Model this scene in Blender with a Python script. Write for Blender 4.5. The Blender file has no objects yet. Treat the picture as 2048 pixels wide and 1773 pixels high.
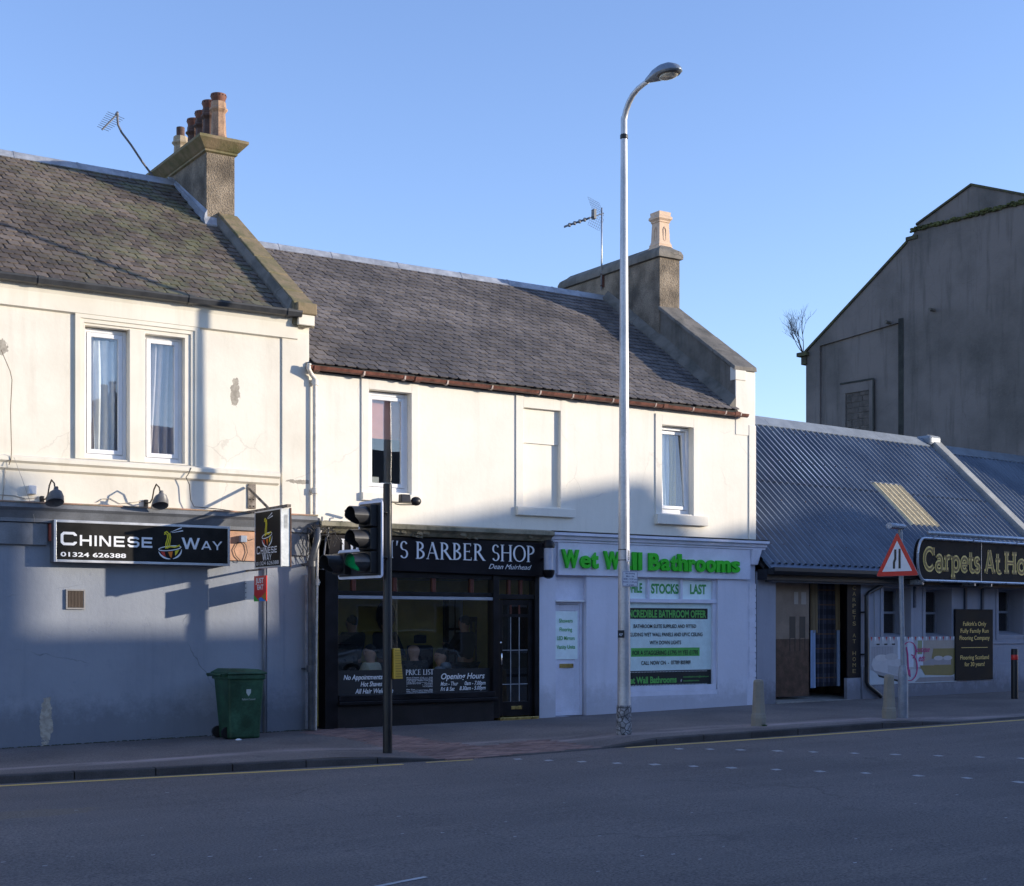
import bpy, bmesh, math, random
from mathutils import Vector, Matrix
from mathutils.geometry import tessellate_polygon
random.seed(7)
R = math.radians
S = bpy.context.scene
C = S.collection
pi = math.pi

# ------------------------------------------------------------------ camera
THV = R(33.3); CAM = Vector((0.0, -20.3, 1.8)); F = 2900.0; CX = 1024.0; YH = 1256.0
cam = bpy.data.cameras.new('camera'); camo = bpy.data.objects.new('camera', cam); C.objects.link(camo)
camo.location = CAM; camo.rotation_euler = (R(90), 0, -THV)
cam.sensor_width = 36; cam.lens = F/2048*36; cam.shift_y = (YH-886.5)/2048
cam.clip_start = .1; cam.clip_end = 3000
S.camera = camo

# ------------------------------------------------------------------ light
SUN_AZ = 56.1; SUN_EL = 9.7
w = bpy.data.worlds.new('World'); S.world = w; w.use_nodes = True
nt = w.node_tree; bg = nt.nodes['Background']
sk = nt.nodes.new('ShaderNodeTexSky'); sk.sky_type = 'NISHITA'; sk.sun_disc = False
sk.sun_elevation = R(SUN_EL); sk.sun_rotation = R(180-SUN_AZ)
sk.air_density = 1.0; sk.dust_density = 0.1; sk.ozone_density = 3.2; sk.altitude = 100
wb = nt.nodes.new('ShaderNodeMix'); wb.data_type = 'RGBA'; wb.blend_type = 'MULTIPLY'; wb.inputs[0].default_value = 1
wb.inputs[7].default_value = (1.08, .895, .975, 1); nt.links.new(sk.outputs[0], wb.inputs[6]); nt.links.new(wb.outputs[2], bg.inputs[0]); bg.inputs[1].default_value = 0.15
sd = Vector((math.sin(R(SUN_AZ))*math.cos(R(SUN_EL)), -math.cos(R(SUN_AZ))*math.cos(R(SUN_EL)), math.sin(R(SUN_EL))))
sl = bpy.data.lights.new('sun', 'SUN'); sl.energy = 2.5; sl.angle = R(.53); sl.color = (1, .885, .715)
so = bpy.data.objects.new('sun', sl); C.objects.link(so); so.location = (40, -30, 30)
so.rotation_euler = sd.to_track_quat('Z', 'Y').to_euler()
S.view_settings.view_transform = 'Standard'; S.view_settings.look = 'None'
S.view_settings.exposure = 1.36; S.view_settings.gamma = 1; S.view_settings.use_curve_mapping = False
S.cycles.max_bounces = 7; S.cycles.transparent_max_bounces = 12

# ------------------------------------------------------------------ measuring: a pixel of the photo taken onto a real plane
sT, cT = math.sin(THV), math.cos(THV)
def ray(px, py):
    u = (px-CX)/F; v = (YH-py)/F
    return Vector((sT+u*cT, cT-u*sT, v))
def onY(px, py, Y=0.0):
    r = ray(px, py); return CAM + r*((Y-CAM.y)/r.y)
def onX(px, py, X):
    r = ray(px, py); return CAM + r*((X-CAM.x)/r.x)
def onZ(px, py, z):
    r = ray(px, py); return CAM + r*((z-CAM.z)/r.z)
P0 = Vector((18.8, 0, 0)); AL = R(5)
ROT = Matrix.Rotation(-AL, 3, 'Z')
def onL(px, py, axis, val):
    o = ROT @ (CAM-P0); d = ROT @ ray(px, py)
    return o + d*((val-o[axis])/d[axis])
def lerp(a, b, t): return a+(b-a)*t
def interp(x, pts):
    if x <= pts[0][0]: return pts[0][1]
    for (a, b), (c, d) in zip(pts, pts[1:]):
        if x <= c: return b+(d-b)*(x-a)/(c-a)
    return pts[-1][1]
def zg(X): return interp(X, [(-60, -.25), (5, .156), (9.6, .236), (13.85, .267), (18.75, .352), (27, .375), (90, .7)])
def zroad(X): return zg(X)-.11

# ------------------------------------------------------------------ materials
MATS = {}
def node(t, k, **kw):
    n = t.nodes.new(k)
    for a, b in kw.items(): setattr(n, a, b)
    return n
def ramp(t, src, stops):
    r = node(t, 'ShaderNodeValToRGB'); e = r.color_ramp.elements
    e[0].position, e[0].color = stops[0][0], (*[stops[0][1]]*3, 1)
    e[1].position, e[1].color = stops[-1][0], (*[stops[-1][1]]*3, 1)
    for p, v in stops[1:-1]:
        q = e.new(p); q.color = (v, v, v, 1)
    t.links.new(src, r.inputs[0]); return r.outputs[0]
def noise(t, vec, scale, detail=4, rough=.55, stretch=None):
    if stretch:
        m = node(t, 'ShaderNodeMapping'); m.inputs['Scale'].default_value = stretch; t.links.new(vec, m.inputs[0]); vec = m.outputs[0]
    n = node(t, 'ShaderNodeTexNoise'); n.inputs['Scale'].default_value = scale; n.inputs['Detail'].default_value = detail
    n.inputs['Roughness'].default_value = rough; t.links.new(vec, n.inputs['Vector']); return n.outputs[0]
def mixc(t, fac, a, b, mode='MIX'):
    m = node(t, 'ShaderNodeMix', data_type='RGBA', blend_type=mode)
    for s_, v in ((m.inputs[0], fac), (m.inputs[6], a), (m.inputs[7], b)):
        if isinstance(v, (int, float)): s_.default_value = v
        elif isinstance(v, tuple): s_.default_value = (*v, 1)
        else: t.links.new(v, s_)
    return m.outputs[2]
def mth(t, op, a, b=None, clamp=False):
    m = node(t, 'ShaderNodeMath', operation=op, use_clamp=clamp)
    for i, v in enumerate((a, b)):
        if v is None: continue
        if isinstance(v, (int, float)): m.inputs[i].default_value = v
        else: t.links.new(v, m.inputs[i])
    return m.outputs[0]
def base(name):
    m = bpy.data.materials.new(name); m.use_nodes = True; t = m.node_tree
    b = t.nodes['Principled BSDF']
    g = node(t, 'ShaderNodeNewGeometry')
    return m, t, b, g.outputs['Position'], g
def setbump(t, b, h, strength, dist=.01):
    bp = node(t, 'ShaderNodeBump'); bp.inputs['Strength'].default_value = strength; bp.inputs['Distance'].default_value = dist
    t.links.new(h, bp.inputs['Height']); t.links.new(bp.outputs[0], b.inputs['Normal'])
def M(name, col, rough=.7, var=.15, vs=2.5, bump=.15, bs=50, metal=0, col2=None, spec=.4, dist=.01, coat=0):
    if name in MATS: return MATS[name]
    m, t, b, P, g = base(name)
    n1 = noise(t, P, vs, 5); n2 = noise(t, P, bs, 3)
    a = tuple(c*(1-var) for c in col); d = col2 or tuple(min(1, c*(1+var)) for c in col)
    f = ramp(t, n1, [(.35, 0), (.65, 1)])
    c = mixc(t, f, a, d)
    f2 = mth(t, 'MULTIPLY', mth(t, 'SUBTRACT', n2, .5), var*1.3)
    c = mixc(t, 1.0, c, mixc(t, mth(t, 'ADD', f2, .5, True), (0., 0., 0.), (2., 2., 2.)), 'MULTIPLY')
    t.links.new(c, b.inputs['Base Color'])
    b.inputs['Roughness'].default_value = rough; b.inputs['Metallic'].default_value = metal
    b.inputs['Specular IOR Level'].default_value = spec; b.inputs['Coat Weight'].default_value = coat
    rr = mth(t, 'ADD', mth(t, 'MULTIPLY', mth(t, 'SUBTRACT', n1, .5), .3), rough, True); t.links.new(rr, b.inputs['Roughness'])
    if bump: setbump(t, b, n2, bump, dist)
    MATS[name] = m; return m
def flat(name, col, rough=.5, emit=0):
    if name in MATS: return MATS[name]
    m, t, b, P, g = base(name)
    n1 = noise(t, P, 9, 4)
    c = mixc(t, ramp(t, n1, [(.3, 0), (.7, 1)]), tuple(x*.93 for x in col), tuple(min(1, x*1.05) for x in col))
    t.links.new(c, b.inputs['Base Color']); b.inputs['Roughness'].default_value = rough
    if emit:
        b.inputs['Emission Color'].default_value = (*col, 1); b.inputs['Emission Strength'].default_value = emit
    MATS[name] = m; return m
def plaster(name, col, dirty, patches=(), crack=.5, top=None, stain=.5, bump=.25, chip=(.42, .38, .32), vs=.9, flake=None, foot=0):
    """painted render: mottling, rain streaks, hairline cracks, chips of missing paint at given places"""
    m, t, b, P, g = base(name)
    n1 = noise(t, P, vs, 6, .6); st = noise(t, P, 1.0, 5, .6, (5, 5, .45)); fine = noise(t, P, 90, 3); mid = noise(t, P, 14, 4)
    c = mixc(t, mth(t, 'MULTIPLY', ramp(t, n1, [(.4, 0), (.75, 1)]), stain), col, dirty)
    c = mixc(t, mth(t, 'MULTIPLY', ramp(t, st, [(.52, 0), (.75, 1)]), stain*.8), c, dirty)
    c = mixc(t, mth(t, 'MULTIPLY', ramp(t, mid, [(.3, 0), (.7, 1)]), .25), c, tuple(x*.9 for x in col))
    h = mth(t, 'ADD', mth(t, 'MULTIPLY', fine, .35), mth(t, 'MULTIPLY', mid, .8))
    if crack:
        nv = node(t, 'ShaderNodeTexNoise'); nv.inputs['Scale'].default_value = 3.5; nv.inputs['Detail'].default_value = 5; t.links.new(P, nv.inputs['Vector'])
        wv = mixc(t, .22, P, nv.outputs[1], 'ADD')
        v = node(t, 'ShaderNodeTexVoronoi', feature='DISTANCE_TO_EDGE'); v.inputs['Scale'].default_value = .75; t.links.new(wv, v.inputs['Vector'])
        line = ramp(t, v.outputs['Distance'], [(0, 1), (.002, .8), (.006, 0)])
        mask = ramp(t, noise(t, P, .8, 3), [(.5, 0), (.6, 1)])
        cr = mth(t, 'MULTIPLY', mth(t, 'MULTIPLY', line, mask), crack)
        c = mixc(t, cr, c, tuple(x*.35 for x in dirty)); h = mth(t, 'SUBTRACT', h, cr)
        sp = noise(t, P, 11, 5, .7); spm = mth(t, 'MULTIPLY', ramp(t, sp, [(.68, 0), (.71, 1)]), ramp(t, noise(t, P, .6, 2), [(.5, 0), (.62, 1)]))
        c = mixc(t, mth(t, 'MULTIPLY', spm, crack), c, chip)
    if flake:
        fl = mth(t, 'MULTIPLY', ramp(t, noise(t, P, 2.1, 7, .65), [(.60, 0), (.615, 1)]), flake)
        c = mixc(t, fl, c, tuple(min(1, x*1.25+.02) for x in dirty)); h = mth(t, 'SUBTRACT', h, mth(t, 'MULTIPLY', fl, .5))
    if foot:
        sf = node(t, 'ShaderNodeSeparateXYZ'); t.links.new(P, sf.inputs[0])
        zz = mth(t, 'SUBTRACT', sf.outputs[2], mth(t, 'MULTIPLY', noise(t, P, 3.6, 8, .8), 1.0))
        c = mixc(t, mth(t, 'MULTIPLY', ramp(t, zz, [(0, 1), (.35, 0)]), foot), c, tuple(x*.55 for x in dirty))
    for (x, z, rx, rz) in patches:
        sx = node(t, 'ShaderNodeSeparateXYZ'); t.links.new(P, sx.inputs[0])
        nn = noise(t, P, 5, 5, .7)
        dx = mth(t, 'DIVIDE', mth(t, 'SUBTRACT', sx.outputs[0], x), rx); dz = mth(t, 'DIVIDE', mth(t, 'SUBTRACT', sx.outputs[2], z), rz)
        r2 = mth(t, 'ADD', mth(t, 'MULTIPLY', dx, dx), mth(t, 'MULTIPLY', dz, dz))
        r2 = mth(t, 'ADD', r2, mth(t, 'MULTIPLY', mth(t, 'SUBTRACT', nn, .5), 5.5))
        k = ramp(t, r2, [(.93, 1), (1.0, 0)])
        c = mixc(t, k, c, mixc(t, ramp(t, mid, [(.4, 0), (.6, 1)]), tuple(q*.7 for q in chip), chip)); h = mth(t, 'SUBTRACT', h, mth(t, 'MULTIPLY', k, 2.5))
    t.links.new(c, b.inputs['Base Color']); b.inputs['Roughness'].default_value = .8; b.inputs['Specular IOR Level'].default_value = .3
    setbump(t, b, h, bump, .012)
    MATS[name] = m; return m
def slatemat(name, dark, light, tint, tintamt, moss=0, mossat=None):
    m, t, b, P, g = base(name)
    oi = node(t, 'ShaderNodeObjectInfo')
    r = mth(t, 'FRACT', mth(t, 'ADD', oi.outputs['Random'], g.outputs['Random Per Island']))
    n1 = noise(t, P, .55, 4); n2 = noise(t, P, 30, 4); st = noise(t, P, 26, 4, .7)
    c = mixc(t, r, dark, light)
    c = mixc(t, mth(t, 'MULTIPLY', ramp(t, st, [(.4, 0), (.65, 1)]), tintamt), c, tint)
    c = mixc(t, mth(t, 'MULTIPLY', ramp(t, n1, [(.4, 0), (.62, 1)]), .55), c, tuple(x*.62 for x in dark))
    if moss:
        k = mth(t, 'MULTIPLY', ramp(t, noise(t, P, 2.2, 6, .65), [(.45, 0), (.62, 1)]), moss)
        if mossat:
            sx = node(t, 'ShaderNodeSeparateXYZ'); t.links.new(P, sx.inputs[0])
            d = mth(t, 'ABSOLUTE', mth(t, 'SUBTRACT', sx.outputs[0], mossat)); k = mth(t, 'MULTIPLY', k, mth(t, 'SUBTRACT', 1.35, mth(t, 'MULTIPLY', d, .55), True))
        c = mixc(t, k, c, (.19, .20, .10))
        sp = ramp(t, noise(t, P, 26, 3), [(.72, 0), (.75, 1)])
        c = mixc(t, mth(t, 'MULTIPLY', sp, .5), c, (.12, .14, .04))
    wh = ramp(t, noise(t, P, 17, 2), [(.765, 0), (.78, 1)])
    c = mixc(t, mth(t, 'MULTIPLY', wh, .4), c, (.45, .45, .42))
    t.links.new(c, b.inputs['Base Color']); b.inputs['Roughness'].default_value = .72; b.inputs['Specular IOR Level'].default_value = .35
    setbump(t, b, n2, .35, .008); MATS[name] = m; return m
def glass(name, tint=(.9, .95, .93), refl=1.0, base_r=.06):
    if name in MATS: return MATS[name]
    m = bpy.data.materials.new(name); m.use_nodes = True; t = m.node_tree; t.nodes.clear()
    o = node(t, 'ShaderNodeOutputMaterial'); tr = node(t, 'ShaderNodeBsdfTransparent'); tr.inputs[0].default_value = (*tint, 1)
    gl = node(t, 'ShaderNodeBsdfGlossy'); gl.inputs['Roughness'].default_value = .01
    g = node(t, 'ShaderNodeNewGeometry')
    dt = node(t, 'ShaderNodeVectorMath', operation='DOT_PRODUCT'); t.links.new(g.outputs['Incoming'], dt.inputs[0]); t.links.new(g.outputs['Normal'], dt.inputs[1])
    k1 = mth(t, 'SUBTRACT', 1.0, mth(t, 'ABSOLUTE', dt.outputs['Value']), True)
    f = mth(t, 'ADD', mth(t, 'MULTIPLY', mth(t, 'ADD', mth(t, 'MULTIPLY', mth(t, 'POWER', k1, 5.0), .96), .04), refl), base_r, True)
    nz = noise(t, g.outputs['Position'], 1.3, 2)
    bp = node(t, 'ShaderNodeBump'); bp.inputs['Strength'].default_value = .015; bp.inputs['Distance'].default_value = .05
    t.links.new(nz, bp.inputs['Height']); t.links.new(bp.outputs[0], gl.inputs['Normal'])
    mx = node(t, 'ShaderNodeMixShader'); t.links.new(f, mx.inputs[0]); t.links.new(tr.outputs[0], mx.inputs[1]); t.links.new(gl.outputs[0], mx.inputs[2])
    t.links.new(mx.outputs[0], o.inputs[0]); MATS[name] = m; return m

# ------------------------------------------------------------------ mesh builder
class MB:
    def __init__(s): s.v = []; s.f = []
    def box(s, x0, x1, y0, y1, z0, z1):
        k = len(s.v)
        s.v += [(x, y, z) for z in (z0, z1) for y in (y0, y1) for x in (x0, x1)]
        s.f += [tuple(k+i for i in q) for q in ((0, 2, 3, 1), (4, 5, 7, 6), (0, 1, 5, 4), (2, 6, 7, 3), (0, 4, 6, 2), (1, 3, 7, 5))]
        return s
    def hexa(s, a, b):
        """two quads (4 points each) joined into a solid"""
        k = len(s.v); s.v += [tuple(p) for p in a]+[tuple(p) for p in b]
        s.f += [(k+3, k+2, k+1, k), (k+4, k+5, k+6, k+7)]+[(k+i, k+(i+1) % 4, k+4+(i+1) % 4, k+4+i) for i in range(4)]
        return s
    def loft(s, rings, cap=True, closed=True):
        k = len(s.v); n = len(rings[0])
        for r in rings: s.v += [tuple(p) for p in r]
        for j in range(len(rings)-1):
            for i in range(n if closed else n-1):
                a = k+j*n+i; b_ = k+j*n+(i+1) % n
                s.f.append((a, b_, b_+n, a+n))
        if cap and closed:
            s.f.append(tuple(k+i for i in range(n))[::-1]); s.f.append(tuple(k+(len(rings)-1)*n+i for i in range(n)))
        return s
    def prism(s, pts, M3, d0, d1):
        """polygon pts in (a,b) extruded along c; M3 maps (a,b,c)->xyz"""
        k = len(s.v); n = len(pts)
        s.v += [tuple(M3(a, b_, d0)) for a, b_ in pts]+[tuple(M3(a, b_, d1)) for a, b_ in pts]
        tri = tessellate_polygon([[Vector((a, b_, 0)) for a, b_ in pts]])
        s.f += [(k+q[2], k+q[1], k+q[0]) for q in tri]+[(k+n+q[0], k+n+q[1], k+n+q[2]) for q in tri]
        s.f += [(k+i, k+(i+1) % n, k+n+(i+1) % n, k+n+i) for i in range(n)]
        return s
    def tube(s, pts, r, n=10, cap=True):
        pts = [Vector(p) for p in pts]; rr = r if isinstance(r, (list, tuple)) else [r]*len(pts)
        rings = []; up = None
        for i, p in enumerate(pts):
            d = (pts[min(i+1, len(pts)-1)]-pts[max(i-1, 0)]).normalized()
            if up is None: up = Vector((0, 0, 1)) if abs(d.z) < .9 else Vector((1, 0, 0))
            a = d.cross(up).normalized(); b_ = a.cross(d); up = b_
            rings.append([p+(a*math.cos(2*pi*j/n)+b_*math.sin(2*pi*j/n))*rr[i] for j in range(n)])
        return s.loft(rings, cap)
    def lathe(s, x, y, prof, n=16, rot=0):
        return s.loft([[(x+r*math.cos(2*pi*j/n+rot), y+r*math.sin(2*pi*j/n+rot), z) for j in range(n)] for r, z in prof])
    def sphere(s, c, r, n=10, m=7, sc=(1, 1, 1)):
        c = Vector(c)
        return s.loft([[c+Vector((sc[0]*r*math.sin(pi*(k+.02)/(m+.04))*math.cos(2*pi*j/n), sc[1]*r*math.sin(pi*(k+.02)/(m+.04))*math.sin(2*pi*j/n), -sc[2]*r*math.cos(pi*(k+.02)/(m+.04)))) for j in range(n)] for k in range(m+1)])
    def sheet(s, grid):
        k = len(s.v); n = len(grid[0])
        for r in grid: s.v += [tuple(p) for p in r]
        for j in range(len(grid)-1):
            for i in range(n-1): s.f.append((k+j*n+i, k+j*n+i+1, k+(j+1)*n+i+1, k+(j+1)*n+i))
        return s
    def mesh(s, name, off=None):
        me = bpy.data.meshes.new(name)
        v = s.v if off is None else [(a-off[0], b_-off[1], c-off[2]) for a, b_, c in s.v]
        me.from_pydata(v, [], s.f); me.validate()
        bm = bmesh.new(); bm.from_mesh(me); bmesh.ops.recalc_face_normals(bm, faces=bm.faces); bm.to_mesh(me); bm.free()
        return me
ROOTOFF = {}
def tag(o, label=None, cat=None, group=None, kind=None):
    for k, v in (('label', label), ('category', cat), ('group', group), ('kind', kind)):
        if v: o[k] = v
    return o
def thing(name, label, cat, loc=(0, 0, 0), rot=0, group=None, local=False, rx=(0, 0)):
    """Empty at the base of a thing; children of a non-local thing are built in world coordinates"""
    o = bpy.data.objects.new(name, None); C.objects.link(o); o.location = loc; o.rotation_euler = (rx[0], rx[1], rot); o.empty_display_size = .2
    ROOTOFF[o.name] = (0, 0, 0) if local else tuple(loc)
    return tag(o, label, cat, group)
def part(name, mb, mat, parent=None, smooth=False, bevel=0, kind=None, label=None, seg=2):
    off = ROOTOFF.get(parent.name, (0, 0, 0)) if parent else (0, 0, 0)
    me = mb.mesh(name, off) if isinstance(mb, MB) else mb
    o = bpy.data.objects.new(name, me); C.objects.link(o); ROOTOFF[o.name] = off
    if mat:
        if not me.materials: me.materials.append(mat)
    if parent: o.parent = parent
    if smooth:
        for p in me.polygons: p.use_smooth = True
        try:
            me.shade_smooth() if False else None
        except Exception: pass
        if smooth == 'auto':
            bm = bmesh.new(); bm.from_mesh(me)
            for e in bm.edges:
                if len(e.link_faces) == 2 and e.calc_face_angle() > .6: e.smooth = False
            bm.to_mesh(me); bm.free()
    if bevel:
        m = o.modifiers.new('bevel', 'BEVEL'); m.width = bevel; m.segments = seg; m.limit_method = 'ANGLE'; m.angle_limit = .6
    return tag(o, label, None, None, kind)
def struct(name, mb, mat, **k): return part(name, mb, mat, None, kind='structure', **k)
def solo(name, mb, mat, label, cat, group=None, org=None, **k):
    """a thing that is one mesh, origin at its base centre"""
    vs = mb.v; ox = sum(v[0] for v in vs)/len(vs); oy = sum(v[1] for v in vs)/len(vs); oz = min(v[2] for v in vs)
    if org: ox, oy, oz = org
    me = mb.mesh(name, (ox, oy, oz)); o = part(name, me, mat, None, **k); o.location = (ox, oy, oz); ROOTOFF[o.name] = (ox, oy, oz)
    return tag(o, label, cat, group)
def copy_tree(o, parent=None, label=None):
    c = o.copy(); C.objects.link(c); c.parent = parent
    if o.name in ROOTOFF: ROOTOFF[c.name] = ROOTOFF[o.name]
    if label: c['label'] = label
    for ch in list(o.children): copy_tree(ch, c)
    return c
def BX(x0, x1, y0, y1, z0, z1): return MB().box(x0, x1, y0, y1, z0, z1)

# ------------------------------------------------------------------ lettering
_cap = None
def text_mesh(s, bold=0, ext=0, shear=0):
    cu = bpy.data.curves.new('t', 'FONT'); cu.body = s; cu.size = 1; cu.offset = bold; cu.shear = shear; cu.extrude = ext/2; cu.resolution_u = 4
    o = bpy.data.objects.new('t', cu); C.objects.link(o)
    dg = bpy.context.evaluated_depsgraph_get(); me = bpy.data.meshes.new_from_object(o.evaluated_get(dg))
    vs = [v.co.copy() for v in me.vertices]; fs = [tuple(p.vertices) for p in me.polygons]
    bpy.data.objects.remove(o); bpy.data.meshes.remove(me); bpy.data.curves.remove(cu)
    return vs, fs
CAPH = .729
def lettering(name, s, O, U, N, a, z, wd, h, mat, parent, bold=.012, ext=0, shear=0, centre=False, V=Vector((0, 0, 1)), lift=.004):
    """s with its baseline start at O + a*U + z*V, width wd (None: natural), capital height h, facing N"""
    vs, fs = text_mesh(s, bold*.7, 0, shear)
    x0 = min(v.x for v in vs); x1 = max(v.x for v in vs)
    sy = h/CAPH; sx = sy if wd is None else wd/(x1-x0)
    ww = (x1-x0)*sx; a0 = a-ww/2 if centre else a
    mb = MB()
    O = Vector(O); U = Vector(U); N = Vector(N)
    mb.v = [tuple(O+U*(a0+(v.x-x0)*sx)+V*(z+v.y*sy)+N*lift) for v in vs]; mb.f = fs
    if ext:
        n = len(mb.v); ed = {}
        for f in fs:
            for i in range(len(f)):
                e = (f[i], f[(i+1) % len(f)]); ed[e] = 1
        mb.v += [tuple(Vector(p)+N*ext) for p in mb.v]
        back = [tuple(reversed(f)) for f in fs]; front = [tuple(i+n for i in f) for f in fs]
        side = [(e[0], e[1], e[1]+n, e[0]+n) for e in ed if (e[1], e[0]) not in ed]
        mb.f = back+front+side
    return part(name, mb, mat, parent)
TH_, TN_ = .135, .05
def gl_serif(ch):
    """stroke outlines of a roman capital; returns (polys, advance)"""
    P = []
    def L(x0, y0, x1, y1, w_): 
        d = Vector((x1-x0, y1-y0)); n = Vector((-d.y, d.x)).normalized()*w_/2
        if abs(d.y) > abs(d.x): n = Vector((w_/2, 0)) * (1 if abs(d.x) < .01 else 1/ (abs(d.y)/d.length))
        P.append([(x0+n.x, y0+n.y), (x0-n.x, y0-n.y), (x1-n.x, y1-n.y), (x1+n.x, y1+n.y)])
    def A(cx, cy, rx, ry, a0, a1, w0=TN_, w1=TH_, n=14):
        for i in range(n):
            q = []
            for a in (a0+(a1-a0)*i/n, a0+(a1-a0)*(i+1)/n):
                a = R(a); wd = w0+(w1-w0)*abs(math.cos(a))**1.3
                q.append(((cx+(rx-wd/2)*math.cos(a), cy+(ry-wd/2)*math.sin(a)), (cx+(rx+wd/2)*math.cos(a), cy+(ry+wd/2)*math.sin(a))))
            P.append([q[0][0], q[0][1], q[1][1], q[1][0]])
    def SF(x, y, hw=.13):
        t = .035; y0, y1 = (y, y+t) if y < .5 else (y-t, y)
        P.append([(x-hw, y0), (x+hw, y0), (x+hw, y1), (x-hw, y1)])
    def stem(x, w_=TH_): L(x, 0, x, 1, w_); SF(x, 0); SF(x, 1)
    a = .8
    if ch == 'D': stem(.16); A(.2, .5, .52, .475, -90, 90); a = .86
    elif ch == 'E': stem(.16); L(.16, .975, .56, .975, TN_); L(.16, .52, .48, .52, TN_); L(.16, .025, .6, .025, TN_); L(.56, .84, .56, 1, .035); L(.6, 0, .6, .18, .035); L(.48, .45, .48, .6, .03); a = .72
    elif ch == 'A': L(.1, 0, .42, 1, TN_); L(.42, 1, .76, 0, TH_); L(.2, .36, .62, .36, TN_*.8); SF(.1, 0, .1); SF(.76, 0); a = .9
    elif ch == 'N': L(.16, 0, .16, 1, TN_); L(.16, 1, .76, 0, TH_); L(.76, 0, .76, 1, TN_); SF(.16, 0, .11); SF(.13, 1, .12); SF(.76, 1, .11); a = .94
    elif ch == "'": P.append([(.08, 1), (.2, 1), (.12, .72), (.08, .72)]); a = .26
    elif ch == 'S': A(.3, .735, .19, .235, 25, 270, TN_, .12); A(.3, .265, .21, .235, -155, 90, TN_, .12); a = .6
    elif ch == 'B': stem(.16); A(.2, .755, .29, .22, -90, 90); A(.2, .27, .35, .245, -90, 90); a = .7
    elif ch == 'R': stem(.16); A(.2, .74, .32, .235, -90, 90); L(.34, .52, .76, 0, TH_); SF(.78, 0, .1); a = .84
    elif ch == 'P': stem(.16); A(.2, .725, .34, .25, -90, 90); a = .66
    elif ch == 'H': stem(.16); stem(.74); L(.16, .52, .74, .52, TN_); a = .92
    elif ch == 'O': A(.46, .5, .4, .475, 0, 360, TN_, TH_, 28); a = .94
    elif ch == 'C': A(.46, .5, .4, .475, 50, 310, TN_, TH_, 22); a = .82
    elif ch == 'I': stem(.16); a = .36
    elif ch == 'L': stem(.16); L(.16, .025, .6, .025, TN_); L(.6, 0, .6, .18, .035); a = .66
    elif ch == 'T': stem(.36); L(.02, .975, .7, .975, TN_); L(.02, .84, .02, 1, .035); L(.7, .84, .7, 1, .035); a = .74
    elif ch == ' ': a = .42
    return P, a
def gl_mono(ch, W=.16):
    """wide squared sans capitals (sign of the takeaway)"""
    P = []
    def L(x0, y0, x1, y1, w_=W):
        d = Vector((x1-x0, y1-y0)); n = Vector((-d.y, d.x)).normalized()*w_/2
        P.append([(x0+n.x, y0+n.y), (x0-n.x, y0-n.y), (x1-n.x, y1-n.y), (x1+n.x, y1+n.y)])
    def PL(pts):
        pts = [Vector(p) for p in pts]; n = len(pts); o = []
        for i in range(n):
            d0 = (pts[i]-pts[i-1]).normalized() if i else (pts[1]-pts[0]).normalized()
            d1 = (pts[i+1]-pts[i]).normalized() if i < n-1 else d0
            if i == 0: d0 = d1
            b_ = (d0+d1).normalized(); nn = Vector((-b_.y, b_.x)); k = W/2/max(.5, nn.dot(Vector((-d0.y, d0.x))))
            o.append((pts[i]+nn*k, pts[i]-nn*k))
        for (a, b_), (c, d) in zip(o, o[1:]): P.append([tuple(a), tuple(b_), tuple(d), tuple(c)])
    e = W/2; r = .13
    if ch == 'C': PL([(1.0, .72), (1.0, 1-e-r), (1.0-r, 1-e), (e+r, 1-e), (e, 1-e-r), (e, e+r), (e+r, e), (1.0-r, e), (1.0, e+r), (1.0, .28)]); a = 1.3
    elif ch == 'H': L(e, 0, e, 1); L(1-e, 0, 1-e, 1); L(e, .5, 1-e, .5); a = 1.25
    elif ch == 'I': L(e, 0, e, 1); a = .42
    elif ch == 'N': L(e, 0, e, 1); L(1-e, 0, 1-e, 1); P.append([(0, 1), (W*1.25, 1), (1, 0), (1-W*1.25, 0)]); a = 1.25
    elif ch == 'E': L(e, 0, e, 1); L(e, 1-e, .95, 1-e); L(e, .5, .88, .5); L(e, e, .95, e); a = 1.2
    elif ch == 'S': PL([(.92, .75), (.92, 1-e-r*.6), (.92-r, 1-e), (e+r, 1-e), (e, 1-e-r), (e, .5+r*.6), (e+r, .5), (.94-r, .5), (.94, .5-r*.7), (.94, e+r), (.94-r, e), (e+r, e), (e, e+r), (e, .27)]); a = 1.25
    elif ch == 'W': P += [[(0, 1), (.19, 1), (.49, 0), (.3, 0)], [(.3, 0), (.49, 0), (.76, 1), (.6, 1)], [(.6, 1), (.76, 1), (1.08, 0), (.9, 0)], [(.9, 0), (1.08, 0), (1.38, 1), (1.2, 1)]]; a = 1.48
    elif ch == 'A': P += [[(0, 0), (.18, 0), (.6, 1), (.42, 1)], [(.42, 1), (.6, 1), (1.02, 0), (.84, 0)], [(.2, .2), (.84, .2), (.78, .36), (.26, .36)]]; a = 1.1
    elif ch == 'Y': P += [[(0, 1), (.2, 1), (.58, .42), (.44, .38)], [(.82, 1), (1.02, 1), (.58, .38), (.44, .42)], [(.43, 0), (.59, 0), (.59, .45), (.43, .45)]]; a = 1.1
    else: a = .5
    return P, a
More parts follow.
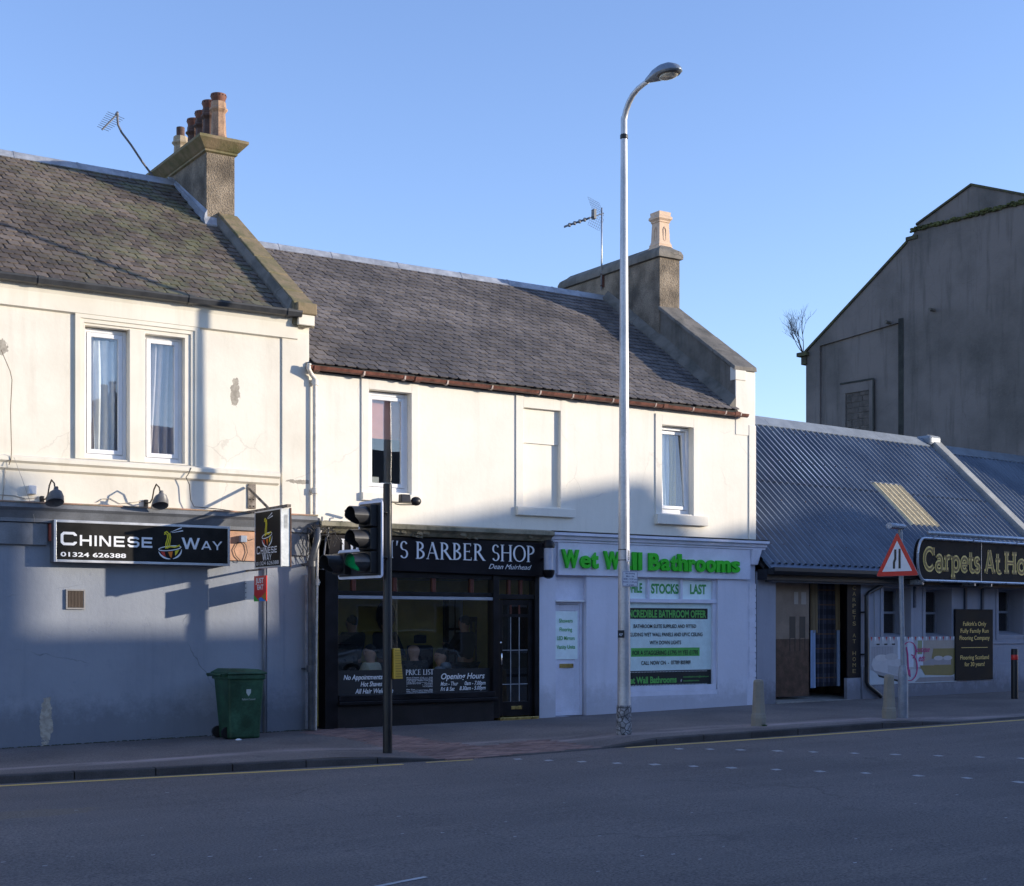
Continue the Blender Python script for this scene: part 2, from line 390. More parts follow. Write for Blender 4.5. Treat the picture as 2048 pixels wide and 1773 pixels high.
def gl_slab(ch, W=.15):
    P = []
    def L(x0, y0, x1, y1, w_=W):
        d = Vector((x1-x0, y1-y0)); n = Vector((-d.y, d.x)).normalized()*w_/2
        P.append([(x0+n.x, y0+n.y), (x0-n.x, y0-n.y), (x1-n.x, y1-n.y), (x1+n.x, y1+n.y)])
    def A(cx, cy, rx, ry, a0, a1, n=14):
        for i in range(n):
            q = []
            for a in (a0+(a1-a0)*i/n, a0+(a1-a0)*(i+1)/n):
                a = R(a); q.append(((cx+(rx-W/2)*math.cos(a), cy+(ry-W/2)*math.sin(a)), (cx+(rx+W/2)*math.cos(a), cy+(ry+W/2)*math.sin(a))))
            P.append([q[0][0], q[0][1], q[1][1], q[1][0]])
    def SF(x, y, hw=.17):
        t = W*.75; P.append([(x-hw, y), (x+hw, y), (x+hw, y+t), (x-hw, y+t)])
    X = .68; h = W*.75; e = W/2
    if ch == 'C': A(.5, .5, .4, .43, 38, 322, 24); L(.82, .66, .82, 1.0, W*.8); a = .98
    elif ch == 'a': A(.3, .2, .22, .17, 0, 360, 18); A(.32, .44, .2, .2, 0, 150, 10); L(.53, .0, .53, .46); SF(.6, 0, .1); a = .74
    elif ch == 'r': L(.16, 0, .16, X); SF(.16, 0); SF(.1, X-h, .12); A(.36, .38, .2, .25, 60, 160, 8); a = .56
    elif ch == 'p': L(.16, -.3, .16, X); SF(.16, -.3); SF(.1, X-h, .12); A(.4, .34, .24, .27, 0, 360, 20); a = .78
    elif ch == 'e': A(.34, .34, .25, .27, 0, 320, 20); L(.12, .34, .58, .34, W*.7); a = .68
    elif ch == 't': L(.2, .1, .2, .88); P.append([(.02, X-h), (.42, X-h), (.42, X), (.02, X)]); A(.36, .18, .16, .12, 180, 320, 8); a = .48
    elif ch == 's': A(.27, .48, .16, .13, 20, 270, 12); A(.27, .2, .17, .13, -160, 90, 12); a = .54
    elif ch == 'A': L(.12, 0, .44, 1); L(.44, 1, .78, 0); L(.22, .3, .68, .3, W*.7); SF(.12, 0, .14); SF(.78, 0, .14); P.append([(.24, 1-h), (.5, 1-h), (.5, 1), (.24, 1)]); a = .94
    elif ch == 'H': L(.18, 0, .18, 1); L(.76, 0, .76, 1); L(.18, .5, .76, .5, W*.8); [SF(x, y) for x in (.18, .76) for y in (0, 1-h)]; a = .98
    elif ch == 'o': A(.33, .34, .25, .27, 0, 360, 22); a = .68
    elif ch == 'm': L(.14, 0, .14, X); L(.46, 0, .46, .5); L(.78, 0, .78, .5); A(.3, .44, .16, .17, 0, 180, 10); A(.62, .44, .16, .17, 0, 180, 10); [SF(x, 0, .13) for x in (.14, .46, .78)]; SF(.08, X-h, .1); a = .98
    else: a = .4
    return P, a
def strokes(name, s, glyph, O, U, N, a, z, wd, h, mat, parent, lift=.004, depth=.0, small=None, separate=False, gap=0, V=Vector((0, 0, 1)), **k):
    """letters drawn by a glyph function; small = height of every letter but the first of a word"""
    O = Vector(O); U = Vector(U); N = Vector(N); x = 0; items = []; first = True
    for ch in s:
        sc = 1 if (small is None or first) else small
        P, adv = glyph(ch, **k); items.append((x, sc, P)); x += (adv+gap)*sc; first = ch == ' '
        if ch == ' ': first = True
    tot = x-gap; sx = h if wd is None else wd/tot
    allp = MB(); out = []
    for (x, sc, P) in items:
        mb = MB() if separate else allp
        for i, q in enumerate(P):
            kk = len(mb.v); l = lift+depth+(i % 9)*.0004
            area = sum(q[j][0]*q[(j+1) % 4][1]-q[(j+1) % 4][0]*q[j][1] for j in range(4))
            if area < 0: q = q[::-1]
            mb.v += [tuple(O+U*(a+(x+p[0]*sc)*sx)+V*(z+p[1]*sc*h)+N*l) for p in q]; mb.f.append((kk, kk+1, kk+2, kk+3))
            if depth:
                mb.v += [tuple(Vector(p)-N*depth) for p in mb.v[kk:kk+4]]
                mb.f += [(kk+j, kk+4+j, kk+4+(j+1) % 4, kk+(j+1) % 4) for j in range(4)]
        if separate and P: out.append(part(name, mb, mat, parent))
    if not separate: return part(name, allp, mat, parent)
    return out

# ------------------------------------------------------------------ palette
CREAM = plaster('cream render', (.80, .755, .66), (.52, .46, .37), patches=[(8.41, 5.28, .075, .20), (4.98, 5.62, .14, .11), (9.47, 4.03, .24, .035)], crack=.22, stain=.5)
CREAM2 = plaster('cream painted wall', (.82, .78, .70), (.58, .53, .45), crack=.2, stain=.40)
TRIM = plaster('cream moulding', (.80, .755, .655), (.50, .44, .33), crack=0, stain=.4, bump=.12)
GREYL = plaster('grey painted wall', (.270, .295, .345), (.17, .19, .235), patches=[(5.62, .50, .085, .36)], crack=.6, stain=.55, chip=(.44, .40, .34), flake=.45, bump=.5, foot=.55)
GREYB = plaster('lilac grey render', (.68, .69, .80), (.50, .51, .58), crack=0, stain=.45, bump=.45, foot=.45)
GREYC = plaster('slate grey wall', (.31, .32, .38), (.21, .215, .255), crack=.3, stain=.6, bump=.4, foot=.7)
GPAINT = M('grey gloss paint', (.17, .18, .20), .45, .2, 3, .1)
GPAINTL = M('lilac grey paint', (.66, .67, .78), .5, .08, 3, .06)
UPVC = M('white upvc', (.78, .79, .82), .35, .03, 3, .02)
BLACKP = M('black gloss paint', (.008, .007, .009), .35, .4, 4, .05, spec=.25)
BLACKM = M('black painted metal', (.010, .010, .012), .4, .3, 5, .06)
GALV = M('galvanised steel', (.42, .44, .47), .42, .12, 6, .05, metal=.75)
LEAD = M('lead', (.36, .38, .42), .5, .22, 5, .15, metal=.3)
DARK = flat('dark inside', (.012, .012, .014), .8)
STONE = plaster('mossy sandstone', (.25, .19, .115), (.095, .105, .04), crack=0, stain=1.0, bump=1.0, vs=3.2)
HARL = M('harled chimney', (.205, .165, .125), .92, .45, 2.2, .9, 38, col2=(.30, .245, .185), dist=.03)
CEMENT = plaster('weathered cement', (.21, .19, .165), (.065, .065, .055), crack=.5, stain=1.0, bump=.9, vs=2.2)
TOWER = plaster('soot stained cement', (.190, .168, .158), (.075, .072, .066), crack=.2, stain=1.0, bump=.9, vs=.5)
GLASS = glass('window glass', (.93, .95, .95), 1.0, .07)
SHOPGL = glass('shop glass', (.90, .92, .90), 1.0, .05)
WHITE = flat('white print', (.78, .79, .82)); 
GLAZED = M('brown glazed iron', (.15, .052, .035), .5, .35, 9, .25)

# ------------------------------------------------------------------ ground, road and pavement
def solve_road(px, py):
    z = .05
    for _ in range(12):
        p = onZ(px, py, z); z = zroad(p.x)
    return p
KP = [(0, 1568), (150, 1560), (340, 1551), (500, 1542), (700, 1531), (840, 1524), (1000, 1515), (1190, 1500), (1255, 1494), (1400, 1484), (1600, 1470), (1800, 1455), (1900, 1448), (2048, 1437)]
KPT = [solve_road(*p) for p in KP]
KL = [(-60, KPT[0].y+.6), (-5, KPT[0].y+.25)]+[(p.x, p.y) for p in KPT]+[(30, KPT[-1].y+.9), (90, KPT[-1].y+6)]
def yk(X): return interp(X, KL)
def kerbh(X):
    a, b, c, d, e, f = [solve_road(*q).x for q in ((730, 1529), (860, 1523), (1220, 1498), (1330, 1489), (1810, 1454), (1900, 1448))]
    return interp(X, [(a, .095), (b, .012), (c, .012), (d, .095), (e, .095), (f, .02), (f+3, .02), (f+4, .09)])
KH = {}
def kh(X):
    k = round(X, 2)
    if k not in KH: KH[k] = kerbh(X)
    return KH[k]
KW = .14
def pave_z(X, Y):
    y0 = yk(X)+KW; t = (Y-y0)/(0-y0)
    return lerp(zroad(X)+kh(X), zg(X), min(max(t, 0), 1.6))
# road
mroad, t, b, P, g = base('asphalt road')
n1 = noise(t, P, .35, 4); n2 = noise(t, P, 48, 3, .85); n3 = noise(t, P, 1.0, 5, .65, (.22, 1.7, 1)); n4 = noise(t, P, 330, 2, .7)
c = mixc(t, ramp(t, n1, [(.35, 0), (.65, 1)]), (.128, .115, .112), (.168, .150, .143))
c = mixc(t, mth(t, 'MULTIPLY', ramp(t, n3, [(.45, 0), (.7, 1)]), .45), c, (.205, .18, .165))
c = mixc(t, ramp(t, n2, [(.34, 0), (.66, 1)]), mixc(t, 1.0, c, (.42, .44, .50), 'MULTIPLY'), mixc(t, 1.0, c, (1.62, 1.55, 1.5), 'MULTIPLY'))
c = mixc(t, mth(t, 'MULTIPLY', ramp(t, noise(t, P, 38, 2), [(.735, 0), (.76, 1)]), .55), c, (.33, .33, .34))
v = node(t, 'ShaderNodeTexVoronoi', feature='DISTANCE_TO_EDGE'); v.inputs['Scale'].default_value = .22
nv = node(t, 'ShaderNodeTexNoise'); nv.inputs['Scale'].default_value = 1.6; nv.inputs['Detail'].default_value = 6; t.links.new(P, nv.inputs['Vector'])
t.links.new(mixc(t, .8, P, nv.outputs[1], 'ADD'), v.inputs['Vector'])
crk = mth(t, 'MULTIPLY', ramp(t, v.outputs['Distance'], [(0, 1), (.0025, 1), (.005, 0)]), ramp(t, noise(t, P, .5, 2), [(.5, 0), (.6, 1)]))
c = mixc(t, mth(t, 'MULTIPLY', crk, .45), c, (.04, .04, .042))
sx = node(t, 'ShaderNodeSeparateXYZ'); t.links.new(P, sx.inputs[0])
pp = solve_road(35, 1630)
dx = mth(t, 'DIVIDE', mth(t, 'SUBTRACT', sx.outputs[0], pp.x-.1), .95); dy = mth(t, 'DIVIDE', mth(t, 'SUBTRACT', sx.outputs[1], pp.y), .30)
rr = mth(t, 'ADD', mth(t, 'ADD', mth(t, 'MULTIPLY', dx, dx), mth(t, 'MULTIPLY', dy, dy)), mth(t, 'MULTIPLY', mth(t, 'SUBTRACT', noise(t, P, 3.5, 5), .5), 2.4))
c = mixc(t, mth(t, 'MULTIPLY', ramp(t, rr, [(.75, 1), (1.1, 0)]), .55), c, mixc(t, ramp(t, n2, [(.3, 0), (.7, 1)]), (.12, .095, .07), (.27, .215, .155)))
t.links.new(c, b.inputs['Base Color']); b.inputs['Roughness'].default_value = .88; b.inputs['Specular IOR Level'].default_value = .3
setbump(t, b, mth(t, 'ADD', n2, mth(t, 'MULTIPLY', n4, .6)), .6, .012)
# pavement
mpave, t, b, P, g = base('asphalt pavement')
n1 = noise(t, P, .7, 5); n2 = noise(t, P, 42, 3, .8); n3 = noise(t, P, 1.0, 5, .65, (.55, 3.0, 1))
c = mixc(t, ramp(t, n1, [(.35, 0), (.65, 1)]), (.125, .108, .104), (.185, .160, .150))
c = mixc(t, ramp(t, n2, [(.34, 0), (.66, 1)]), mixc(t, 1.0, c, (.5, .5, .52), 'MULTIPLY'), mixc(t, 1.0, c, (1.5, 1.45, 1.42), 'MULTIPLY'))
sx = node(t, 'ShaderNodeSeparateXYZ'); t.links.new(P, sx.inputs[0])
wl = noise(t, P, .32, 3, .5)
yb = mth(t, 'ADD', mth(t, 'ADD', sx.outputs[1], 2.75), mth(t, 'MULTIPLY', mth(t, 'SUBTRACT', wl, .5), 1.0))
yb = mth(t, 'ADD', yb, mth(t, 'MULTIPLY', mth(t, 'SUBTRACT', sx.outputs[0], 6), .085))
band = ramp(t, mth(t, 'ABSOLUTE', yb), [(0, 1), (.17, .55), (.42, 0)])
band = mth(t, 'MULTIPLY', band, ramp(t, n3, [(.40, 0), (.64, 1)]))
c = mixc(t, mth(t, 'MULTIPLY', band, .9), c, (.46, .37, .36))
c = mixc(t, mth(t, 'MULTIPLY', ramp(t, noise(t, P, 5.5, 2), [(.70, 0), (.73, 1)]), .6), c, (.05, .047, .047))
t.links.new(c, b.inputs['Base Color']); b.inputs['Roughness'].default_value = .85; setbump(t, b, n2, .5, .01)

xs = [-60, -40, -25, -15, -8, -4]+[i*.5-2 for i in range(0, 64)]+[32, 36, 42, 50, 60, 75, 90]
mb = MB(); mb.sheet([[(x, yk(x)+.004 if j == 0 else lerp(yk(x), -17.6, j/14), zroad(x)) for x in xs] for j in range(15)])
road = struct('road', mb, mroad)
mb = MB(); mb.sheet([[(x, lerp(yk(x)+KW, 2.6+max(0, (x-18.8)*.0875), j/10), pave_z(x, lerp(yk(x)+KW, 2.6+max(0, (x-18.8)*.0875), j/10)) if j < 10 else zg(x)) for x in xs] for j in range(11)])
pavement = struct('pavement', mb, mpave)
mk = M('kerb concrete', (.065, .060, .061), .85, .3, 2, .4, 60)
def kpt(s_): return Vector((s_, yk(s_), 0))
kerb_o = tag(bpy.data.objects.new('kerb', None), kind='structure'); C.objects.link(kerb_o)
x = -3.0; i = 0
while x < 34:
    L_ = .885; a = x+.008; c2 = x+L_-.008
    za, zc = zroad(a), zroad(c2); ha, hc = kh(a), kh(c2); ya, yc = yk(a), yk(c2); j = random.uniform(-.004, .004)
    ch = .012
    mb = MB()
    A_ = [(a, ya+j, za-.1), (a, ya+j, za+max(ha-ch, .002)), (a, ya+j+ch, za+ha), (a, ya+KW, za+ha)]
    B_ = [(c2, yc+j, zc-.1), (c2, yc+j, zc+max(hc-ch, .002)), (c2, yc+j+ch, zc+hc), (c2, yc+KW, zc+hc)]
    mb.loft([A_+[(a, ya+KW, za-.1)], B_+[(c2, yc+KW, zc-.1)]])
    part('kerb_stone', mb, mk, kerb_o); x += L_; i += 1
# opposite side of the street and the land around
def strip(y0, y1, zf, n=2):
    mb = MB(); mb.sheet([[(x, lerp(y0, y1, j/n), zf(x)) for x in xs] for j in range(n+1)]); return mb
struct('far_pavement', strip(-17.75, -22.5, lambda x: zroad(x)+.1), mpave)
mb = MB(); mb.loft([[(x, -17.75, zroad(x)-.1), (x, -17.6, zroad(x)-.1), (x, -17.6, zroad(x)+.1), (x, -17.75, zroad(x)+.1)] for x in xs]); struct('far_kerb', mb, mk)
mb = MB(); mb.sheet([[(x, y, -.62) for x in (-900, -60, 90, 900)] for y in (-900, -60, 60, 900)])
struct('ground', mb, M('rough ground', (.07, .075, .045), .95, .3, .2, .2, 10))
# brick blocks of the dropped crossing (red blister area)
RED = [(596, 1466), (640, 1459), (700, 1457), (870, 1482), (965, 1494), (1085, 1479), (1120, 1484), (1192, 1496), (1010, 1511), (945, 1516), (862, 1521), (815, 1508), (760, 1492), (690, 1476)]
def solve_pave(px, py):
    z = .2
    for _ in range(14):
        p = onZ(px, py, z); z = pave_z(p.x, p.y)
    return p
RP = [solve_pave(*q) for q in RED]
def inside(x, y, poly):
    r = False; n = len(poly)
    for i in range(n):
        a, b_ = poly[i], poly[i-1]
        if (a.y > y) != (b_.y > y) and x < (b_.x-a.x)*(y-a.y)/(b_.y-a.y)+a.x: r = not r
    return r
mb = MB()
bw, bh = .2, .1
x0 = min(p.x for p in RP); x1 = max(p.x for p in RP); y0 = min(p.y for p in RP); y1 = max(p.y for p in RP)
for j in range(int((y1-y0)/bh)+2):
    for i in range(int((x1-x0)/bw)+3):
        x = x0+i*bw-(.1 if j % 2 else 0); y = y0+j*bh
        if inside(x+.1, y+.05, RP):
            g_ = .006; yy0, yy1 = y+g_, y+bh-g_; xx0, xx1 = x+g_, x+bw-g_; d = random.uniform(.003, .008)
            lo = [(xx0, yy0), (xx1, yy0), (xx1, yy1), (xx0, yy1)]
            mb.hexa([(a, c_, pave_z(a, c_)-.02) for a, c_ in lo], [(a, c_, pave_z(a, c_)+d) for a, c_ in lo])
mred, t, b, P, g = base('red paving block')
c = mixc(t, g.outputs['Random Per Island'], (.20, .125, .112), (.34, .215, .185)); c = mixc(t, ramp(t, noise(t, P, 1.2, 5), [(.4, 0), (.65, 1)]), c, mixc(t, 1, c, (.62, .62, .66), 'MULTIPLY'))
t.links.new(c, b.inputs['Base Color']); b.inputs['Roughness'].default_value = .85; setbump(t, b, noise(t, P, 80, 3), .4)
part('paving_blocks', mb, mred, pavement, kind='stuff')
# markings
YEL = M('worn yellow line', (.95, .64, .16), .8, .2, 14, .3, 90, col2=(.75, .52, .18))
def ribbon_road(pts, wd, z=.004):
    mb = MB(); q = [solve_road(*p) for p in pts]; rows = [[], []]
    for i, p in enumerate(q):
        d = (q[min(i+1, len(q)-1)]-q[max(i-1, 0)]); d.z = 0; d.normalize(); n = Vector((-d.y, d.x, 0))
        for r, sgn in ((0, -1), (1, 1)):
            s_ = p+n*sgn*wd/2; rows[r].append((s_.x, s_.y, zroad(s_.x)+z))
    mb.sheet(rows); return mb
def dens(pts, n=6):
    o = []
    for a, b_ in zip(pts, pts[1:]): o += [(lerp(a[0], b_[0], k/n), lerp(a[1], b_[1], k/n)) for k in range(n)]
    return o+[pts[-1]]
part('yellow_line', ribbon_road(dens([(-260, 1592), (0, 1573), (400, 1551), (700, 1536), (806, 1529.5)]), .10), YEL, road)
part('yellow_line', ribbon_road(dens([(852, 1526), (946, 1520.5)]), .065), YEL, road)
part('yellow_line', ribbon_road(dens([(1252, 1496.5), (1400, 1487), (1600, 1473.5), (1800, 1459), (2048, 1440.5), (2300, 1422)]), .10), YEL, road)
STUD = M('worn white paint', (.66, .66, .68), .8, .3, 12, .3, 90, col2=(.32, .32, .33))
rows = [[(700, 232), (820, 233), (940, 236), (1085, 240), (1225, 244), (1385, 249), (1545, 254), (1715, 259), (1875, 264), (2040, 269)],
        [(70, 272), (190, 277), (320, 282), (457, 288), (605, 293), (755, 300), (905, 306), (1080, 313), (1250, 320), (1430, 327), (1635, 337), (1825, 346), (2030, 362)]]
for r in rows:
    for (a, c2) in r:
        p = solve_road(1000+a/1.954, 1380+c2/1.954); h = .062+random.uniform(-.012, .008); mb = MB(); k = .35
        mb.sheet([[(p.x-h+dy*k*h, p.y+dy*h*1.25, zroad(p.x)+.004), (p.x+h+dy*k*h, p.y+dy*h*1.25, zroad(p.x)+.004)] for dy in (-1, 1)]); part('crossing_stud', mb, STUD, road)
part('white_line', ribbon_road([(745, 1776), (800, 1765), (852, 1755)], .05), STUD, road)
mb = MB()
for _ in range(46):
    p = solve_road(random.uniform(0, 2048), random.uniform(1570, 1765)); r = random.uniform(.006, .014)
    mb.sheet([[(p.x-r*2, p.y-r, zroad(p.x)+.004), (p.x+r, p.y-r*.7, zroad(p.x)+.004)], [(p.x-r, p.y+r, zroad(p.x)+.004), (p.x+r*2, p.y+r*.8, zroad(p.x)+.004)]])
part('paint_flecks', mb, STUD, road, kind='stuff')

# ------------------------------------------------------------------ building helpers
def wall_holes(x0, x1, z0, z1, holes, y=0.0, depth=.18, back=.4, mb=None):
    """front sheet with rectangular holes, their reveals, and a body behind"""
    mb = mb or MB()
    X = sorted({x0, x1}|{h[0] for h in holes}|{h[1] for h in holes}); Z = sorted({z0, z1}|{h[2] for h in holes}|{h[3] for h in holes})
    def q(a, b_, c_, d): k = len(mb.v); mb.v.extend([a, b_, c_, d]); mb.f.append((k, k+1, k+2, k+3))
    for a, b_ in zip(X, X[1:]):
        for c_, d in zip(Z, Z[1:]):
            if any(h[0] <= a and b_ <= h[1] and h[2] <= c_ and d <= h[3] for h in holes): continue
            q((a, y, c_), (b_, y, c_), (b_, y, d), (a, y, d)); 
    for h in holes:
        a, b_, c_, d = h[:4]; dp = h[4] if len(h) > 4 else depth
        q((a, y, c_), (a, y+dp, c_), (a, y+dp, d), (a, y, d)); q((b_, y, c_), (b_, y+dp, c_), (b_, y+dp, d), (b_, y, d))
        q((a, y, c_), (b_, y, c_), (b_, y+dp, c_), (a, y+dp, c_)); q((a, y, d), (b_, y, d), (b_, y+dp, d), (a, y+dp, d))
    return mb
def room(root, x0, x1, z0, z1, y0, y1, mat=None, name='room_lining'):
    mb = MB(); k = 0
    mb.v = [(x, y, z) for z in (z0, z1) for y in (y0, y1) for x in (x0, x1)]
    mb.f = [(0, 1, 3, 2), (4, 5, 7, 6), (2, 3, 7, 6), (0, 2, 6, 4), (1, 3, 7, 5)]
    return part(name, mb, mat or DARK, root)
def frame_mb(x0, x1, z0, z1, t_, y0, y1, tb=None):
    tb = tb or t_; mb = MB()
    mb.box(x0, x0+t_, y0, y1, z0, z1); mb.box(x1-t_, x1, y0, y1, z0, z1)
    mb.box(x0+t_, x1-t_, y0, y1, z1-t_, z1); mb.box(x0+t_, x1-t_, y0, y1, z0, z0+tb); return mb
def upvc_window(root, x0, x1, z0, z1, y=.12, tilt=0):
    f = part('window', frame_mb(x0, x1, z0, z1, .055, y, y+.07, .075), UPVC, root, bevel=.006)
    a, b_, c_, d = x0+.06, x1-.06, z0+.08, z1-.06
    s_ = part('sash', frame_mb(a, b_, c_, d, .06, y-.012, y+.045), UPVC, f, bevel=.005)
    g_ = part('pane', BX(a+.05, b_-.05, y+.012, y+.020, c_+.05, d-.05), GLASS, f)
    if tilt:
        for o in (s_, g_):
            piv = Vector((0, y, c_)); o.matrix_basis = Matrix.Translation(piv) @ Matrix.Rotation(-tilt, 4, 'X') @ Matrix.Translation(-piv)
    return f
def slate_roof(root, x0, x1, y0, z0, y1, z1, w_, ex, mat, skip=None, xcut=None, rag=0):
    """overlapping slates on the plane rising from (y0,z0) to (y1,z1)"""
    L_ = math.hypot(y1-y0, z1-z0); pit = math.atan2(z1-z0, y1-y0); dv = Vector((0, math.cos(pit), math.sin(pit))); dn = Vector((0, -math.sin(pit), math.cos(pit)))
    rows = int(L_/ex); ex = L_/rows; ln = ex*1.9; th = .015
    def shape(seed):
        rnd = random.Random(seed); cl = rnd.uniform(.15, .42)*w_*.55; cr = rnd.uniform(.08, .42)*w_*.5; j = lambda: rnd.uniform(-.006, .006)
        hw = w_/2-.006
        return [(-hw+j(), cl*.7), (-hw+cl, j()), (hw-cr, j()), (hw+j(), cr*.7), (hw-.004, ln), (-hw+.004, ln)]
    shapes = [shape(k) for k in range(9)]
    til = (th*2.0)/ex
    def m_of(p):
        n = len(p); lift = lambda v: .004+max(0, (ln-v))*til*.5
        vs = [(a, b_, lift(b_)) for a, b_ in p]+[(a, b_, lift(b_)+th) for a, b_ in p]
        return vs, [tuple(range(n))[::-1], tuple(range(n, 2*n))]+[(i, (i+1) % n, n+(i+1) % n, n+i) for i in range(n)]
    ms = [m_of(p) for p in shapes]; meshes = []
    for vs, fs in ms:
        me = bpy.data.meshes.new('slate'); me.from_pydata(vs, [], fs); me.materials.append(mat); meshes.append(me)
    items = []
    for j in range(rows):
        xx = x0-(w_/2 if j % 2 else 0)
        while xx < x1+w_:
            cx = xx+random.uniform(-.008, .008); k = random.randrange(9); v = j*ex+random.uniform(-.008, .008)-.03
            if x0+.0 <= cx <= x1 and not (skip and skip(cx, v/L_)):
                p = Vector((cx, y0, z0))+dv*v; items.append(((p-CAM).length, p, k, random.uniform(-.012, .012), random.uniform(-.01, .012)))
            xx += w_
    items.sort(key=lambda q: q[0])
    vis = [q for q in items if abs(((q[1]-CAM).x*cT-(q[1]-CAM).y*sT)/((q[1]-CAM).x*sT+(q[1]-CAM).y*cT)) < .353]
    big = set(id(q) for q in vis[:298]); off = Vector(ROOTOFF[root.name]); rest = MB()
    for q in items:
        _, p, k, rz, ry = q
        mt = Matrix.Translation(p-off) @ Matrix.Rotation(pit, 4, 'X') @ Matrix.Rotation(rz, 4, 'Z') @ Matrix.Rotation(ry, 4, 'Y')
        if id(q) in big:
            o = bpy.data.objects.new('slate', meshes[k]); C.objects.link(o); o.parent = root; o.matrix_basis = mt
        else:
            vs, fs = ms[k]; n = len(rest.v); m2 = Matrix.Translation(off) @ mt
            rest.v += [tuple(m2 @ Vector(v)) for v in vs]; rest.f += [tuple(n+i for i in f) for f in fs]
    part('slates', rest, mat, root, kind='stuff')
    mb = MB(); e = dn*.0
    mb.hexa([(x0, y0, z0-.12), (x1, y0, z0-.12), (x1, y1, z1-.12), (x0, y1, z1-.12)], [(x0, y0, z0), (x1, y0, z0), (x1, y1, z1), (x0, y1, z1)])
    part('roof_deck', mb, flat('roof underlay', (.03, .03, .032), .9), root)
    mb = MB(); mb.hexa([(x0, y1, z1-.12), (x1, y1, z1-.12), (x1, 2*y1-y0, z0-.12), (x0, 2*y1-y0, z0-.12)], [(x0, y1, z1), (x1, y1, z1), (x1, 2*y1-y0, z0), (x0, 2*y1-y0, z0)])
    part('rear_roof', mb, mat, root)
def ridge(root, xs_, y, z, r=.09):
    for a, b_ in zip(xs_, xs_[1:]):
        mb = MB(); pr = [(-.17, -.13), (-.08, .005), (-.05, .05), (0, .07), (.05, .05), (.08, .005), (.17, -.13), (.15, -.15), (0, .0), (-.15, -.15)]
        mb.loft([[(x_, y+p, z+q) for p, q in pr] for x_ in (a+.004, b_-.004)]); mb.loft([[(x_, y+p*1.06, z+q*1.06+.004) for p, q in pr] for x_ in (b_-.03, b_+.0)])
        part('ridge_cap', mb, LEAD, root, smooth='auto')
def cornice(x0, x1, prof, ret=True):
    """prof: list of (projection, z) from top to bottom, run along X in front of the wall"""
    ring = [(0.02, prof[0][1])]+[(-p, z) for p, z in prof]+[(0.02, prof[-1][1])]
    return MB().loft([[(x_, y, z) for y, z in ring] for x_ in (x0, x1)])

# ------------------------------------------------------------------ building 1: the takeaway
EZ1 = 6.55; RY1 = 4.4; RZ1 = 9.62
B1 = thing('takeaway_building', 'two storey cream building with grey painted ground floor and mossy brown slate roof', 'building', (5, 0, .15))
WX = [onY(px, 700).x for px in (170, 258, 290, 370)]
H1 = [(WX[0], WX[1], 4.19, 6.05), (WX[2], WX[3], 4.19, 6.03)]
part('wall', wall_holes(-4, 9.61, 3.45, 6.62, H1, 0, .2), CREAM, B1)
part('ground_floor_wall', wall_holes(-4, 9.61, -.3, 3.45, [], .0), GREYL, B1)
part('rear_wall', MB().box(-4, 9.35, 2.4, 8.6, -.3, 6.4), CEMENT, B1)
mb = MB(); k = Vector
mb.prism([(0.04, 3.4), (.04, 6.6), (RY1, 9.55), (8.8, 6.6), (8.8, 3.4)], lambda a, b_, c_: (c_, a, b_), 9.36, 9.605); part('gable', mb, CREAM2, B1)
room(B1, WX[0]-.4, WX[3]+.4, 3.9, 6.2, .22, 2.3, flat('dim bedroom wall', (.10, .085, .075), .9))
# raised pilaster strip at the party wall, eaves band, string course
part('pilaster', BX(onY(563, 800).x, 9.60, -.022, .01, 3.52, 6.3), CREAM, B1, bevel=.006)
part('eaves_band', cornice(-4, 9.40, [(.11, 6.62), (.11, 6.56), (.075, 6.50), (.05, 6.42), (.05, 6.20), (.0, 6.18)]), TRIM, B1)
part('string_course', cornice(-4, onY(556, 950).x, [(.04, 4.16), (.085, 4.13), (.09, 4.08), (.05, 4.05), (.045, 3.98), (.0, 3.95)]), TRIM, B1)
for i in range(1):
    ax0, ax1, az1 = onY(149, 700).x, onY(398, 700).x, 6.215
    mb = frame_mb(ax0, ax1, 4.165, az1, .075, -.040, .01, .001); part('window_surround', mb, TRIM, B1, bevel=.008)
    mb = frame_mb(ax0+.075, ax1-.075, 4.165, az1-.075, .055, -.022, .01, .001); part('window_surround', mb, TRIM, B1, bevel=.008)
part('mullion', BX(WX[1]+.002, WX[2]-.002, -.02, .19, 4.168, 6.06), TRIM, B1, bevel=.006)
for a, b_ in ((WX[0], WX[1]), (WX[2], WX[3])): upvc_window(B1, a, b_, 4.19, 6.04)
# eaves gutter, skew, chimney
mg = M('dark grey gutter', (.035, .037, .042), .45, .2, 6, .05)
part('gutter', MB().loft([[(x_, -.10+p, 6.60+q) for p, q in ((0, -.10), (-.10, -.09), (-.125, -.03), (-.125, .0), (-.095, .0), (-.09, -.03), (0, -.03))] for x_ in (-4, 9.40)]), mg, B1)
for x_ in (1.2, 3.2, 5.5, 7.65, 9.2): part('gutter_joint', MB().loft([[(q, -.10+p, 6.60+z) for p, z in ((0, -.11), (-.108, -.098), (-.135, -.035), (-.135, .006), (0, .006))] for q in (x_-.04, x_+.04)]), mg, B1)
chx0, chx1, chy0, chy1 = 9.09, 9.60, 2.9, 5.25
slm1 = slatemat('mossy brown slate', (.060, .050, .044), (.205, .168, .138), (.22, .165, .13), .5, .5, 8.0)
slate_roof(B1, 1.5, 9.30, -.03, EZ1, RY1, RZ1, .168, .175, slm1, skip=lambda x, v: x > 9.05 and v > .62)
ridge(B1, [1.5, 3.2, 4.7, 6.32, 7.38, 8.25, 9.12], RY1, RZ1+.03)
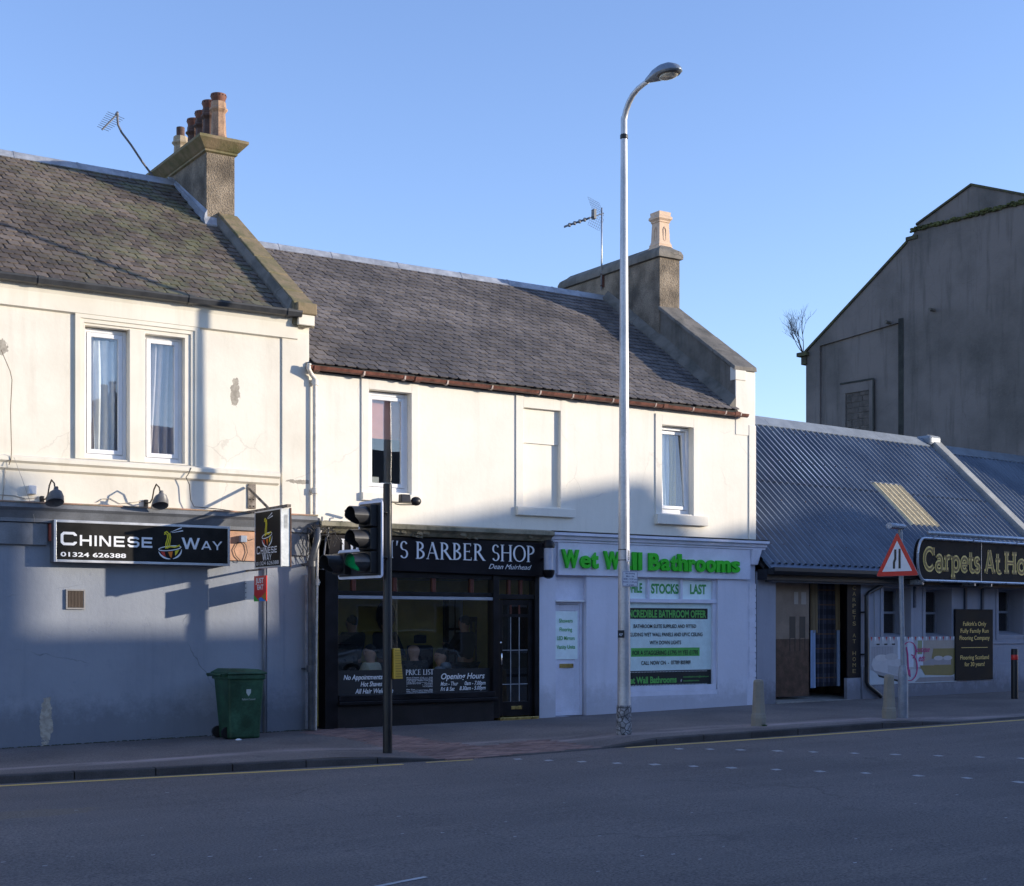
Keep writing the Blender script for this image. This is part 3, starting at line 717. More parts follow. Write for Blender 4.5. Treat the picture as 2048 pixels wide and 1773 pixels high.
# skew stones
sk_pts = [0, .13, .31, .49, .70, 1.0]; sp = (2.92/RY1)
def skp(t_, up): 
    y = -.12+t_*(chy0+.15); z = 6.62+t_*(chy0+.1)*(RZ1-EZ1)/RY1
    return y, z+up
for i, (a, b_) in enumerate(zip(sk_pts, sk_pts[1:])):
    (ya, za), (yb, zb) = skp(a+.006, 0), skp(b_-.006, 0)
    mb = MB().hexa([(9.30, ya, za-.25), (9.655, ya, za-.25), (9.655, yb, zb-.25), (9.30, yb, zb-.25)], [(9.30, ya, za+.13), (9.655, ya, za+.11), (9.655, yb, zb+.11), (9.30, yb, zb+.13)])
    part('skew_stone', mb, STONE, B1, bevel=.015)
part('skew_putt', MB().box(9.36, 9.63, -.16, .05, 6.40, 6.56), TRIM, B1, bevel=.01)
part('skew_putt', MB().box(9.33, 9.66, -.19, .12, 6.56, 6.74), STONE, B1, bevel=.02)
mb = MB().hexa([(9.24, 2.9, 8.52), (9.31, 2.9, 8.52), (9.31, -.05, 6.5), (9.24, -.05, 6.5)], [(9.24, 2.9, 8.66), (9.31, 2.9, 8.78), (9.31, -.05, 6.80), (9.24, -.05, 6.64)]); part('mortar_fillet', mb, CEMENT, B1)
ck = part('chimney', BX(chx0, chx1, chy0, chy1, 6.6, 9.84), HARL, B1, bevel=.012)
mb = MB(); rings = []
for d, z in ((.0, 9.80), (.035, 9.82), (.035, 9.85), (.06, 9.87), (.18, 10.0), (.18, 10.045), (.12, 10.07)):
    rings.append([(chx0-d, chy0-d, z), (chx1+d, chy0-d, z), (chx1+d, chy1+d, z), (chx0-d, chy1+d, z)])
part('chimney_cope', mb.loft(rings), STONE, ck)
part('flashing', MB().hexa([(9.03, 2.86, 8.58), (9.09, 2.86, 8.58), (9.09, 4.6, 9.80), (9.03, 4.6, 9.80)], [(9.05, 2.86, 8.75), (9.092, 2.86, 8.82), (9.092, 4.6, 9.84), (9.05, 4.6, 9.82)]), LEAD, ck)
part('flashing', MB().hexa([(9.03, 2.80, 8.50), (9.33, 2.80, 8.50), (9.33, 2.90, 8.56), (9.03, 2.90, 8.56)], [(9.03, 2.78, 8.56), (9.33, 2.78, 8.56), (9.33, 2.895, 8.72), (9.03, 2.895, 8.72)]), LEAD, ck)
TERRA = M('buff fireclay', (.30, .185, .125), .8, .3, 5, .35, 40, col2=(.44, .28, .18))
SOOT = M('sooty fireclay', (.10, .058, .046), .8, .35, 6, .25, 40)
def pot(y, x, h, mat, cowl=True, name='chimney_pot'):
    z = 10.06; prof = [(.145, z), (.15, z+.10), (.132, z+.14), (.115, z+h*.72), (.122, z+h*.74), (.155, z+h*.80), (.155, z+h*.84), (.13, z+h*.87), (.125, z+h)]
    o = part(name, MB().lathe(x, y, prof, 8, pi/8), mat, ck)
    if cowl:
        c_ = part('cowl', MB().lathe(x, y, [(.095, z+h-.02), (.115, z+h+.01), (.12, z+h+.05), (.133, z+h+.07), (.133, z+h+.13), (.10, z+h+.13)], 16), M('red clay cowl', (.17, .07, .05), .7, .15, 9, .1), o, smooth='auto')
        mb = MB()
        for k in range(14):
            a = k*2*pi/14; mb.sphere((x+.132*math.cos(a), y+.132*math.sin(a), z+h+.10), .011, 6, 4)
        part('vent_holes', mb, DARK, o)
    else:
        part('flue_liner', MB().lathe(x, y, [(.075, z+h-.02), (.075, z+h+.17), (.065, z+h+.175)], 12), SOOT, o, smooth='auto')
    return o
cxm = (chx0+chx1)/2+.05
for y_, h_, mt in ((3.12, .70, TERRA), (3.52, .70, SOOT), (3.86, .62, SOOT), (4.24, .60, SOOT)): pot(y_, cxm, h_, mt)
pot(4.93, cxm, .62, M('weathered buff pot', (.36, .29, .20), .8, .25, 5, .2), False)
# fascia of the takeaway
part('shop_cornice', cornice(-4, 9.66, [(.20, 3.50), (.20, 3.44), (.15, 3.40), (.09, 3.30), (.09, 3.25), (.0, 3.24)]), GPAINT, B1)
part('cornice_lead', MB().box(-4, 9.66, -.215, .0, 3.502, 3.522), M('lichen covered lead', (.34, .29, .20), .8, .3, 8, .3, col2=(.45, .25, .17)), B1)
part('frieze', BX(-4, onY(92, 1060).x, -.06, .01, 2.94, 3.238), GPAINT, B1, bevel=.005)
part('frieze', BX(onY(545, 1060).x, 9.58, -.06, .01, 2.90, 3.238), GPAINT, B1, bevel=.005)
part('backing_board', BX(onY(96, 1060).x, onY(452, 1060).x, -.075, .01, 3.0, 3.238), M('faded red board', (.42, .10, .07), .6, .25, 6, .1), B1)
part('backing_board', BX(onY(452, 1060).x+.004, onY(543, 1060).x, -.04, .01, 2.80, 3.236), M('faded salmon board', (.50, .29, .19), .7, .2, 6, .1), B1)
part('conduit', MB().tube([(onY(527, 1200).x, -.03, 2.75), (onY(527, 1200).x, -.03, zg(9))], .022, 8), GPAINT, B1, smooth=True)
part('pilaster', BX(onY(533, 1300).x, onY(566, 1300).x, -.018, .01, .1, 2.9), GREYL, B1, bevel=.004)
vx0, vx1 = onY(131, 1200).x, onY(169, 1200).x
vent = thing('vent_grille', 'square brown ventilation grille set low in the grey painted wall', 'vent', ((vx0+vx1)/2, 0, 2.0))
part('frame', frame_mb(vx0, vx1, 2.06, 2.335, .02, -.03, .0), M('grey plastic', (.25, .24, .24), .6), vent)
vm = M('brown plastic', (.09, .065, .05), .6)
for k in range(11): part('slat', BX(vx0+.022+k*(vx1-vx0-.044)/11, vx0+.022+(k+.62)*(vx1-vx0-.044)/11, -.022, .0, 2.085, 2.312), vm, vent)
part('back_plate', BX(vx0+.02, vx1-.02, -.006, -.001, 2.08, 2.315), DARK, vent)
# curtains behind the windows
VOILE = flat('white voile', (.88, .87, .88), .9); DKC = flat('mauve grey curtain', (.58, .53, .57), .95); PANEL = flat('faint lace', (.30, .31, .36), .95)
def curtain(name, x0, x1, z0, z1, y, mat, label, n=9, amp=.03, taper=0, group=None):
    mb = MB(); cols = n*8; g_ = []
    for j in range(9):
        tt = j/8; z = lerp(z1, z0, tt); xa = x0+taper*tt*(x1-x0) ; row = []
        for i in range(cols+1):
            u = i/cols; row.append((lerp(xa, x1, u), y+amp*math.sin(u*n*2*pi+.8*math.sin(u*7))*(1+.3*tt)+.015*math.sin(tt*5+u*9), z))
        g_.append(row)
    mb.sheet(g_); return solo(name, mb, mat, label, 'curtain', group, smooth=True)
a, b_ = WX[0], WX[1]
curtain('voile_curtain', a+.03, a+.20, 4.2, 6.0, .25, DKC, 'dim lace curtain edge at the left side of the first bedroom window', 3)
curtain('voile_curtain', a+.19, b_-.13, 4.2, 5.9, .215, VOILE, 'bright white voile drop in the middle of the first bedroom window', 3, .02)
curtain('voile_curtain', a+.44, b_-.02, 4.2, 6.0, .25, DKC, 'greyish voile drop at the right of the first bedroom window', 4)
a, b_ = WX[2], WX[3]
curtain('dark_curtain', a+.10, b_+.02, 4.2, 6.0, .24, DKC, 'dark mauve curtain drawn half across the second bedroom window', 6, .03, -.25)
curtain('net_curtain', a-.02, b_+.02, 4.2, 6.0, .48, PANEL, 'faint lace net hanging behind the dark curtain of the second bedroom window', 8, .02)

# ------------------------------------------------------------------ building 2: barber and bathroom shop
EZ2 = 5.84; RY2 = 4.0; RZ2 = 8.66
B2 = thing('shop_building', 'two storey cream building with dark slate roof over the barber and the bathroom shop', 'building', (14, 0, .27))
def fx(px): return onY(px, 900).x
w1 = (fx(737), fx(822), 3.95, 5.555); w3 = (fx(1323), fx(1386), 3.86, 5.45); bl = (fx(1046), fx(1120), 3.86, 5.51, .07)
part('wall', wall_holes(9.61, 18.81, 3.40, 5.86, [w1, w3, bl], 0, .2), CREAM2, B2)
part('blind_window', BX(bl[0]-.02, bl[1]+.02, .07, .2, 3.8, 4.92), CREAM2, B2); part('blind_window', BX(bl[0]-.02, bl[1]+.02, .045, .2, 4.925, 5.54), CREAM2, B2)
mb = MB(); mb.prism([(0.003, 3.40), (0.003, 6.64), (.10, 6.66), (2.25, 8.16), (2.25, 8.6), (5.55, 8.6), (5.6, 7.4), (8, 5.8), (8, -.2), (2.6, -.2), (2.6, 3.40)], lambda a, b_, c_: (c_, a, b_), 18.31, 18.80)
part('gable', mb, CEMENT, B2)
part('parapet_end', BX(18.312, 18.805, -.012, .09, 5.4, 6.60), CREAM2, B2, bevel=.01); part('parapet_block', BX(18.29, 18.56, -.03, .12, 6.42, 6.68), CREAM2, B2, bevel=.01)
part('rear_wall', BX(9.62, 18.3, 2.7, 7.9, -.3, 5.7), CEMENT, B2)
part('floor_slab', BX(9.62, 18.3, .35, 2.7, 3.2, 3.38), CEMENT, B2)
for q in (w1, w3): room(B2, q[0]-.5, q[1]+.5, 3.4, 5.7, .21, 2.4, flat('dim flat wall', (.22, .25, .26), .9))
PEACH = flat('terracotta blind', (.60, .25, .17), .9)
solo('roller_blind', BX(w1[0]+.06, w1[1]-.06, .235, .245, 4.82, 5.5), PEACH, 'terracotta roller blind half drawn in the window above the barber sign', 'blind')
for x_, h_ in ((w1[0]+.08, .24), (w1[0]+.36, .16)): solo('cardboard_box', BX(x_, x_+.24, .26, .36, 3.97, 3.97+h_), flat('pale box card', (.55, .55, .52), .8), ('taller' if h_ > .2 else 'lower')+' pale box on the inner sill of the window above the barber sign', 'box')
curtain('cream_curtain', w3[0]+.03, w3[0]+.42, 3.9, 5.4, .30, flat('pale blue net', (.62, .68, .72), .9), 'pale net curtain at the left of the tilted window above the green letters', 4, .02)
curtain('yellow_curtain', w3[0]+.42, w3[0]+.58, 3.9, 5.4, .30, flat('mustard curtain', (.45, .36, .12), .9), 'mustard curtain at the right of the tilted window above the green letters', 2, .02)
# raised bands round the openings
for (q, nm, pl_, pr_) in ((w1, 'window_surround', 722, 836), (bl, 'window_surround', 1031, 1131), (w3, 'window_surround', 1310, 1396)):
    x0_, x1_ = fx(pl_), fx(pr_); zt = q[3]+.19
    mb = MB().box(x0_, q[0]-.001, -.02, .01, q[2]-.03, zt).box(q[1]+.001, x1_, -.02, .01, q[2]-.03, zt).box(q[0]-.001, q[1]+.001, -.02, .01, q[3]+.001, zt)
    part(nm, mb, CREAM2, B2, bevel=.004)
part('window_sill', BX(fx(722), fx(838), -.06, .05, 3.80, 3.925), CREAM2, B2, bevel=.008)
part('window_sill', BX(fx(1031), fx(1146), -.07, .05, 3.69, 3.835), CREAM2, B2, bevel=.008)
part('window_sill', BX(fx(1309), fx(1411), -.09, .05, 3.66, 3.835), CREAM2, B2, bevel=.008)
upvc_window(B2, w1[0], w1[1], 3.96, 5.54); upvc_window(B2, w3[0], w3[1], 3.87, 5.44, tilt=R(3.5))
bpy.context.view_layer.update()
mgl2 = slatemat('blue grey slate', (.060, .057, .063), (.175, .158, .155), (.30, .25, .21), .5)
slate_roof(B2, 9.55, 18.33, -.06, EZ2, RY2, RZ2, .185, .165, mgl2, skip=lambda x, v: x < 9.66 and v > .0 and v > .25 and False)
ridge(B2, [9.6, 10.9, 11.95, 13.35, 14.75, 15.85, 16.95, 17.6, 18.34], RY2, RZ2+.03)
mo = MB()
for k in range(22):
    x_ = 9.66+k*.17; mo.box(x_, x_+.15, -.05+random.uniform(-.02, .01), .02, EZ2-.055-random.random()*.02, EZ2-.015)
part('eaves_mortar', mo, M('mossy mortar', (.07, .065, .045), .95, .4, 6, .5), B2)
mb = MB().loft([[(x_, -.12+p, z+q) for p, q in ((.06, -.045), (.0, -.062), (-.04, -.045), (-.06, -.0), (-.05, .0), (.06, .0))] for x_, z in ((fx(608), 5.80), (18.50, 5.775))])
part('gutter', mb, GLAZED, B2)
for px in (719, 800, 885, 974, 1070, 1135, 1215, 1300, 1375, 1440, 1470):
    x_ = fx(px); part('gutter_bracket', MB().loft([[(q, -.12+p, 5.785+z) for p, z in ((.06, -.052), (-.002, -.070), (-.046, -.052), (-.067, .005), (.06, .008))] for q in (x_-.013, x_+.013)]), M('white bracket', (.55, .45, .40), .6), B2)
for px in (625, 826, 1165, 1320, 1463):
    x_ = fx(px); part('gutter_joint', MB().loft([[(q, -.12+p, 5.787+z) for p, z in ((.06, -.056), (-.004, -.075), (-.05, -.055), (-.072, .008), (.06, .01))] for q in (x_-.05, x_+.05)]), GLAZED, B2)
# parapet skew coping and fillet, chimney of building 2
for a, b_ in zip([0, .27, .5, .76], [.27, .5, .76, 1.0]):
    ya, za = lerp(-.04, 2.22, a)+.004, lerp(6.60, 8.14, a); yb, zb = lerp(-.04, 2.22, b_)-.004, lerp(6.60, 8.14, b_)
    part('skew_stone', MB().hexa([(18.25, ya, za), (18.83, ya, za), (18.83, yb, zb), (18.25, yb, zb)], [(18.27, ya, za+.07), (18.82, ya, za+.09), (18.82, yb, zb+.09), (18.27, yb, zb+.07)]), CEMENT, B2, bevel=.015)
part('mortar_fillet', MB().hexa([(18.14, 3.9, 8.60), (18.31, 3.9, 8.62), (18.31, -.02, 5.87), (18.14, -.02, 5.85)], [(18.16, 3.9, 8.68), (18.31, 3.9, 8.86), (18.31, -.02, 6.10), (18.16, -.02, 5.93)]), CEMENT, B2)
ck2 = part('chimney', BX(18.292, 18.812, 2.2, 5.6, 7.4, 9.18), HARL, B2, bevel=.01)
rings = [[(18.295-d, 2.2-d, z), (18.81+d, 2.2-d, z), (18.81+d, 5.6+d, z), (18.295-d, 5.6+d, z)] for d, z in ((.0, 9.17), (.05, 9.19), (.055, 9.27), (.02, 9.35), (-.09, 9.42), (-.14, 9.47))]
part('chimney_cope', MB().loft(rings), CEMENT, ck2, smooth='auto')
def sq(cx, cy, prof): return MB().loft([[(cx-r, cy-r, z), (cx+r, cy-r, z), (cx+r, cy+r, z), (cx-r, cy+r, z)] for r, z in [(q*.9, w_) for q, w_ in prof]])
pz = 9.40
cp = part('chimney_pot', sq(18.56, 2.5, [(.19, pz), (.19, pz+.06), (.175, pz+.08), (.182, pz+.10), (.165, pz+.13), (.15, pz+.18), (.135, pz+.54), (.155, pz+.56), (.15, pz+.58), (.19, pz+.62), (.19, pz+.66), (.16, pz+.69), (.165, pz+.76), (.12, pz+.76), (.12, pz+.7)]), M('pale buff fireclay', (.62, .45, .32), .7, .1, 8, .15), ck2)
for fxx in (0, 1):
    mb = MB(); 
    oc = [(-.035, .22), (0, .16), (.035, .22), (.035, .40), (0, .46), (-.035, .40)]
    for (a, c_), (a2, c2) in zip(oc, oc[1:]+oc[:1]):
        if fxx: mb.tube([(18.56-.134, 2.5+a, pz+c_), (18.56-.134, 2.5+a2, pz+c2)], .007, 5)
        else: mb.tube([(18.56+a, 2.5-.134, pz+c_), (18.56+a2, 2.5-.134, pz+c2)], .007, 5)
    part('moulded_panel', mb, MATS['pale buff fireclay'], cp)
# vertical arris line near the right edge
part('corner_strip', BX(fx(1497), 18.815, -.02, .01, 3.45, 5.6), CREAM2, B2, bevel=.004)

# barber shop front --------------------------------------------------
def fz(py, px=850, Y=0): return onY(px, py, Y).z
dirt = plaster('dirty stone cornice', (.30, .27, .20), (.07, .075, .045), crack=0, stain=1.0, bump=.9, vs=3)
part('shop_cornice', cornice(9.70, fx(1092), [(.10, 3.45), (.26, 3.42), (.26, 3.36), (.18, 3.32), (.12, 3.26), (.0, 3.24)]), dirt, B2)
mb = MB()
for k in range(14):
    x_ = random.uniform(10.2, 13.8); s_ = random.uniform(.03, .09); z_ = random.uniform(3.24, 3.33)
    mb.hexa([(x_, -.20, z_), (x_+s_*1.6, -.19, z_-.02), (x_+s_*1.5, -.12, z_-.01), (x_, -.12, z_)], [(x_+.01, -.23, z_+s_*.5), (x_+s_*1.3, -.21, z_+s_*.4), (x_+s_*1.3, -.14, z_+s_*.5), (x_, -.14, z_+s_*.6)])
part('broken_mouldings', mb, dirt, B2, kind='stuff')
BF = thing('barber_shop_sign', 'long black fascia board lettered for the barber shop, above the dark shop front', 'sign', (12, -.1, 2.7))
mb = MB().hexa([(fx(651), -.11, 2.72), (fx(651), .0, 2.72), (fx(1082), .0, 2.66), (fx(1082), -.11, 2.66)], [(fx(651), -.13, 3.235), (fx(651), .0, 3.235), (fx(1082), .0, 3.235), (fx(1082), -.13, 3.235)])
part('board', mb, M('black sign board', (.010, .009, .012), .5, .25, 3, .03, spec=.15), BF, bevel=.006)
O0 = Vector((0, -.135, 0)); UX = Vector((1, 0, 0)); NY = Vector((0, -1, 0))
def bt(py, px): return onY(px, py, -.135).z
xD = onY(681, 1080, -.135).x; xP = onY(1070, 1130, -.135).x
strokes('letter', "DEAN'S BARBER SHOP", gl_serif, O0, UX, NY, xD, bt(1120, 900), xP-xD, .275, WHITE, BF, gap=.02, separate=True)
lettering('lettering', 'Dean Muirhead', O0, UX, NY, onY(977, 1140, -.135).x, bt(1139, 1020), onY(1063, 1140, -.135).x-onY(977, 1140, -.135).x, .085, WHITE, BF, 0, shear=.45)
# shop front timber
SF_ = part('shop_front', MB().box(fx(645), fx(671), -.10, .15, .1, 2.70), BLACKP, B2, bevel=.006)
x0_, x1_, xd = fx(672), fx(983), fx(1075)
zt0, zt1 = fz(1188), fz(1196)
part('stall_riser', BX(x0_, x1_, -.07, .15, .1, .60), M('black stall riser', (.010, .007, .008), .5, .5, 3, .25), SF_)
part('sill', BX(x0_-.02, x1_+.03, -.16, .15, .60, .655), BLACKP, SF_, bevel=.008); part('sill', BX(x0_, x1_+.01, -.11, .15, .657, .75), BLACKP, SF_, bevel=.008)
part('transom', BX(x0_, x1_, -.03, .12, fz(1190)-.02, fz(1190)+.045), BLACKP, SF_, bevel=.006)
part('shutter_rail', BX(x0_, x1_, -.045, .0, fz(1196)-.03, fz(1196)+.02), M('grey aluminium', (.33, .35, .40), .4, .1, 5, .03, metal=.3), SF_, bevel=.004)
MAH = M('mahogany mullion', (.10, .022, .012), .4, .3, 5, .1)
for px in (708, 790, 868, 944): part('mullion', BX(fx(px)-.035, fx(px)+.035, -.005, .08, fz(1190)+.045, 2.70), MAH, SF_, bevel=.006)
part('head_rail', BX(x0_, xd, -.02, .12, 2.60, 2.70), BLACKP, SF_)
part('pane', BX(x0_, x1_, .03, .038, .75, fz(1196)-.03), SHOPGL, SF_)
part('pane', BX(x0_, x1_, .03, .038, fz(1190)+.045, 2.62), SHOPGL, SF_)
part('post', BX(x1_, fx(995), -.06, .13, .30, 2.70), BLACKP, SF_, bevel=.006); part('post', BX(fx(1066), xd, -.06, .13, .28, 2.70), BLACKP, SF_, bevel=.006)
d0, d1 = fx(995), fx(1066); zb = zg(13.3)
part('door_transom', BX(d0, d1, -.04, .12, 2.28, 2.36), BLACKP, SF_, bevel=.004)
for k in (1, 2): part('mullion', BX(lerp(d0, d1, k/3)-.025, lerp(d0, d1, k/3)+.025, .0, .07, 2.36, 2.62), MAH, SF_)
part('pane', BX(d0, d1, .03, .038, 2.36, 2.62), SHOPGL, SF_)
DR = part('door', frame_mb(d0+.005, d1-.005, zb+.06, 2.275, .095, .0, .045, .24), BLACKP, B2, bevel=.004)
part('door_rail', BX(d0+.1, d1-.1, .002, .043, 1.98, 2.03), BLACKP, DR)
for k in (1, 2): part('door_rail', BX(lerp(d0+.1, d1-.1, k/3)-.014, lerp(d0+.1, d1-.1, k/3)+.014, .005, .04, 2.03, 2.19), MAH, DR)
part('pane', BX(d0+.1, d1-.1, .018, .025, zb+.30, 2.19), glass('obscure door glass', (.35, .38, .40), 1.0, .10), DR)
part('door_blind', BX(d0+.08, d1-.08, .055, .06, zb+.2, 2.2), flat('frosted grey film', (.13, .14, .145), .7), DR)
mb = MB()
for k in (1, 2): mb.box(lerp(d0+.1, d1-.1, k/3)-.005, lerp(d0+.1, d1-.1, k/3)+.005, .010, .0175, zb+.30, 1.98)
for z_ in (.85, 1.42): mb.box(d0+.1, d1-.1, .011, .0172, z_, z_+.01)
part('lead_strips', mb, LEAD, DR)
BRASS = M('brass', (.55, .40, .14), .3, .15, 9, .03, metal=.9)
part('letter_plate', BX(lerp(d0, d1, .38), lerp(d0, d1, .68), -.008, .0, zb+.17, zb+.225), BRASS, DR, bevel=.003)
part('handle', MB().tube([(d0+.05, -.03, 1.18), (d0+.05, -.05, 1.2), (d0+.05, -.05, 1.36), (d0+.05, -.03, 1.38)], .014, 8), M('polished steel', (.7, .7, .7), .2, metal=1), DR, smooth=True)
part('lock', MB().sphere((d0+.05, -.01, 1.55), .024), MATS['polished steel'], DR, smooth=True)
part('threshold', BX(d0-.02, d1+.04, -.12, .1, zb-.02, zb+.045), BRASS, B2, bevel=.005)
# window graphics of the barber
G_ = thing('window_graphics', 'black vinyl band with white price list and opening hours across the barber window', 'sign', ((x0_+x1_)/2, .025, .76))
gy = .026; ztop = onY(830, 1339, gy).z
part('band', BX(x0_+.01, x1_-.01, gy, gy+.003, .755, ztop), flat('black vinyl', (.008, .008, .010), .6), G_)
Og = Vector((0, gy, 0))
def gtext(s, pa, pb, pyb, hpx, bold=.02, shear=.25, mat=WHITE, par=G_, O=Og, y=gy):
    a = onY(pa, pyb, y).x; b2 = onY(pb, pyb, y).x; z = onY((pa+pb)/2, pyb, y).z; h = onY((pa+pb)/2, pyb-hpx, y).z-z
    lettering('lettering', s, O, UX, NY, a, z, b2-a, h, mat, par, bold, shear=shear)
gtext('No Appointments Needed', 687, 802, 1359, 10); gtext('Hot Shaves', 721, 764, 1373, 10); gtext('All Hair Welcome', 710, 786, 1387, 10)
a = onY(811, 1350, gy).x; b2 = onY(867, 1350, gy).x
strokes('lettering', 'PRICE LIST', gl_serif, Og, UX, NY, a, onY(840, 1350, gy).z, b2-a, .085, WHITE, G_, gap=.02)
gtext('Opening Hours', 882, 969, 1358, 12); gtext('Mon - Thur', 881, 916, 1371.5, 8); gtext('0am - 7.00pm', 929, 971, 1370, 8); gtext('Fri & Sat', 881, 909, 1382, 8); gtext('8.30am - 5.00pm', 919, 971, 1380, 8)
for k, (s1, s2) in enumerate((('Basic Clipper Cut', '£5.50'), ('Restyle/Gentlemens Style Pensions', '£5.50'), ('Full Head Clipper Cut', '£5.00'), ('Long Hair', '£11.00'), ('Childrens Cuts', '0-5 (under)'), ("   '           '", '6-9 (under)'), ("   '           '", '10-15 (under)'), ('', ''), ('Flat Top', '£8.00'), ('Hair Tattoo (One Side)', '£5.00'), ('Colour or Highlights', '£25.00'), ('Shave (Full Face)', '£10.00'))):
    if s1: 
        py = 1356.6+k*3.0; gtext(s1, 813, 813+min(44, 2.05*len(s1)), py, 2.2, .012, 0); gtext(s2, 865-1.45*len(s2), 865, py-.3, 2.2, .012, 0)
        if k < 4 or k > 7: part('dotted_rule', BX(onY(813+min(44, 2.05*len(s1))+1, py, gy).x, onY(863-1.45*len(s2), py, gy).x, gy-.004, gy-.002, onY(840, py, gy).z, onY(840, py-.4, gy).z), WHITE, G_)
# the room inside
MUS = flat('mustard wall', (.62, .50, .14), .85)
room(B2, x0_-.2, fx(1085), .25, 2.72, .16, 2.69, MUS, 'shop_wall')
part('shop_floor', BX(x0_-.2, fx(1085), .16, 2.68, .24, .27), flat('dark vinyl floor', (.05, .04, .035), .5), B2)
part('shop_ceiling', BX(x0_-.2, fx(1085), .16, 2.68, 2.66, 2.71), flat('ceiling white', (.50, .50, .48), .9), B2)
mir = thing('wall_mirror', 'dark oval framed picture on the mustard wall of the barber shop', 'mirror', (12.15, 2.66, 1.7))
part('frame', MB().loft([[(12.35+(.17+d)*math.cos(a*pi/10), 2.65-y, 2.02+(.26+d)*math.sin(a*pi/10)) for a in range(20)] for d, y in ((0, 0), (.02, .03), (-.02, .05))]), DARK, mir)
dm = thing('partition_door', 'dark framed door with barred glass panes at the back of the barber shop', 'door', (13.6, 2.6, .27))
dmx = 13.55; part('frame', frame_mb(dmx, dmx+.75, .3, 2.45, .08, 2.56, 2.64, .3), flat('dark stained wood', (.03, .014, .01), .4), dm)
part('pane', BX(dmx+.08, dmx+.67, 2.60, 2.606, .6, 2.37), flat('painted daylight pane', (.42, .46, .56), .4), dm)  # opaque pale blue, daylight in the panes put into the colour
for z_ in (.95, 1.3, 1.75): part('glazing_bar', BX(dmx+.08, dmx+.67, 2.585, 2.598, z_, z_+.05), MATS['dark stained wood'], dm)
for x_ in (.22, .42): part('glazing_bar', BX(dmx+x_, dmx+x_+.025, 2.586, 2.599, .6, 2.37), MATS['dark stained wood'], dm)
part('back_counter', BX(10.3, 13.2, 2.35, 2.66, .27, 1.05), flat('dark cabinet', (.03, .025, .022), .5), B2)
bench = thing('waiting_bench', 'low dark bench behind the barber window where the customers sit', 'bench', (12, .45, .27))
part('seat', BX(10.4, 13.2, .35, .78, .68, .74), flat('dark bench leather', (.02, .018, .018), .5), bench, bevel=.02)
for x_ in (10.5, 11.8, 13.1): part('leg', BX(x_-.03, x_+.03, .4, .74, .27, .68), BLACKM, bench)
for x_, lb in ((10.95, 'left'), (12.4, 'middle')):
    bc = thing('barber_chair', 'black barber chair, the %s one, facing the counter' % lb, 'chair', (x_, 1.75, .27))
    part('seat', BX(x_-.27, x_+.27, 1.5, 2.02, .78, .92), BLACKP, bc, bevel=.04); part('backrest', BX(x_-.25, x_+.25, 1.42, 1.52, .92, 1.5), BLACKP, bc, bevel=.04)
    part('headrest', BX(x_-.12, x_+.12, 1.43, 1.5, 1.53, 1.68), BLACKP, bc, bevel=.03)
    part('pedestal', MB().lathe(x_, 1.75, [(.28, .27), (.27, .30), (.06, .33), (.05, .78)], 16), GALV, bc, smooth='auto')
    for s_ in (-1, 1): part('armrest', BX(x_+s_*.29-.03, x_+s_*.29+.03, 1.5, 1.95, 1.02, 1.08), BLACKP, bc, bevel=.015)

# bathroom shop front --------------------------------------------------
part('shop_cornice', cornice(fx(1091), 18.98, [(.13, 3.43), (.21, 3.42), (.21, 3.375), (.15, 3.355), (.14, 3.31), (.10, 3.295), (.10, 3.265), (.0, 3.26)]), GPAINTL, B2)
part('cornice_lead', BX(fx(1091), 18.98, -.215, .0, 3.432, 3.445), M('dark mossy lead', (.09, .085, .075), .8, .3, 8, .3), B2)
part('corbel', MB().hexa([(18.62, -.09, 2.98), (18.80, -.09, 2.98), (18.80, .0, 2.98), (18.62, .0, 2.98)], [(18.62, -.14, 3.26), (18.86, -.14, 3.26), (18.86, .0, 3.26), (18.62, .0, 3.26)]), GPAINTL, B2, bevel=.01)
p0, p1, p2, p3 = fx(1076), fx(1109), fx(1171), fx(1180)
wl_, wr_ = fx(1243), fx(1427); pr_ = fx(1434)
holes = [(p1, p2+.0, zg(14.5), 2.72, .16), (wl_, pr_, .58, 2.72, .14)]
part('ground_floor_wall', wall_holes(p0, 18.58, .0, 3.262, holes, -.03), GREYB, B2)
part('quoin_strip', BX(18.582, 18.80, -.012, .1, .0, 3.262), GPAINTL, B2, bevel=.006)
mb = MB()
for k in range(16): mb.box(18.64, 18.812, -.018-.006*(k % 2), .0, .75+k*.118, .75+k*.118+.105)
part('painted_quoins', mb, GPAINTL, B2)
WS = thing('bathroom_shop_sign', 'lilac grey fascia with raised bright green letters for the bathroom shop', 'sign', (16.4, -.06, 2.7))
part('board', BX(fx(1111), fx(1495), -.085, -.031, 2.70, 3.258), GPAINTL, WS, bevel=.006)
GREEN = M('bright green acrylic', (.035, .52, .02), .3, .04, 3, .0)
Ow = Vector((0, -.085, 0))
def word(s, pa, pb, pyb, h):
    a = onY(pa, pyb, -.12).x; b2 = onY(pb, pyb, -.12).x; z = onY((pa+pb)/2, pyb, -.12).z
    # letter by letter so that each is its own piece
    adv = {'W': 1.0, 'e': .60, 't': .42, 'a': .60, 'l': .32, 'B': .68, 'h': .62, 'r': .46, 'o': .62, 'm': .95, 's': .56}
    tot = sum(adv[c_] for c_ in s); x = a; u = (b2-a)/tot
    for c_ in s:
        lettering('letter', c_, Ow, UX, NY, x+(adv[c_]*u*.12 if c_ == 'l' else 0), z, adv[c_]*u*(.70 if c_ == 'l' else .93), h, GREEN, WS, .062 if c_ not in 'aes' else .045, ext=.05, lift=.012); x += adv[c_]*u
word('Wet', 1123, 1197, 1135, .30); word('Wall', 1207, 1285, 1138, .30); word('Bathrooms', 1297, 1480, 1142, .295)
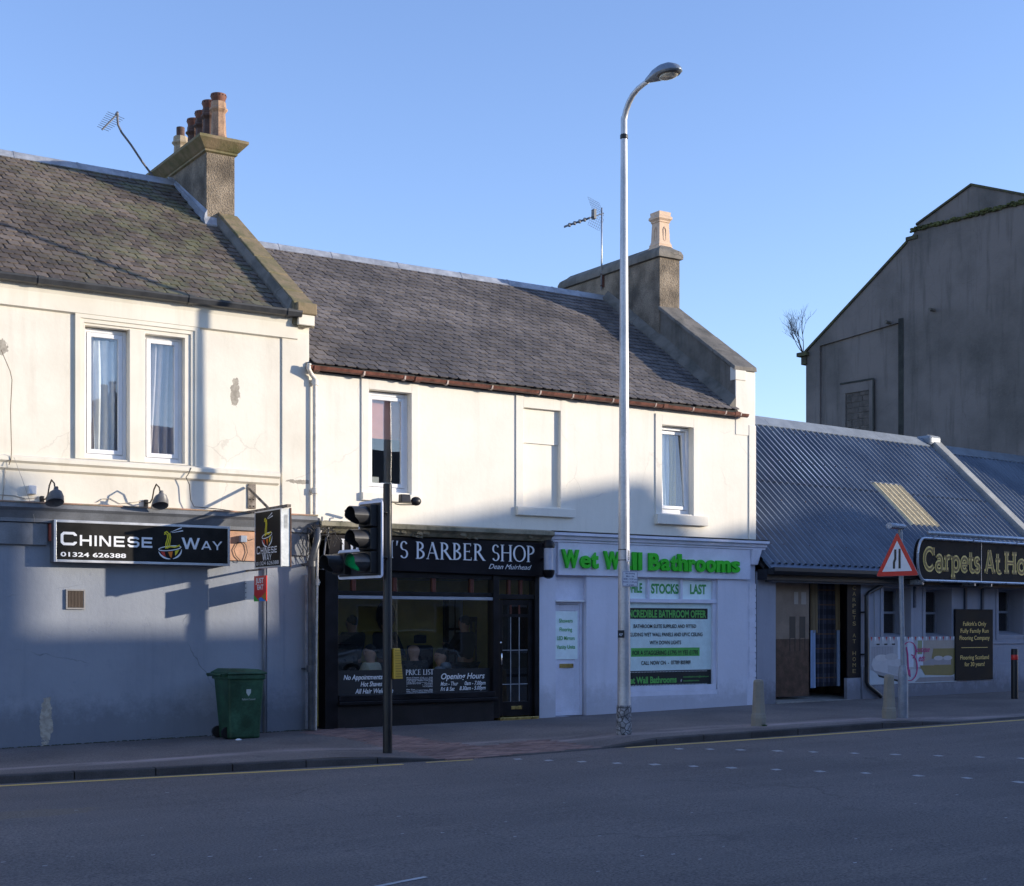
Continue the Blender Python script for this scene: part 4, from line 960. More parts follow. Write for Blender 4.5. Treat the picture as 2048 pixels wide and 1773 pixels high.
# door of the bathroom shop
zb = zg(14.5)
DB = part('door', frame_mb(p1+.01, p2-.02, zb+.01, fz(1203, 1140), .055, .06, .125, .06), GPAINTL, B2, bevel=.004)
part('door_leaf', frame_mb(p1+.065, p2-.075, zb+.07, fz(1203, 1140)-.06, .10, .075, .115, .86), GPAINTL, DB, bevel=.004)
part('head_panel', BX(p1, p2, .05, .13, fz(1203, 1140)+.01, 2.72), GPAINTL, DB); part('drip_rail', BX(p1-.0, p2-.06, -.05, .06, fz(1205, 1140)+.01, fz(1205, 1140)+.035), UPVC, DB)
ga, gb = fx(1109)+.17, p2-.18
PALE = flat('pale window film', (.80, .93, .93), .5)
part('glazed_panel', BX(onY(1110, 1270, .07).x, onY(1155, 1270, .07).x, .066, .074, onY(1130, 1319, .07).z, onY(1130, 1223, .07).z), PALE, DB)
GPR = flat('green print', (.07, .36, .09), .6)
LB = thing('door_lettering', 'green list of four bathroom products printed on the pale door glass', 'sign', (14.6, .06, 1.4))
Od = Vector((0, .062, 0))
for s_, pa, pb, py in (('Showers', 1118, 1145, 1245.5), ('Flooring', 1119, 1144, 1263), ('LED Mirrors', 1114, 1149, 1280.5), ('Vanity Units', 1113, 1150, 1298)): gtext(s_, pa, pb, py, 8, .022, 0, GPR, LB, Od, .062)
part('door_backing', BX(p1+.10, p2-.10, .085, .10, zb+.3, fz(1203, 1140)-.08), GPAINTL, DB)
part('letter_plate', BX(onY(1119, 1332, .07).x, onY(1146, 1332, .07).x, .055, .075, onY(1130, 1336, .07).z, onY(1130, 1328, .07).z), BRASS, DB, bevel=.003)
# display window
yw = .07
WF = part('shop_window', BX(wl_, pr_, -.02, .11, .58, .665), GPAINTL, B2, bevel=.006)
part('sill', BX(wl_, pr_-.02, -.0, .11, .667, .76), GPAINTL, WF, bevel=.006)
zt = fz(1204, 1340)
part('transom', BX(wl_, pr_, .0, .11, zt-.02, zt+.05), GPAINTL, WF, bevel=.005); part('head_rail', BX(wl_, pr_, .0, .11, fz(1159, 1340), 2.72), GPAINTL, WF)
part('jamb', BX(fx(1427), pr_-.002, .02, .108, .76, 2.695), GPAINTL, WF); part('jamb', BX(wl_+.002, wl_+.04, .012, .108, .76, 2.695), GPAINTL, WF)
for px in (1298, 1364): part('mullion', BX(fx(px)-.025, fx(px)+.025, .01, .11, zt+.05, fz(1159, 1340)), GPAINTL, WF, bevel=.004)
part('panel', BX(wl_, fx(1427), yw, yw+.01, .76, zt-.02), PALE, WF); part('panel', BX(wl_, fx(1427), yw, yw+.01, zt+.05, fz(1159, 1340)), PALE, WF)
part('pane', BX(wl_, fx(1427), yw-.022, yw-.016, .76, zt-.02), glass('thin glass', (.97, .98, .98), .6, .0), WF)
PS = thing('offer_poster', 'pale window film printed with black and green bathroom offer text', 'poster', (16.6, yw, .8))
Op = Vector((0, yw-.003, 0)); BLK = flat('black print', (.014, .015, .014), .5)
def ppx(px, py=1300): return onY(px, py, yw).x
def ppz(py, px=1340): return onY(px, py, yw).z
part('print_band', BX(ppx(1250), ppx(1415), yw-.003, yw-.0005, ppz(1238.5), ppz(1217)), BLK, PS)
part('print_band', BX(ppx(1262), ppx(1399), yw-.003, yw-.0005, ppz(1313), ppz(1296)), flat('light green print', (.13, .50, .10), .6), PS)
part('print_band', BX(ppx(1244), ppx(1426), yw-.003, yw-.0005, ppz(1373.5), ppz(1341)), BLK, PS)
mb = MB()
for k in range(58): 
    for z_ in (ppz(1344.2), ppz(1370.4)): mb.box(ppx(1245)+k*.034, ppx(1245)+k*.034+.018, yw-.006, yw-.004, z_, z_+.012)
part('dotted_rule', mb, WHITE, PS, kind='stuff')
LG = flat('light green print', (.13, .50, .10), .6)
def pt(s, pa, pb, py, h, mat=BLK, bold=.028): gtext(s, pa, pb, py, h, bold, 0, mat, PS, Op, yw-.004)
pt('INCREDIBLE BATHROOM OFFER', 1254, 1412, 1235, 14.5, LG, .05); pt('BATHROOM SUITE SUPPLIED AND FITTED', 1267, 1392, 1256.5, 7.5); pt('INCLUDING WET WALL PANELS AND UPVC CEILING', 1250, 1405, 1273, 7.5)
pt('WITH DOWN LIGHTS', 1299, 1362, 1289, 7.5); pt('FOR A STAGGERING £1795 !!!! YES £1795', 1265, 1396, 1310, 9); pt('CALL NOW ON  -  07789 805909', 1282, 1381, 1329.5, 8)
pt('Wet Wall Bathrooms', 1246, 1353, 1366.5, 13, LG, .05); pt('wetwallbathrooms@gmail.com', 1366, 1417, 1355, 3.2, LG, .02); pt('wetwallbathrooms', 1366, 1398, 1363, 3.2, LG, .02)
pt('f', 1361, 1363.5, 1364, 5, WHITE, .04); part('icon', MB().lathe(0, 0, [(.015, 0), (.015, .003)], 10), WHITE, PS).matrix_basis = Matrix.Translation(Vector((ppx(1362), yw-.004, ppz(1353)))-Vector(ROOTOFF[PS.name])) @ Matrix.Rotation(pi/2, 4, 'X')
WSL = thing('window_slogan', 'green capitals about remaining stocks across the three small panes above the offer poster', 'sign', (16.6, yw, 2.3))
Os = Vector((0, yw-.003, 0))
for s_, pa, pb, py in (('WHILE', 1250, 1284, 1185), ('STOCKS', 1302, 1357, 1187), ('LAST', 1380, 1412, 1188)): gtext(s_, pa, pb, py, 19, .05, 0, GPR, WSL, Os, yw-.003)

# ------------------------------------------------------------------ building 3: carpet shop (turned 5 degrees)
def lt(name, label, cat, x, y, z, group=None):
    """thing placed in the carpet shop's own frame; its children are built in that frame"""
    o = bpy.data.objects.new(name, None); C.objects.link(o); q = ROT.transposed() @ Vector((x, y, z)) + P0
    o.location = q; o.rotation_euler = (0, 0, AL); o.empty_display_size = .2; ROOTOFF[o.name] = (x, y, z)
    return tag(o, label, cat, group)
def lx(px, py=1270, y=0.0): return onL(px, py, 1, y).x
def lz(px, py, y=0.0): return onL(px, py, 1, y).z
RYC = 3.4; RZC = 6.44; EYC = -.30; EZC = 2.98
B3 = lt('carpet_shop_building', 'single storey grey shop with steep blue corrugated metal roof on the right', 'building', 0, 0, .35)
xo = lx(1549); xp = lx(1721); zf = .36
wins = [(lx(1766), lx(1821), 1.60, 2.62, .42), (lx(1850), lx(1902), 1.60, 2.62, .42), (lx(1996), lx(2046), 1.64, 2.66, .42), (9.6, 10.5, 1.62, 2.62, .42)]
part('wall', wall_holes(xp, 14.9, -.1, 2.80, wins, 0, .4), GREYC, B3)
part('wall_pier', BX(.03, xo, -.03, 1.6, -.1, 2.80), GREYC, B3); part('plinth', BX(xp+.01, 14.9, -.035, .005, -.1, 1.02), GREYC, B3, bevel=.01)
part('lower_band', BX(xp+.3, 14.9, -.025, .005, 1.44, 1.475), GREYC, B3, bevel=.005)
part('rear_wall', BX(.03, 14.9, 1.9, 7.0, -.1, 2.7), CEMENT, B3)
part('ceiling', BX(.03, 14.9, -.02, 3.4, 2.802, 2.86), GREYC, B3)
GREYW = M('grey window paint', (.23, .24, .28), .5, .15, 6, .05)
for (a, b_, c_, d, dp) in wins:
    f = part('window', frame_mb(a, b_, c_, d, .05, .36, .41), GREYW, B3)
    part('transom', BX(a+.05, b_-.05, .35, .40, (c_+d)/2-.02, (c_+d)/2+.03), GREYW, f); part('glazing_bar', BX((a+b_)/2-.012, (a+b_)/2+.012, .37, .40, c_+.05, d-.05), GREYW, f)
    part('pane', BX(a+.05, b_-.05, .385, .39, c_+.05, d-.05), GLASS, f)
    part('window_sill', MB().hexa([(a-.0, -.01, c_-.08), (b_, -.01, c_-.08), (b_, .36, c_-.08), (a, .36, c_-.08)], [(a, -.01, c_-.0), (b_, -.01, c_-.0), (b_, .36, c_+.09), (a, .36, c_+.09)]), GREYC, B3)
    part('window_surround', MB().box(a-.09, a-.001, -.018, .005, c_-.1, 2.72).box(b_+.001, b_+.09, -.018, .005, c_-.1, 2.72), GREYC, B3)
    room(B3, a-.2, b_+.2, c_-.3, d+.1, .43, 1.8, flat('stock room', (.05, .03, .03), .9))
    mb = MB()
    for k in range(4): z0_ = c_+.1+random.random()*.5; x0_ = lerp(a, b_, random.random()*.7); mb.box(x0_, x0_+random.uniform(.1, .25), .6+k*.12, .7+k*.12, c_-.1, z0_+.1)
    part('stored_rolls', mb, flat('carpet roll ends', (.16, .08, .06), .9), B3)
# entrance recess
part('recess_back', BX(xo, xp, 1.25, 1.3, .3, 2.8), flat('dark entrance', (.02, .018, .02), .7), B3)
part('recess_floor', MB().hexa([(xo, -.06, .2), (xp, -.06, .2), (xp, 1.26, .3), (xo, 1.26, .3)], [(xo, -.06, .385), (xp, -.06, .36), (xp, 1.26, .46), (xo, 1.26, .50)]), M('pale concrete ramp', (.26, .25, .235), .85, .25, 4, .3), B3)
# large printed display panel: room with wooden floor
yd = .22
DP = lt('display_print', 'tall print of a dining room with dark wooden floor beside the shop entrance', 'poster', lx(1582, 1270, yd), yd, .45)
xa, xb = xo+.0, lx(1618, 1270, yd); zh = 1.93
part('floor_print', BX(xa, xb, yd, yd+.02, .46, zh-.35), M('printed dark boards', (.060, .032, .024), .35, .4, 6, .02, 30), DP)
part('wall_print', BX(xa, xb, yd, yd+.02, zh-.349, 2.74), M('printed cream wall', (.27, .21, .165), .45, .15, 2, .0, col2=(.15, .11, .085)), DP)
for k, (a, b_) in enumerate(((lx(1588, 1200, yd), lx(1596, 1200, yd)), (lx(1602, 1200, yd), lx(1612, 1200, yd)))):
    part('picture_print', BX(a, b_, yd-.004, yd-.001, 2.26, 2.50), flat('printed picture', (.30, .27, .24), .6), DP)
for a in (lx(1579, 1230, yd), lx(1599, 1230, yd)):
    mb = MB().box(a, a+.17, yd-.004, yd-.001, 1.60, 2.02)
    for q in (.0, .15): mb.box(a+q, a+q+.02, yd-.004, yd-.001, 1.34, 1.60)
    part('chair_print', mb, flat('printed chair', (.015, .012, .012), .5), DP)
sw = lt('white_screen', 'tall folded white board leaning inside the left edge of the carpet shop entrance', 'board', xo+.05, .0, 1.5)
part('board', MB().hexa([(xo+.01, .02, 1.52), (xo+.10, .10, 1.46), (xo+.12, .12, 1.52), (xo+.02, .03, 1.56)], [(xo+.0, .0, 2.70), (xo+.075, .08, 2.70), (xo+.09, .1, 2.70), (xo+.02, .02, 2.70)]), WHITE, sw)
# tartan curtain
mt_, t, b, P, g = base('tartan cloth')
sx = node(t, 'ShaderNodeSeparateXYZ'); t.links.new(P, sx.inputs[0])
fx_ = mth(t, 'FRACT', mth(t, 'MULTIPLY', sx.outputs[0], 6.0)); fz_ = mth(t, 'FRACT', mth(t, 'MULTIPLY', sx.outputs[2], 3.4))
c = mixc(t, mth(t, 'MULTIPLY', mth(t, 'LESS_THAN', fx_, .45), .6), (.07, .07, .105), (.02, .02, .03))
c = mixc(t, mth(t, 'MULTIPLY', mth(t, 'LESS_THAN', fz_, .4), .6), c, (.018, .02, .03))
c = mixc(t, mth(t, 'MULTIPLY', mth(t, 'LESS_THAN', mth(t, 'ABSOLUTE', mth(t, 'SUBTRACT', fz_, .7)), .05), .7), c, (.17, .10, .055))
c = mixc(t, mth(t, 'MULTIPLY', mth(t, 'LESS_THAN', mth(t, 'ABSOLUTE', mth(t, 'SUBTRACT', fx_, .72)), .04), .6), c, (.17, .16, .16))
t.links.new(c, b.inputs['Base Color']); b.inputs['Roughness'].default_value = .9
def pleats(name, x0, x1, z0, z1, y, mat, label, n, amp, cat='curtain', flare=0):
    mb = MB(); g_ = []
    for j in range(9):
        tt = j/8; row = []
        for i in range(n*8+1):
            u = i/(n*8); xx = lerp(x0-flare*tt, x1+flare*tt, u)
            row.append((xx, y+amp*math.sin(u*n*2*pi)*(1+.4*tt), lerp(z1, z0, tt)))
        g_.append(row)
    o = lt(name, label, cat, (x0+x1)/2, y, z0); part('cloth', mb.sheet(g_), mat, o, smooth=True); return o
ta, tb = lx(1634, 1270, .45), lx(1668, 1270, .45)
pleats('tartan_curtain', ta, tb, .62, 2.72, .45, mt_, 'dark tartan curtain hanging in the carpet shop entrance', 6, .03, flare=.08)
PB = flat('pale blue lining', (.33, .42, .60), .9)
pleats('lining_curtain', lx(1621, 1300, .40), lx(1631, 1300, .40), .60, 1.75, .40, PB, 'narrow pale lining strip left of the tartan curtain', 1, .02)
pleats('lining_curtain', tb+.02, tb+.12, .62, 1.75, .40, PB, 'narrow pale lining strip right of the tartan curtain', 1, .02)
pleats('side_curtain', lx(1621, 1300, .42), lx(1634, 1300, .42), 1.7, 2.72, .42, flat('brown drape', (.30, .22, .13), .9), 'beige drape pulled to the left above the tartan curtain', 2, .03)
pleats('side_curtain', tb+.0, tb+.12, 1.75, 2.72, .42, flat('brown drape', (.30, .22, .13), .9), 'beige drape pulled to the right above the tartan curtain', 2, .03)
VS = lt('vertical_sign', 'tall black board with the shop name in gold letters one under another by the entrance', 'sign', (lx(1692)+lx(1720))/2, .0, .7)
va, vb = lx(1693, 1270, -.01), lx(1720, 1270, -.01)
part('board', BX(va, vb, -.03, .0, .80, 2.76), MATS['black sign board'], VS); part('riser', BX(va, vb, -.022, .05, .1, .795), GREYC, B3)
GOLD = M('gold lettering', (.80, .58, .18), .45, .12, 20, .02); GOLDD = M('dim gold lettering', (.26, .19, .07), .5, .2, 20, .02)
L0 = P0.copy(); LU = ROT.transposed() @ Vector((1, 0, 0)); LN = ROT.transposed() @ Vector((0, -1, 0)); LY = ROT.transposed() @ Vector((0, 1, 0))
def to_local(o_, root):
    """meshes made with world vectors moved into the rotated parent's frame"""
    for o in (o_ if isinstance(o_, list) else [o_]):
        off = Vector(ROOTOFF[root.name])
        for v in o.data.vertices: v.co = ROT @ (Vector(v.co)+off-P0)-off
    return o_
# lettering() subtracts the root offset, so add it back before rotating
for i, ch in enumerate('CARPETS AT HOME'):
    if ch != ' ':
        to_local(lettering('letter', ch, P0+LN*.03, LU, LN, (va+vb)/2-.0, 2.56-i*.119, .10 if ch != 'I' else None, .082, GOLDD, VS, .0, centre=True), VS)
# downpipe of the carpet shop
def lpath(pts, y): return [tuple(onL(px, py, 1, y)) for px, py in pts]
BP = M('black cast iron pipe', (.022, .023, .027), .35, .3, 6, .06)
p_ = lpath([(1765, 1166), (1763, 1172), (1738, 1186), (1733, 1192), (1733, 1365), (1737, 1372), (1757, 1388), (1762, 1394)], -.09)
part('downpipe', MB().tube(p_, .042, 12), BP, B3, smooth='auto')
for z_ in (1.25, 2.1): q = onL(1733, 1300, 1, -.09); part('pipe_clip', BX(q.x-.07, q.x+.05, -.09, .0, z_, z_+.03), BP, B3)
# roof: corrugated sheets, verge, gutter
def corr(mb, x0, x1, y0, z0, y1, z1, per=.187, h=.066, n=1):
    pit = math.atan2(z1-z0, y1-y0); ny, nz = -math.sin(pit), math.cos(pit); row = []
    k = 0; x = x0; prof = [(0, 0), (.12, 0), (.46, 1), (.66, 1), (.96, 0)]
    while x < x1:
        for (u, v) in prof:
            xx = x+u*per
            if xx <= x1: row.append((xx, v*h))
        x += per
    row.append((x1, row[-1][1]))
    g_ = []
    for j in range(n+1):
        t_ = j/n; g_.append([(a, lerp(y0, y1, t_)+ny*v, lerp(z0, z1, t_)+nz*v) for a, v in row])
    return mb.sheet(g_)
mroof = M('blue grey roofing sheet', (.130, .158, .210), .45, .16, .9, .05, 25, metal=.15, spec=.5, col2=(.165, .195, .245))
part('corrugated_roof', corr(MB(), .03, 9.96, EYC, EZC, RYC, RZC), mroof, B3)
part('corrugated_roof', corr(MB(), 10.28, 14.98, EYC, EZC-.12, RYC, RZC-.12), mroof, B3)
part('rear_roof', MB().hexa([(.03, RYC, RZC-.05), (14.9, RYC, RZC-.15), (14.9, 7.1, 2.7), (.03, 7.1, 2.7)], [(.03, RYC, RZC), (14.9, RYC, RZC-.1), (14.9, 7.1, 2.8), (.03, 7.1, 2.8)]), mroof, B3)
part('roof_deck', MB().hexa([(.03, EYC+.1, EZC-.1), (14.9, EYC+.1, EZC-.22), (14.9, RYC, RZC-.3), (.03, RYC, RZC-.2)], [(.03, EYC+.1, EZC-.02), (14.9, EYC+.1, EZC-.14), (14.9, RYC, RZC-.2), (.03, RYC, RZC-.1)]), DARK, B3)
mfl = M('pale ridge flashing', (.23, .26, .30), .45, .12, 3, .04, metal=.1)
def ridge_flash(x0, x1, z, n=4):
    for k in range(n):
        a, b_ = lerp(x0, x1, k/n), lerp(x0, x1, (k+1)/n)-.004
        part('ridge_flashing', MB().loft([[(q, RYC+p, z+r) for p, r in ((-.26, -.20), (-.02, .03), (.02, .03), (.26, -.2), (.24, -.22), (.0, -.01), (-.24, -.22))] for q in (a, b_)]), mfl, B3)
fxm = MB(); frnd = random.Random(5)
for yv in (.1, 1.15, 2.2, 3.05):
    xx = .03+.187*.55
    while xx < 9.9:
        if frnd.random() < .8: z_ = EZC+(yv-EYC)*(RZC-EZC)/(RYC-EYC); n_ = (-(RZC-EZC), (RYC-EYC)); l_ = math.hypot(*n_); fxm.sphere((xx, yv+n_[0]/l_*.072, z_+n_[1]/l_*.072), .013, 5, 3)
        xx += .187*2
part('roof_fixings', fxm, M('rusty fixing', (.16, .11, .09), .8, .3), B3, kind='stuff')
for yv in (1.62,):
    for xa_ in (.05,): part('sheet_lap', corr(MB(), xa_ if xa_ > 1 else .03, 9.95, yv-.02, EZC+(yv-.02-EYC)*(RZC-EZC)/(RYC-EYC)+.006, yv+.012, EZC+(yv+.012-EYC)*(RZC-EZC)/(RYC-EYC)+.006), M('sheet edge', (.09, .10, .12), .5, .2), B3) if xa_ < 1 else None
ridge_flash(.03, 9.9, RZC+.05, 5); ridge_flash(10.3, 14.9, RZC-.07, 2)
dyn = math.hypot(RYC-EYC, RZC-EZC); ny, nz = -(RZC-EZC)/dyn, (RYC-EYC)/dyn
def slab(x0, x1, h0, h1, ya, yb):
    za, zb_ = EZC+(ya-EYC)*(RZC-EZC)/(RYC-EYC), EZC+(yb-EYC)*(RZC-EZC)/(RYC-EYC)
    return MB().hexa([(x0, ya+ny*h0, za+nz*h0), (x1, ya+ny*h0, za+nz*h0), (x1, yb+ny*h0, zb_+nz*h0), (x0, yb+ny*h0, zb_+nz*h0)], [(x0, ya+ny*h1, za+nz*h1), (x1, ya+ny*h1, za+nz*h1), (x1, yb+ny*h1, zb_+nz*h1), (x0, yb+ny*h1, zb_+nz*h1)])
part('verge_flashing', slab(9.97, 10.27, -.15, .17, EYC, RYC+.05), M('pale verge flashing', (.33, .34, .34), .5, .12, 3, .04), B3, bevel=.01)
part('end_cap', BX(9.80, 10.28, RYC-.28, RYC+.2, RZC-.12, RZC+.13), mfl, B3, bevel=.07)
# translucent panel
skm = M('cream translucent sheet', (.62, .52, .33), .5, .1, 8, .08, 30)
def onroof(px, py):
    lo, hi = -.3, 5.
    for _ in range(50):
        m = (lo+hi)/2; q = onL(px, py, 1, m)
        if q.z > EZC+(m-EYC)*(RZC-EZC)/(RYC-EYC): hi = m
        else: lo = m
        # the ray meets the slope from below as y grows
    return None
ya_, yb_ = 1.86, .80
def rz(y): return EZC+(y-EYC)*(RZC-EZC)/(RYC-EYC)
q0 = [.03+.187*k for k in range(60)]; xs0 = min(q0, key=lambda q: abs(q-5.80))
part('roof_light', corr(MB(), xs0, xs0+.187*5.5, yb_+ny*.008, rz(yb_)+nz*.008, ya_+ny*.008, rz(ya_)+nz*.008), skm, B3)
part('roof_light_flashing', slab(xs0-.02, xs0+1.05, .0, .055, 1.86, 1.90), mroof, B3)
BG = M('dark eaves', (.012, .013, .017), .45, .3, 5, .05)
part('eaves_flashing', slab(.04, 9.96, -.03, .016, EYC-.14, EYC+.12), M('blue eaves flashing', (.10, .13, .19), .45, .1, 3, .03), B3)
part('gutter', MB().loft([[(x_, p, z) for p, z in ((-.28, 2.80), (-.42, 2.80), (-.46, 2.86), (-.46, 2.93), (-.43, 2.93), (-.28, 2.90))] for x_ in (.04, 14.9)]), BG, B3)
part('fascia', BX(.04, 14.9, -.27, -.03, 2.70, 2.90), BG, B3); part('soffit_strip', BX(.25, 14.9, -.2, .0, 2.665, 2.70), M('faded soffit', (.10, .11, .14), .6, .2, 5, .05), B3)

# carpet shop signs
LS = lt('carpet_shop_sign', 'long black sign with gold slab letters and silver rim over the carpet shop', 'sign', 8, -.55, 2.8)
ys = -.60
sx0 = lx(1848, 1100, ys); zt_, zb_ = lz(1900, 1080, ys), lz(1900, 1163, ys)
arc = [(sx0-.22*math.cos(a), (zt_+zb_)/2+(zt_-zb_)/2*math.sin(a)) for a in [R(90-k*15) for k in range(13)]]
prof = arc[::-1]+[(14.2, zt_), (14.2, zb_)]
mp = lambda a, b_, c_: (a, c_, b_)
prof = [(14.2, zb_), (14.2, zt_)]+arc
part('board', MB().prism(prof, mp, ys, ys+.10), M('black sign panel', (.007, .008, .011), .6, .3, 3, .02, spec=.12), LS)
mb = MB(); rim = [(14.2, zt_)]+arc+[(14.2, zb_)]
part('rim', MB().tube([(a, ys-.005, b_) for a, b_ in rim], .028, 6), M('silver trim', (.50, .52, .56), .3, .1, 5, .02, metal=.6), LS)
part('panel_joint', BX(lx(1962, 1120, ys), lx(1962, 1120, ys)+.015, ys-.006, ys, zb_, zt_), MATS['silver trim'], LS)
zl = lz(1930, 1145, ys-.01)
for s_, pa, pb in (('Carpets', 1846, 1960), ('At', 1969, 2001), ('Home', 2008, 2094)):
    a, b_ = lx(pa, 1140, ys), lx(pb, 1140, ys)
    for gm, W_, dl in ((GOLD, .235, .004), (M('dark gold face', (.17, .115, .03), .4, .2, 12, .02), .10, .012)):
        to_local(strokes('letter', s_, gl_slab, P0+LN*(-ys), LU, LN, a, zl, b_-a, (zt_-zb_)*.56, gm, LS, lift=dl, W=W_, separate=True), LS)
TL = lt('sign_trough_light', 'long silver tube light on short arms above the carpet shop sign', 'lamp', 9, -.8, zt_+.05)
part('tube', MB().tube([(lx(1857, 1068, ys-.25), ys-.25, lz(1857, 1066, ys-.25)), (14, ys-.25, lz(1857, 1066, ys-.25))], .045, 10), MATS['silver trim'], TL, smooth=True)
for x_ in (sx0+.3, sx0+1.7, sx0+3.3, sx0+4.8): part('arm', MB().tube([(x_, ys-.25, lz(1857, 1066, ys-.25)), (x_, ys+.05, zt_)], .012, 6), MATS['silver trim'], TL)
for px in (1848, 1952, 1985): x_ = lx(px, 1160, ys); part('sign_bracket', BX(x_-.02, x_+.02, ys+.02, -.05, zb_-.08, zb_+.02), MATS['silver trim'], LS)
# panel with slogan
yp = -.07
PN = lt('slogan_board', 'black board about the family flooring company in gold letters between two windows', 'sign', lx(1948), yp, .6)
pa_, pb_ = lx(1911, 1290, yp), lx(1986, 1290, yp); za_, zb2 = lz(1948, 1360, yp), lz(1948, 1219, yp)
part('board', BX(pa_, pb_, yp, -.03, za_, zb2), M('black sign panel', (.014, .016, .02)), PN, bevel=.004)
for x_ in ((1948, .25), (1965, -.2)): pass
for s_, py, hh, ww in (("Falkirk's Only", 1252, 8.5, 46), ('Fully Family Run', 1266, 8.5, 56), ('Flooring Company', 1280, 8.5, 60), ('Flooring Scotland', 1319, 8.5, 57), ('for 30 years!', 1332.5, 8.5, 40)):
    a, b_ = lx(1949-ww/2, py, yp), lx(1949+ww/2, py, yp); z = lz(1948, py, yp); h_ = lz(1948, py-hh, yp)-z
    to_local(lettering('lettering', s_, P0+LN*(-yp), LU, LN, a, z, b_-a, h_, GOLD, PN, .012), PN)
part('rule', BX(lerp(pa_, pb_, .15), lerp(pa_, pb_, .85), yp-.004, yp-.001, lz(1948, 1296, yp), lz(1948, 1295, yp)), GOLD, PN)
for px in (1932, 1966): x_ = lx(px, 1190, -.04); part('batten', BX(x_-.03, x_+.03, -.05, -.0, lz(1948, 1219), 2.66), M('dark blue batten', (.04, .055, .09), .6), PN)
for px in (1830,): x_ = lx(px, 1190, -.04); part('batten', BX(x_-.03, x_+.03, -.05, .0, lz(1830, 1216), 2.66), MATS['dark blue batten'], B3)
# banner of the bed company
yb = -.045
BN = lt('bed_banner', 'printed banner with two beds, red and white bunting and a magenta script name', 'banner', lx(1825), yb, .6)
ba, bb = lx(1739, 1320, yb), lx(1913, 1320, yb); z0_, z1_ = lz(1825, 1367, yb), lz(1825, 1274, yb); BWd, BHt = bb-ba, z1_-z0_
def bn(name, poly, mat, l=.002):
    mb = MB(); mb.prism([(ba+u*BWd, z0_+v*BHt) for u, v in poly], mp, yb-l, yb-l+.0008); return part(name, mb, mat, BN)
def col(name, c): return flat('print '+name, c, .55)
part('sheet', BX(ba, bb, yb, yb+.012, z0_, z1_), col('pale room', (.33, .35, .40)), BN)
RC = lambda a, b_, c_, d: [(a, c_), (b_, c_), (b_, d), (a, d)]
bn('floor_print', RC(0, 1, 0, .3), col('pale floor', (.40, .46, .52))); bn('wall_print', RC(.56, 1, .30, .92), col('beige wall', (.30, .27, .25)))
bn('window_print', RC(.31, .37, .35, 1), col('bright window', (.52, .58, .68)), .003); bn('window_print', RC(.42, .49, .35, .98), col('bright window', (.5, .5, .5)), .003); bn('window_print', RC(.53, .60, .35, .98), col('bright window', (.5, .5, .5)), .003); bn('tree_print', RC(.535, .59, .62, .92), col('soft green', (.22, .27, .15)), .0035)
bn('headboard_print', [(.02, .3), (.27, .3), (.26, .80), (.02, .80)], col('grey headboard', (.27, .28, .32)), .003)
for k in range(7): bn('headboard_seam', RC(.05+k*.03, .053+k*.03, .45, .79), col('seam', (.19, .20, .24)), .0036)
for k in range(3): bn('lamp_print', RC(.05+k*.085, .10+k*.085, .86, .97), col('lamp grey', (.42, .44, .48)), .0035); bn('lamp_shadow_print', RC(.075+k*.085, .11+k*.085, .83, .86), DARK, .0034)
ell = lambda cx, cy, rx, ry, n=18: [(cx+rx*math.cos(2*pi*k/n), cy+ry*math.sin(2*pi*k/n)) for k in range(n)]
bn('bed_print', [(.02, .42), (.05, .30), (.32, .16), (.40, .18), (.40, .34), (.38, .50), (.2, .58), (.04, .55)], col('bed linen', (.45, .46, .50)), .004)
bn('bed_print', [(.03, .30), (.10, .20), (.36, .06), (.38, .12), (.38, .2), (.10, .36)], col('bed base grey', (.25, .26, .29)), .0036)
bn('blanket_print', [(.20, .40), (.38, .34), (.40, .18), (.33, .16), (.2, .25)], col('grey blanket', (.36, .37, .41)), .0045)
for k in range(2): bn('pillow_print', ell(.13+k*.11, .56+k*.02, .075, .07), col('pillow white', (.5, .5, .52)) if k == 0 else col('pillow', (.40, .40, .43)), .005+k*.0004)
bn('bed_shadow_print', [(.08, .24), (.36, .10), (.38, .03), (.34, .03), (.1, .16)], DARK, .0034)
OCH = col('ochre velvet', (.17, .14, .04))
bn('headboard_print', [(.69, .42), (.72, .74), (.975, .74), (1.0, .44), (.98, .18), (.94, .14)], OCH, .004); bn('bed_print', [(.56, .38), (.92, .36), (.93, .14), (.62, .17)], OCH, .006)
bn('linen_print', [(.60, .44), (.70, .52), (.93, .50), (.93, .38), (.60, .385)], col('grey linen', (.24, .24, .28)), .0055)
for k in range(2): bn('pillow_print', ell(.78+k*.11, .53, .055, .05), col('pillow', (.5, .5, .5)), .0065)
bn('rug_print', [(.5, .02), (.98, .02), (.96, .12), (.56, .12)], col('grey rug', (.20, .20, .23)), .003)
for k in range(24):
    c_ = (flat('bunting red', (.45, .02, .035)), WHITE)[k % 2]; u = .01+k*.041; bn('bunting', [(u, 1), (u+.010, .91), (u+.020, 1)], c_, .007)
MAG = flat('magenta script', (.42, .0, .16), .5)
def brush(pts, w_, l=.009):
    mb = MB(); rows = [[], []]
    for i, (u, v) in enumerate(pts):
        a = Vector(pts[max(i-1, 0)]); b2 = Vector(pts[min(i+1, len(pts)-1)]); d = Vector(((b2-a).x*BWd, (b2-a).y*BHt)).normalized(); n = Vector((-d.y, d.x)); ww = w_*(.45+.9*abs(d.y))
        for r, s_ in ((0, 1), (1, -1)): rows[r].append((ba+u*BWd+n.x*s_*ww/2, yb-l, z0_+v*BHt+n.y*s_*ww/2))
    mb.sheet(rows); return part('lettering', mb, MAG, BN)
brush([(.405, .78), (.42, .62), (.425, .4), (.43, .2), (.45, .14), (.44, .3)], .034)
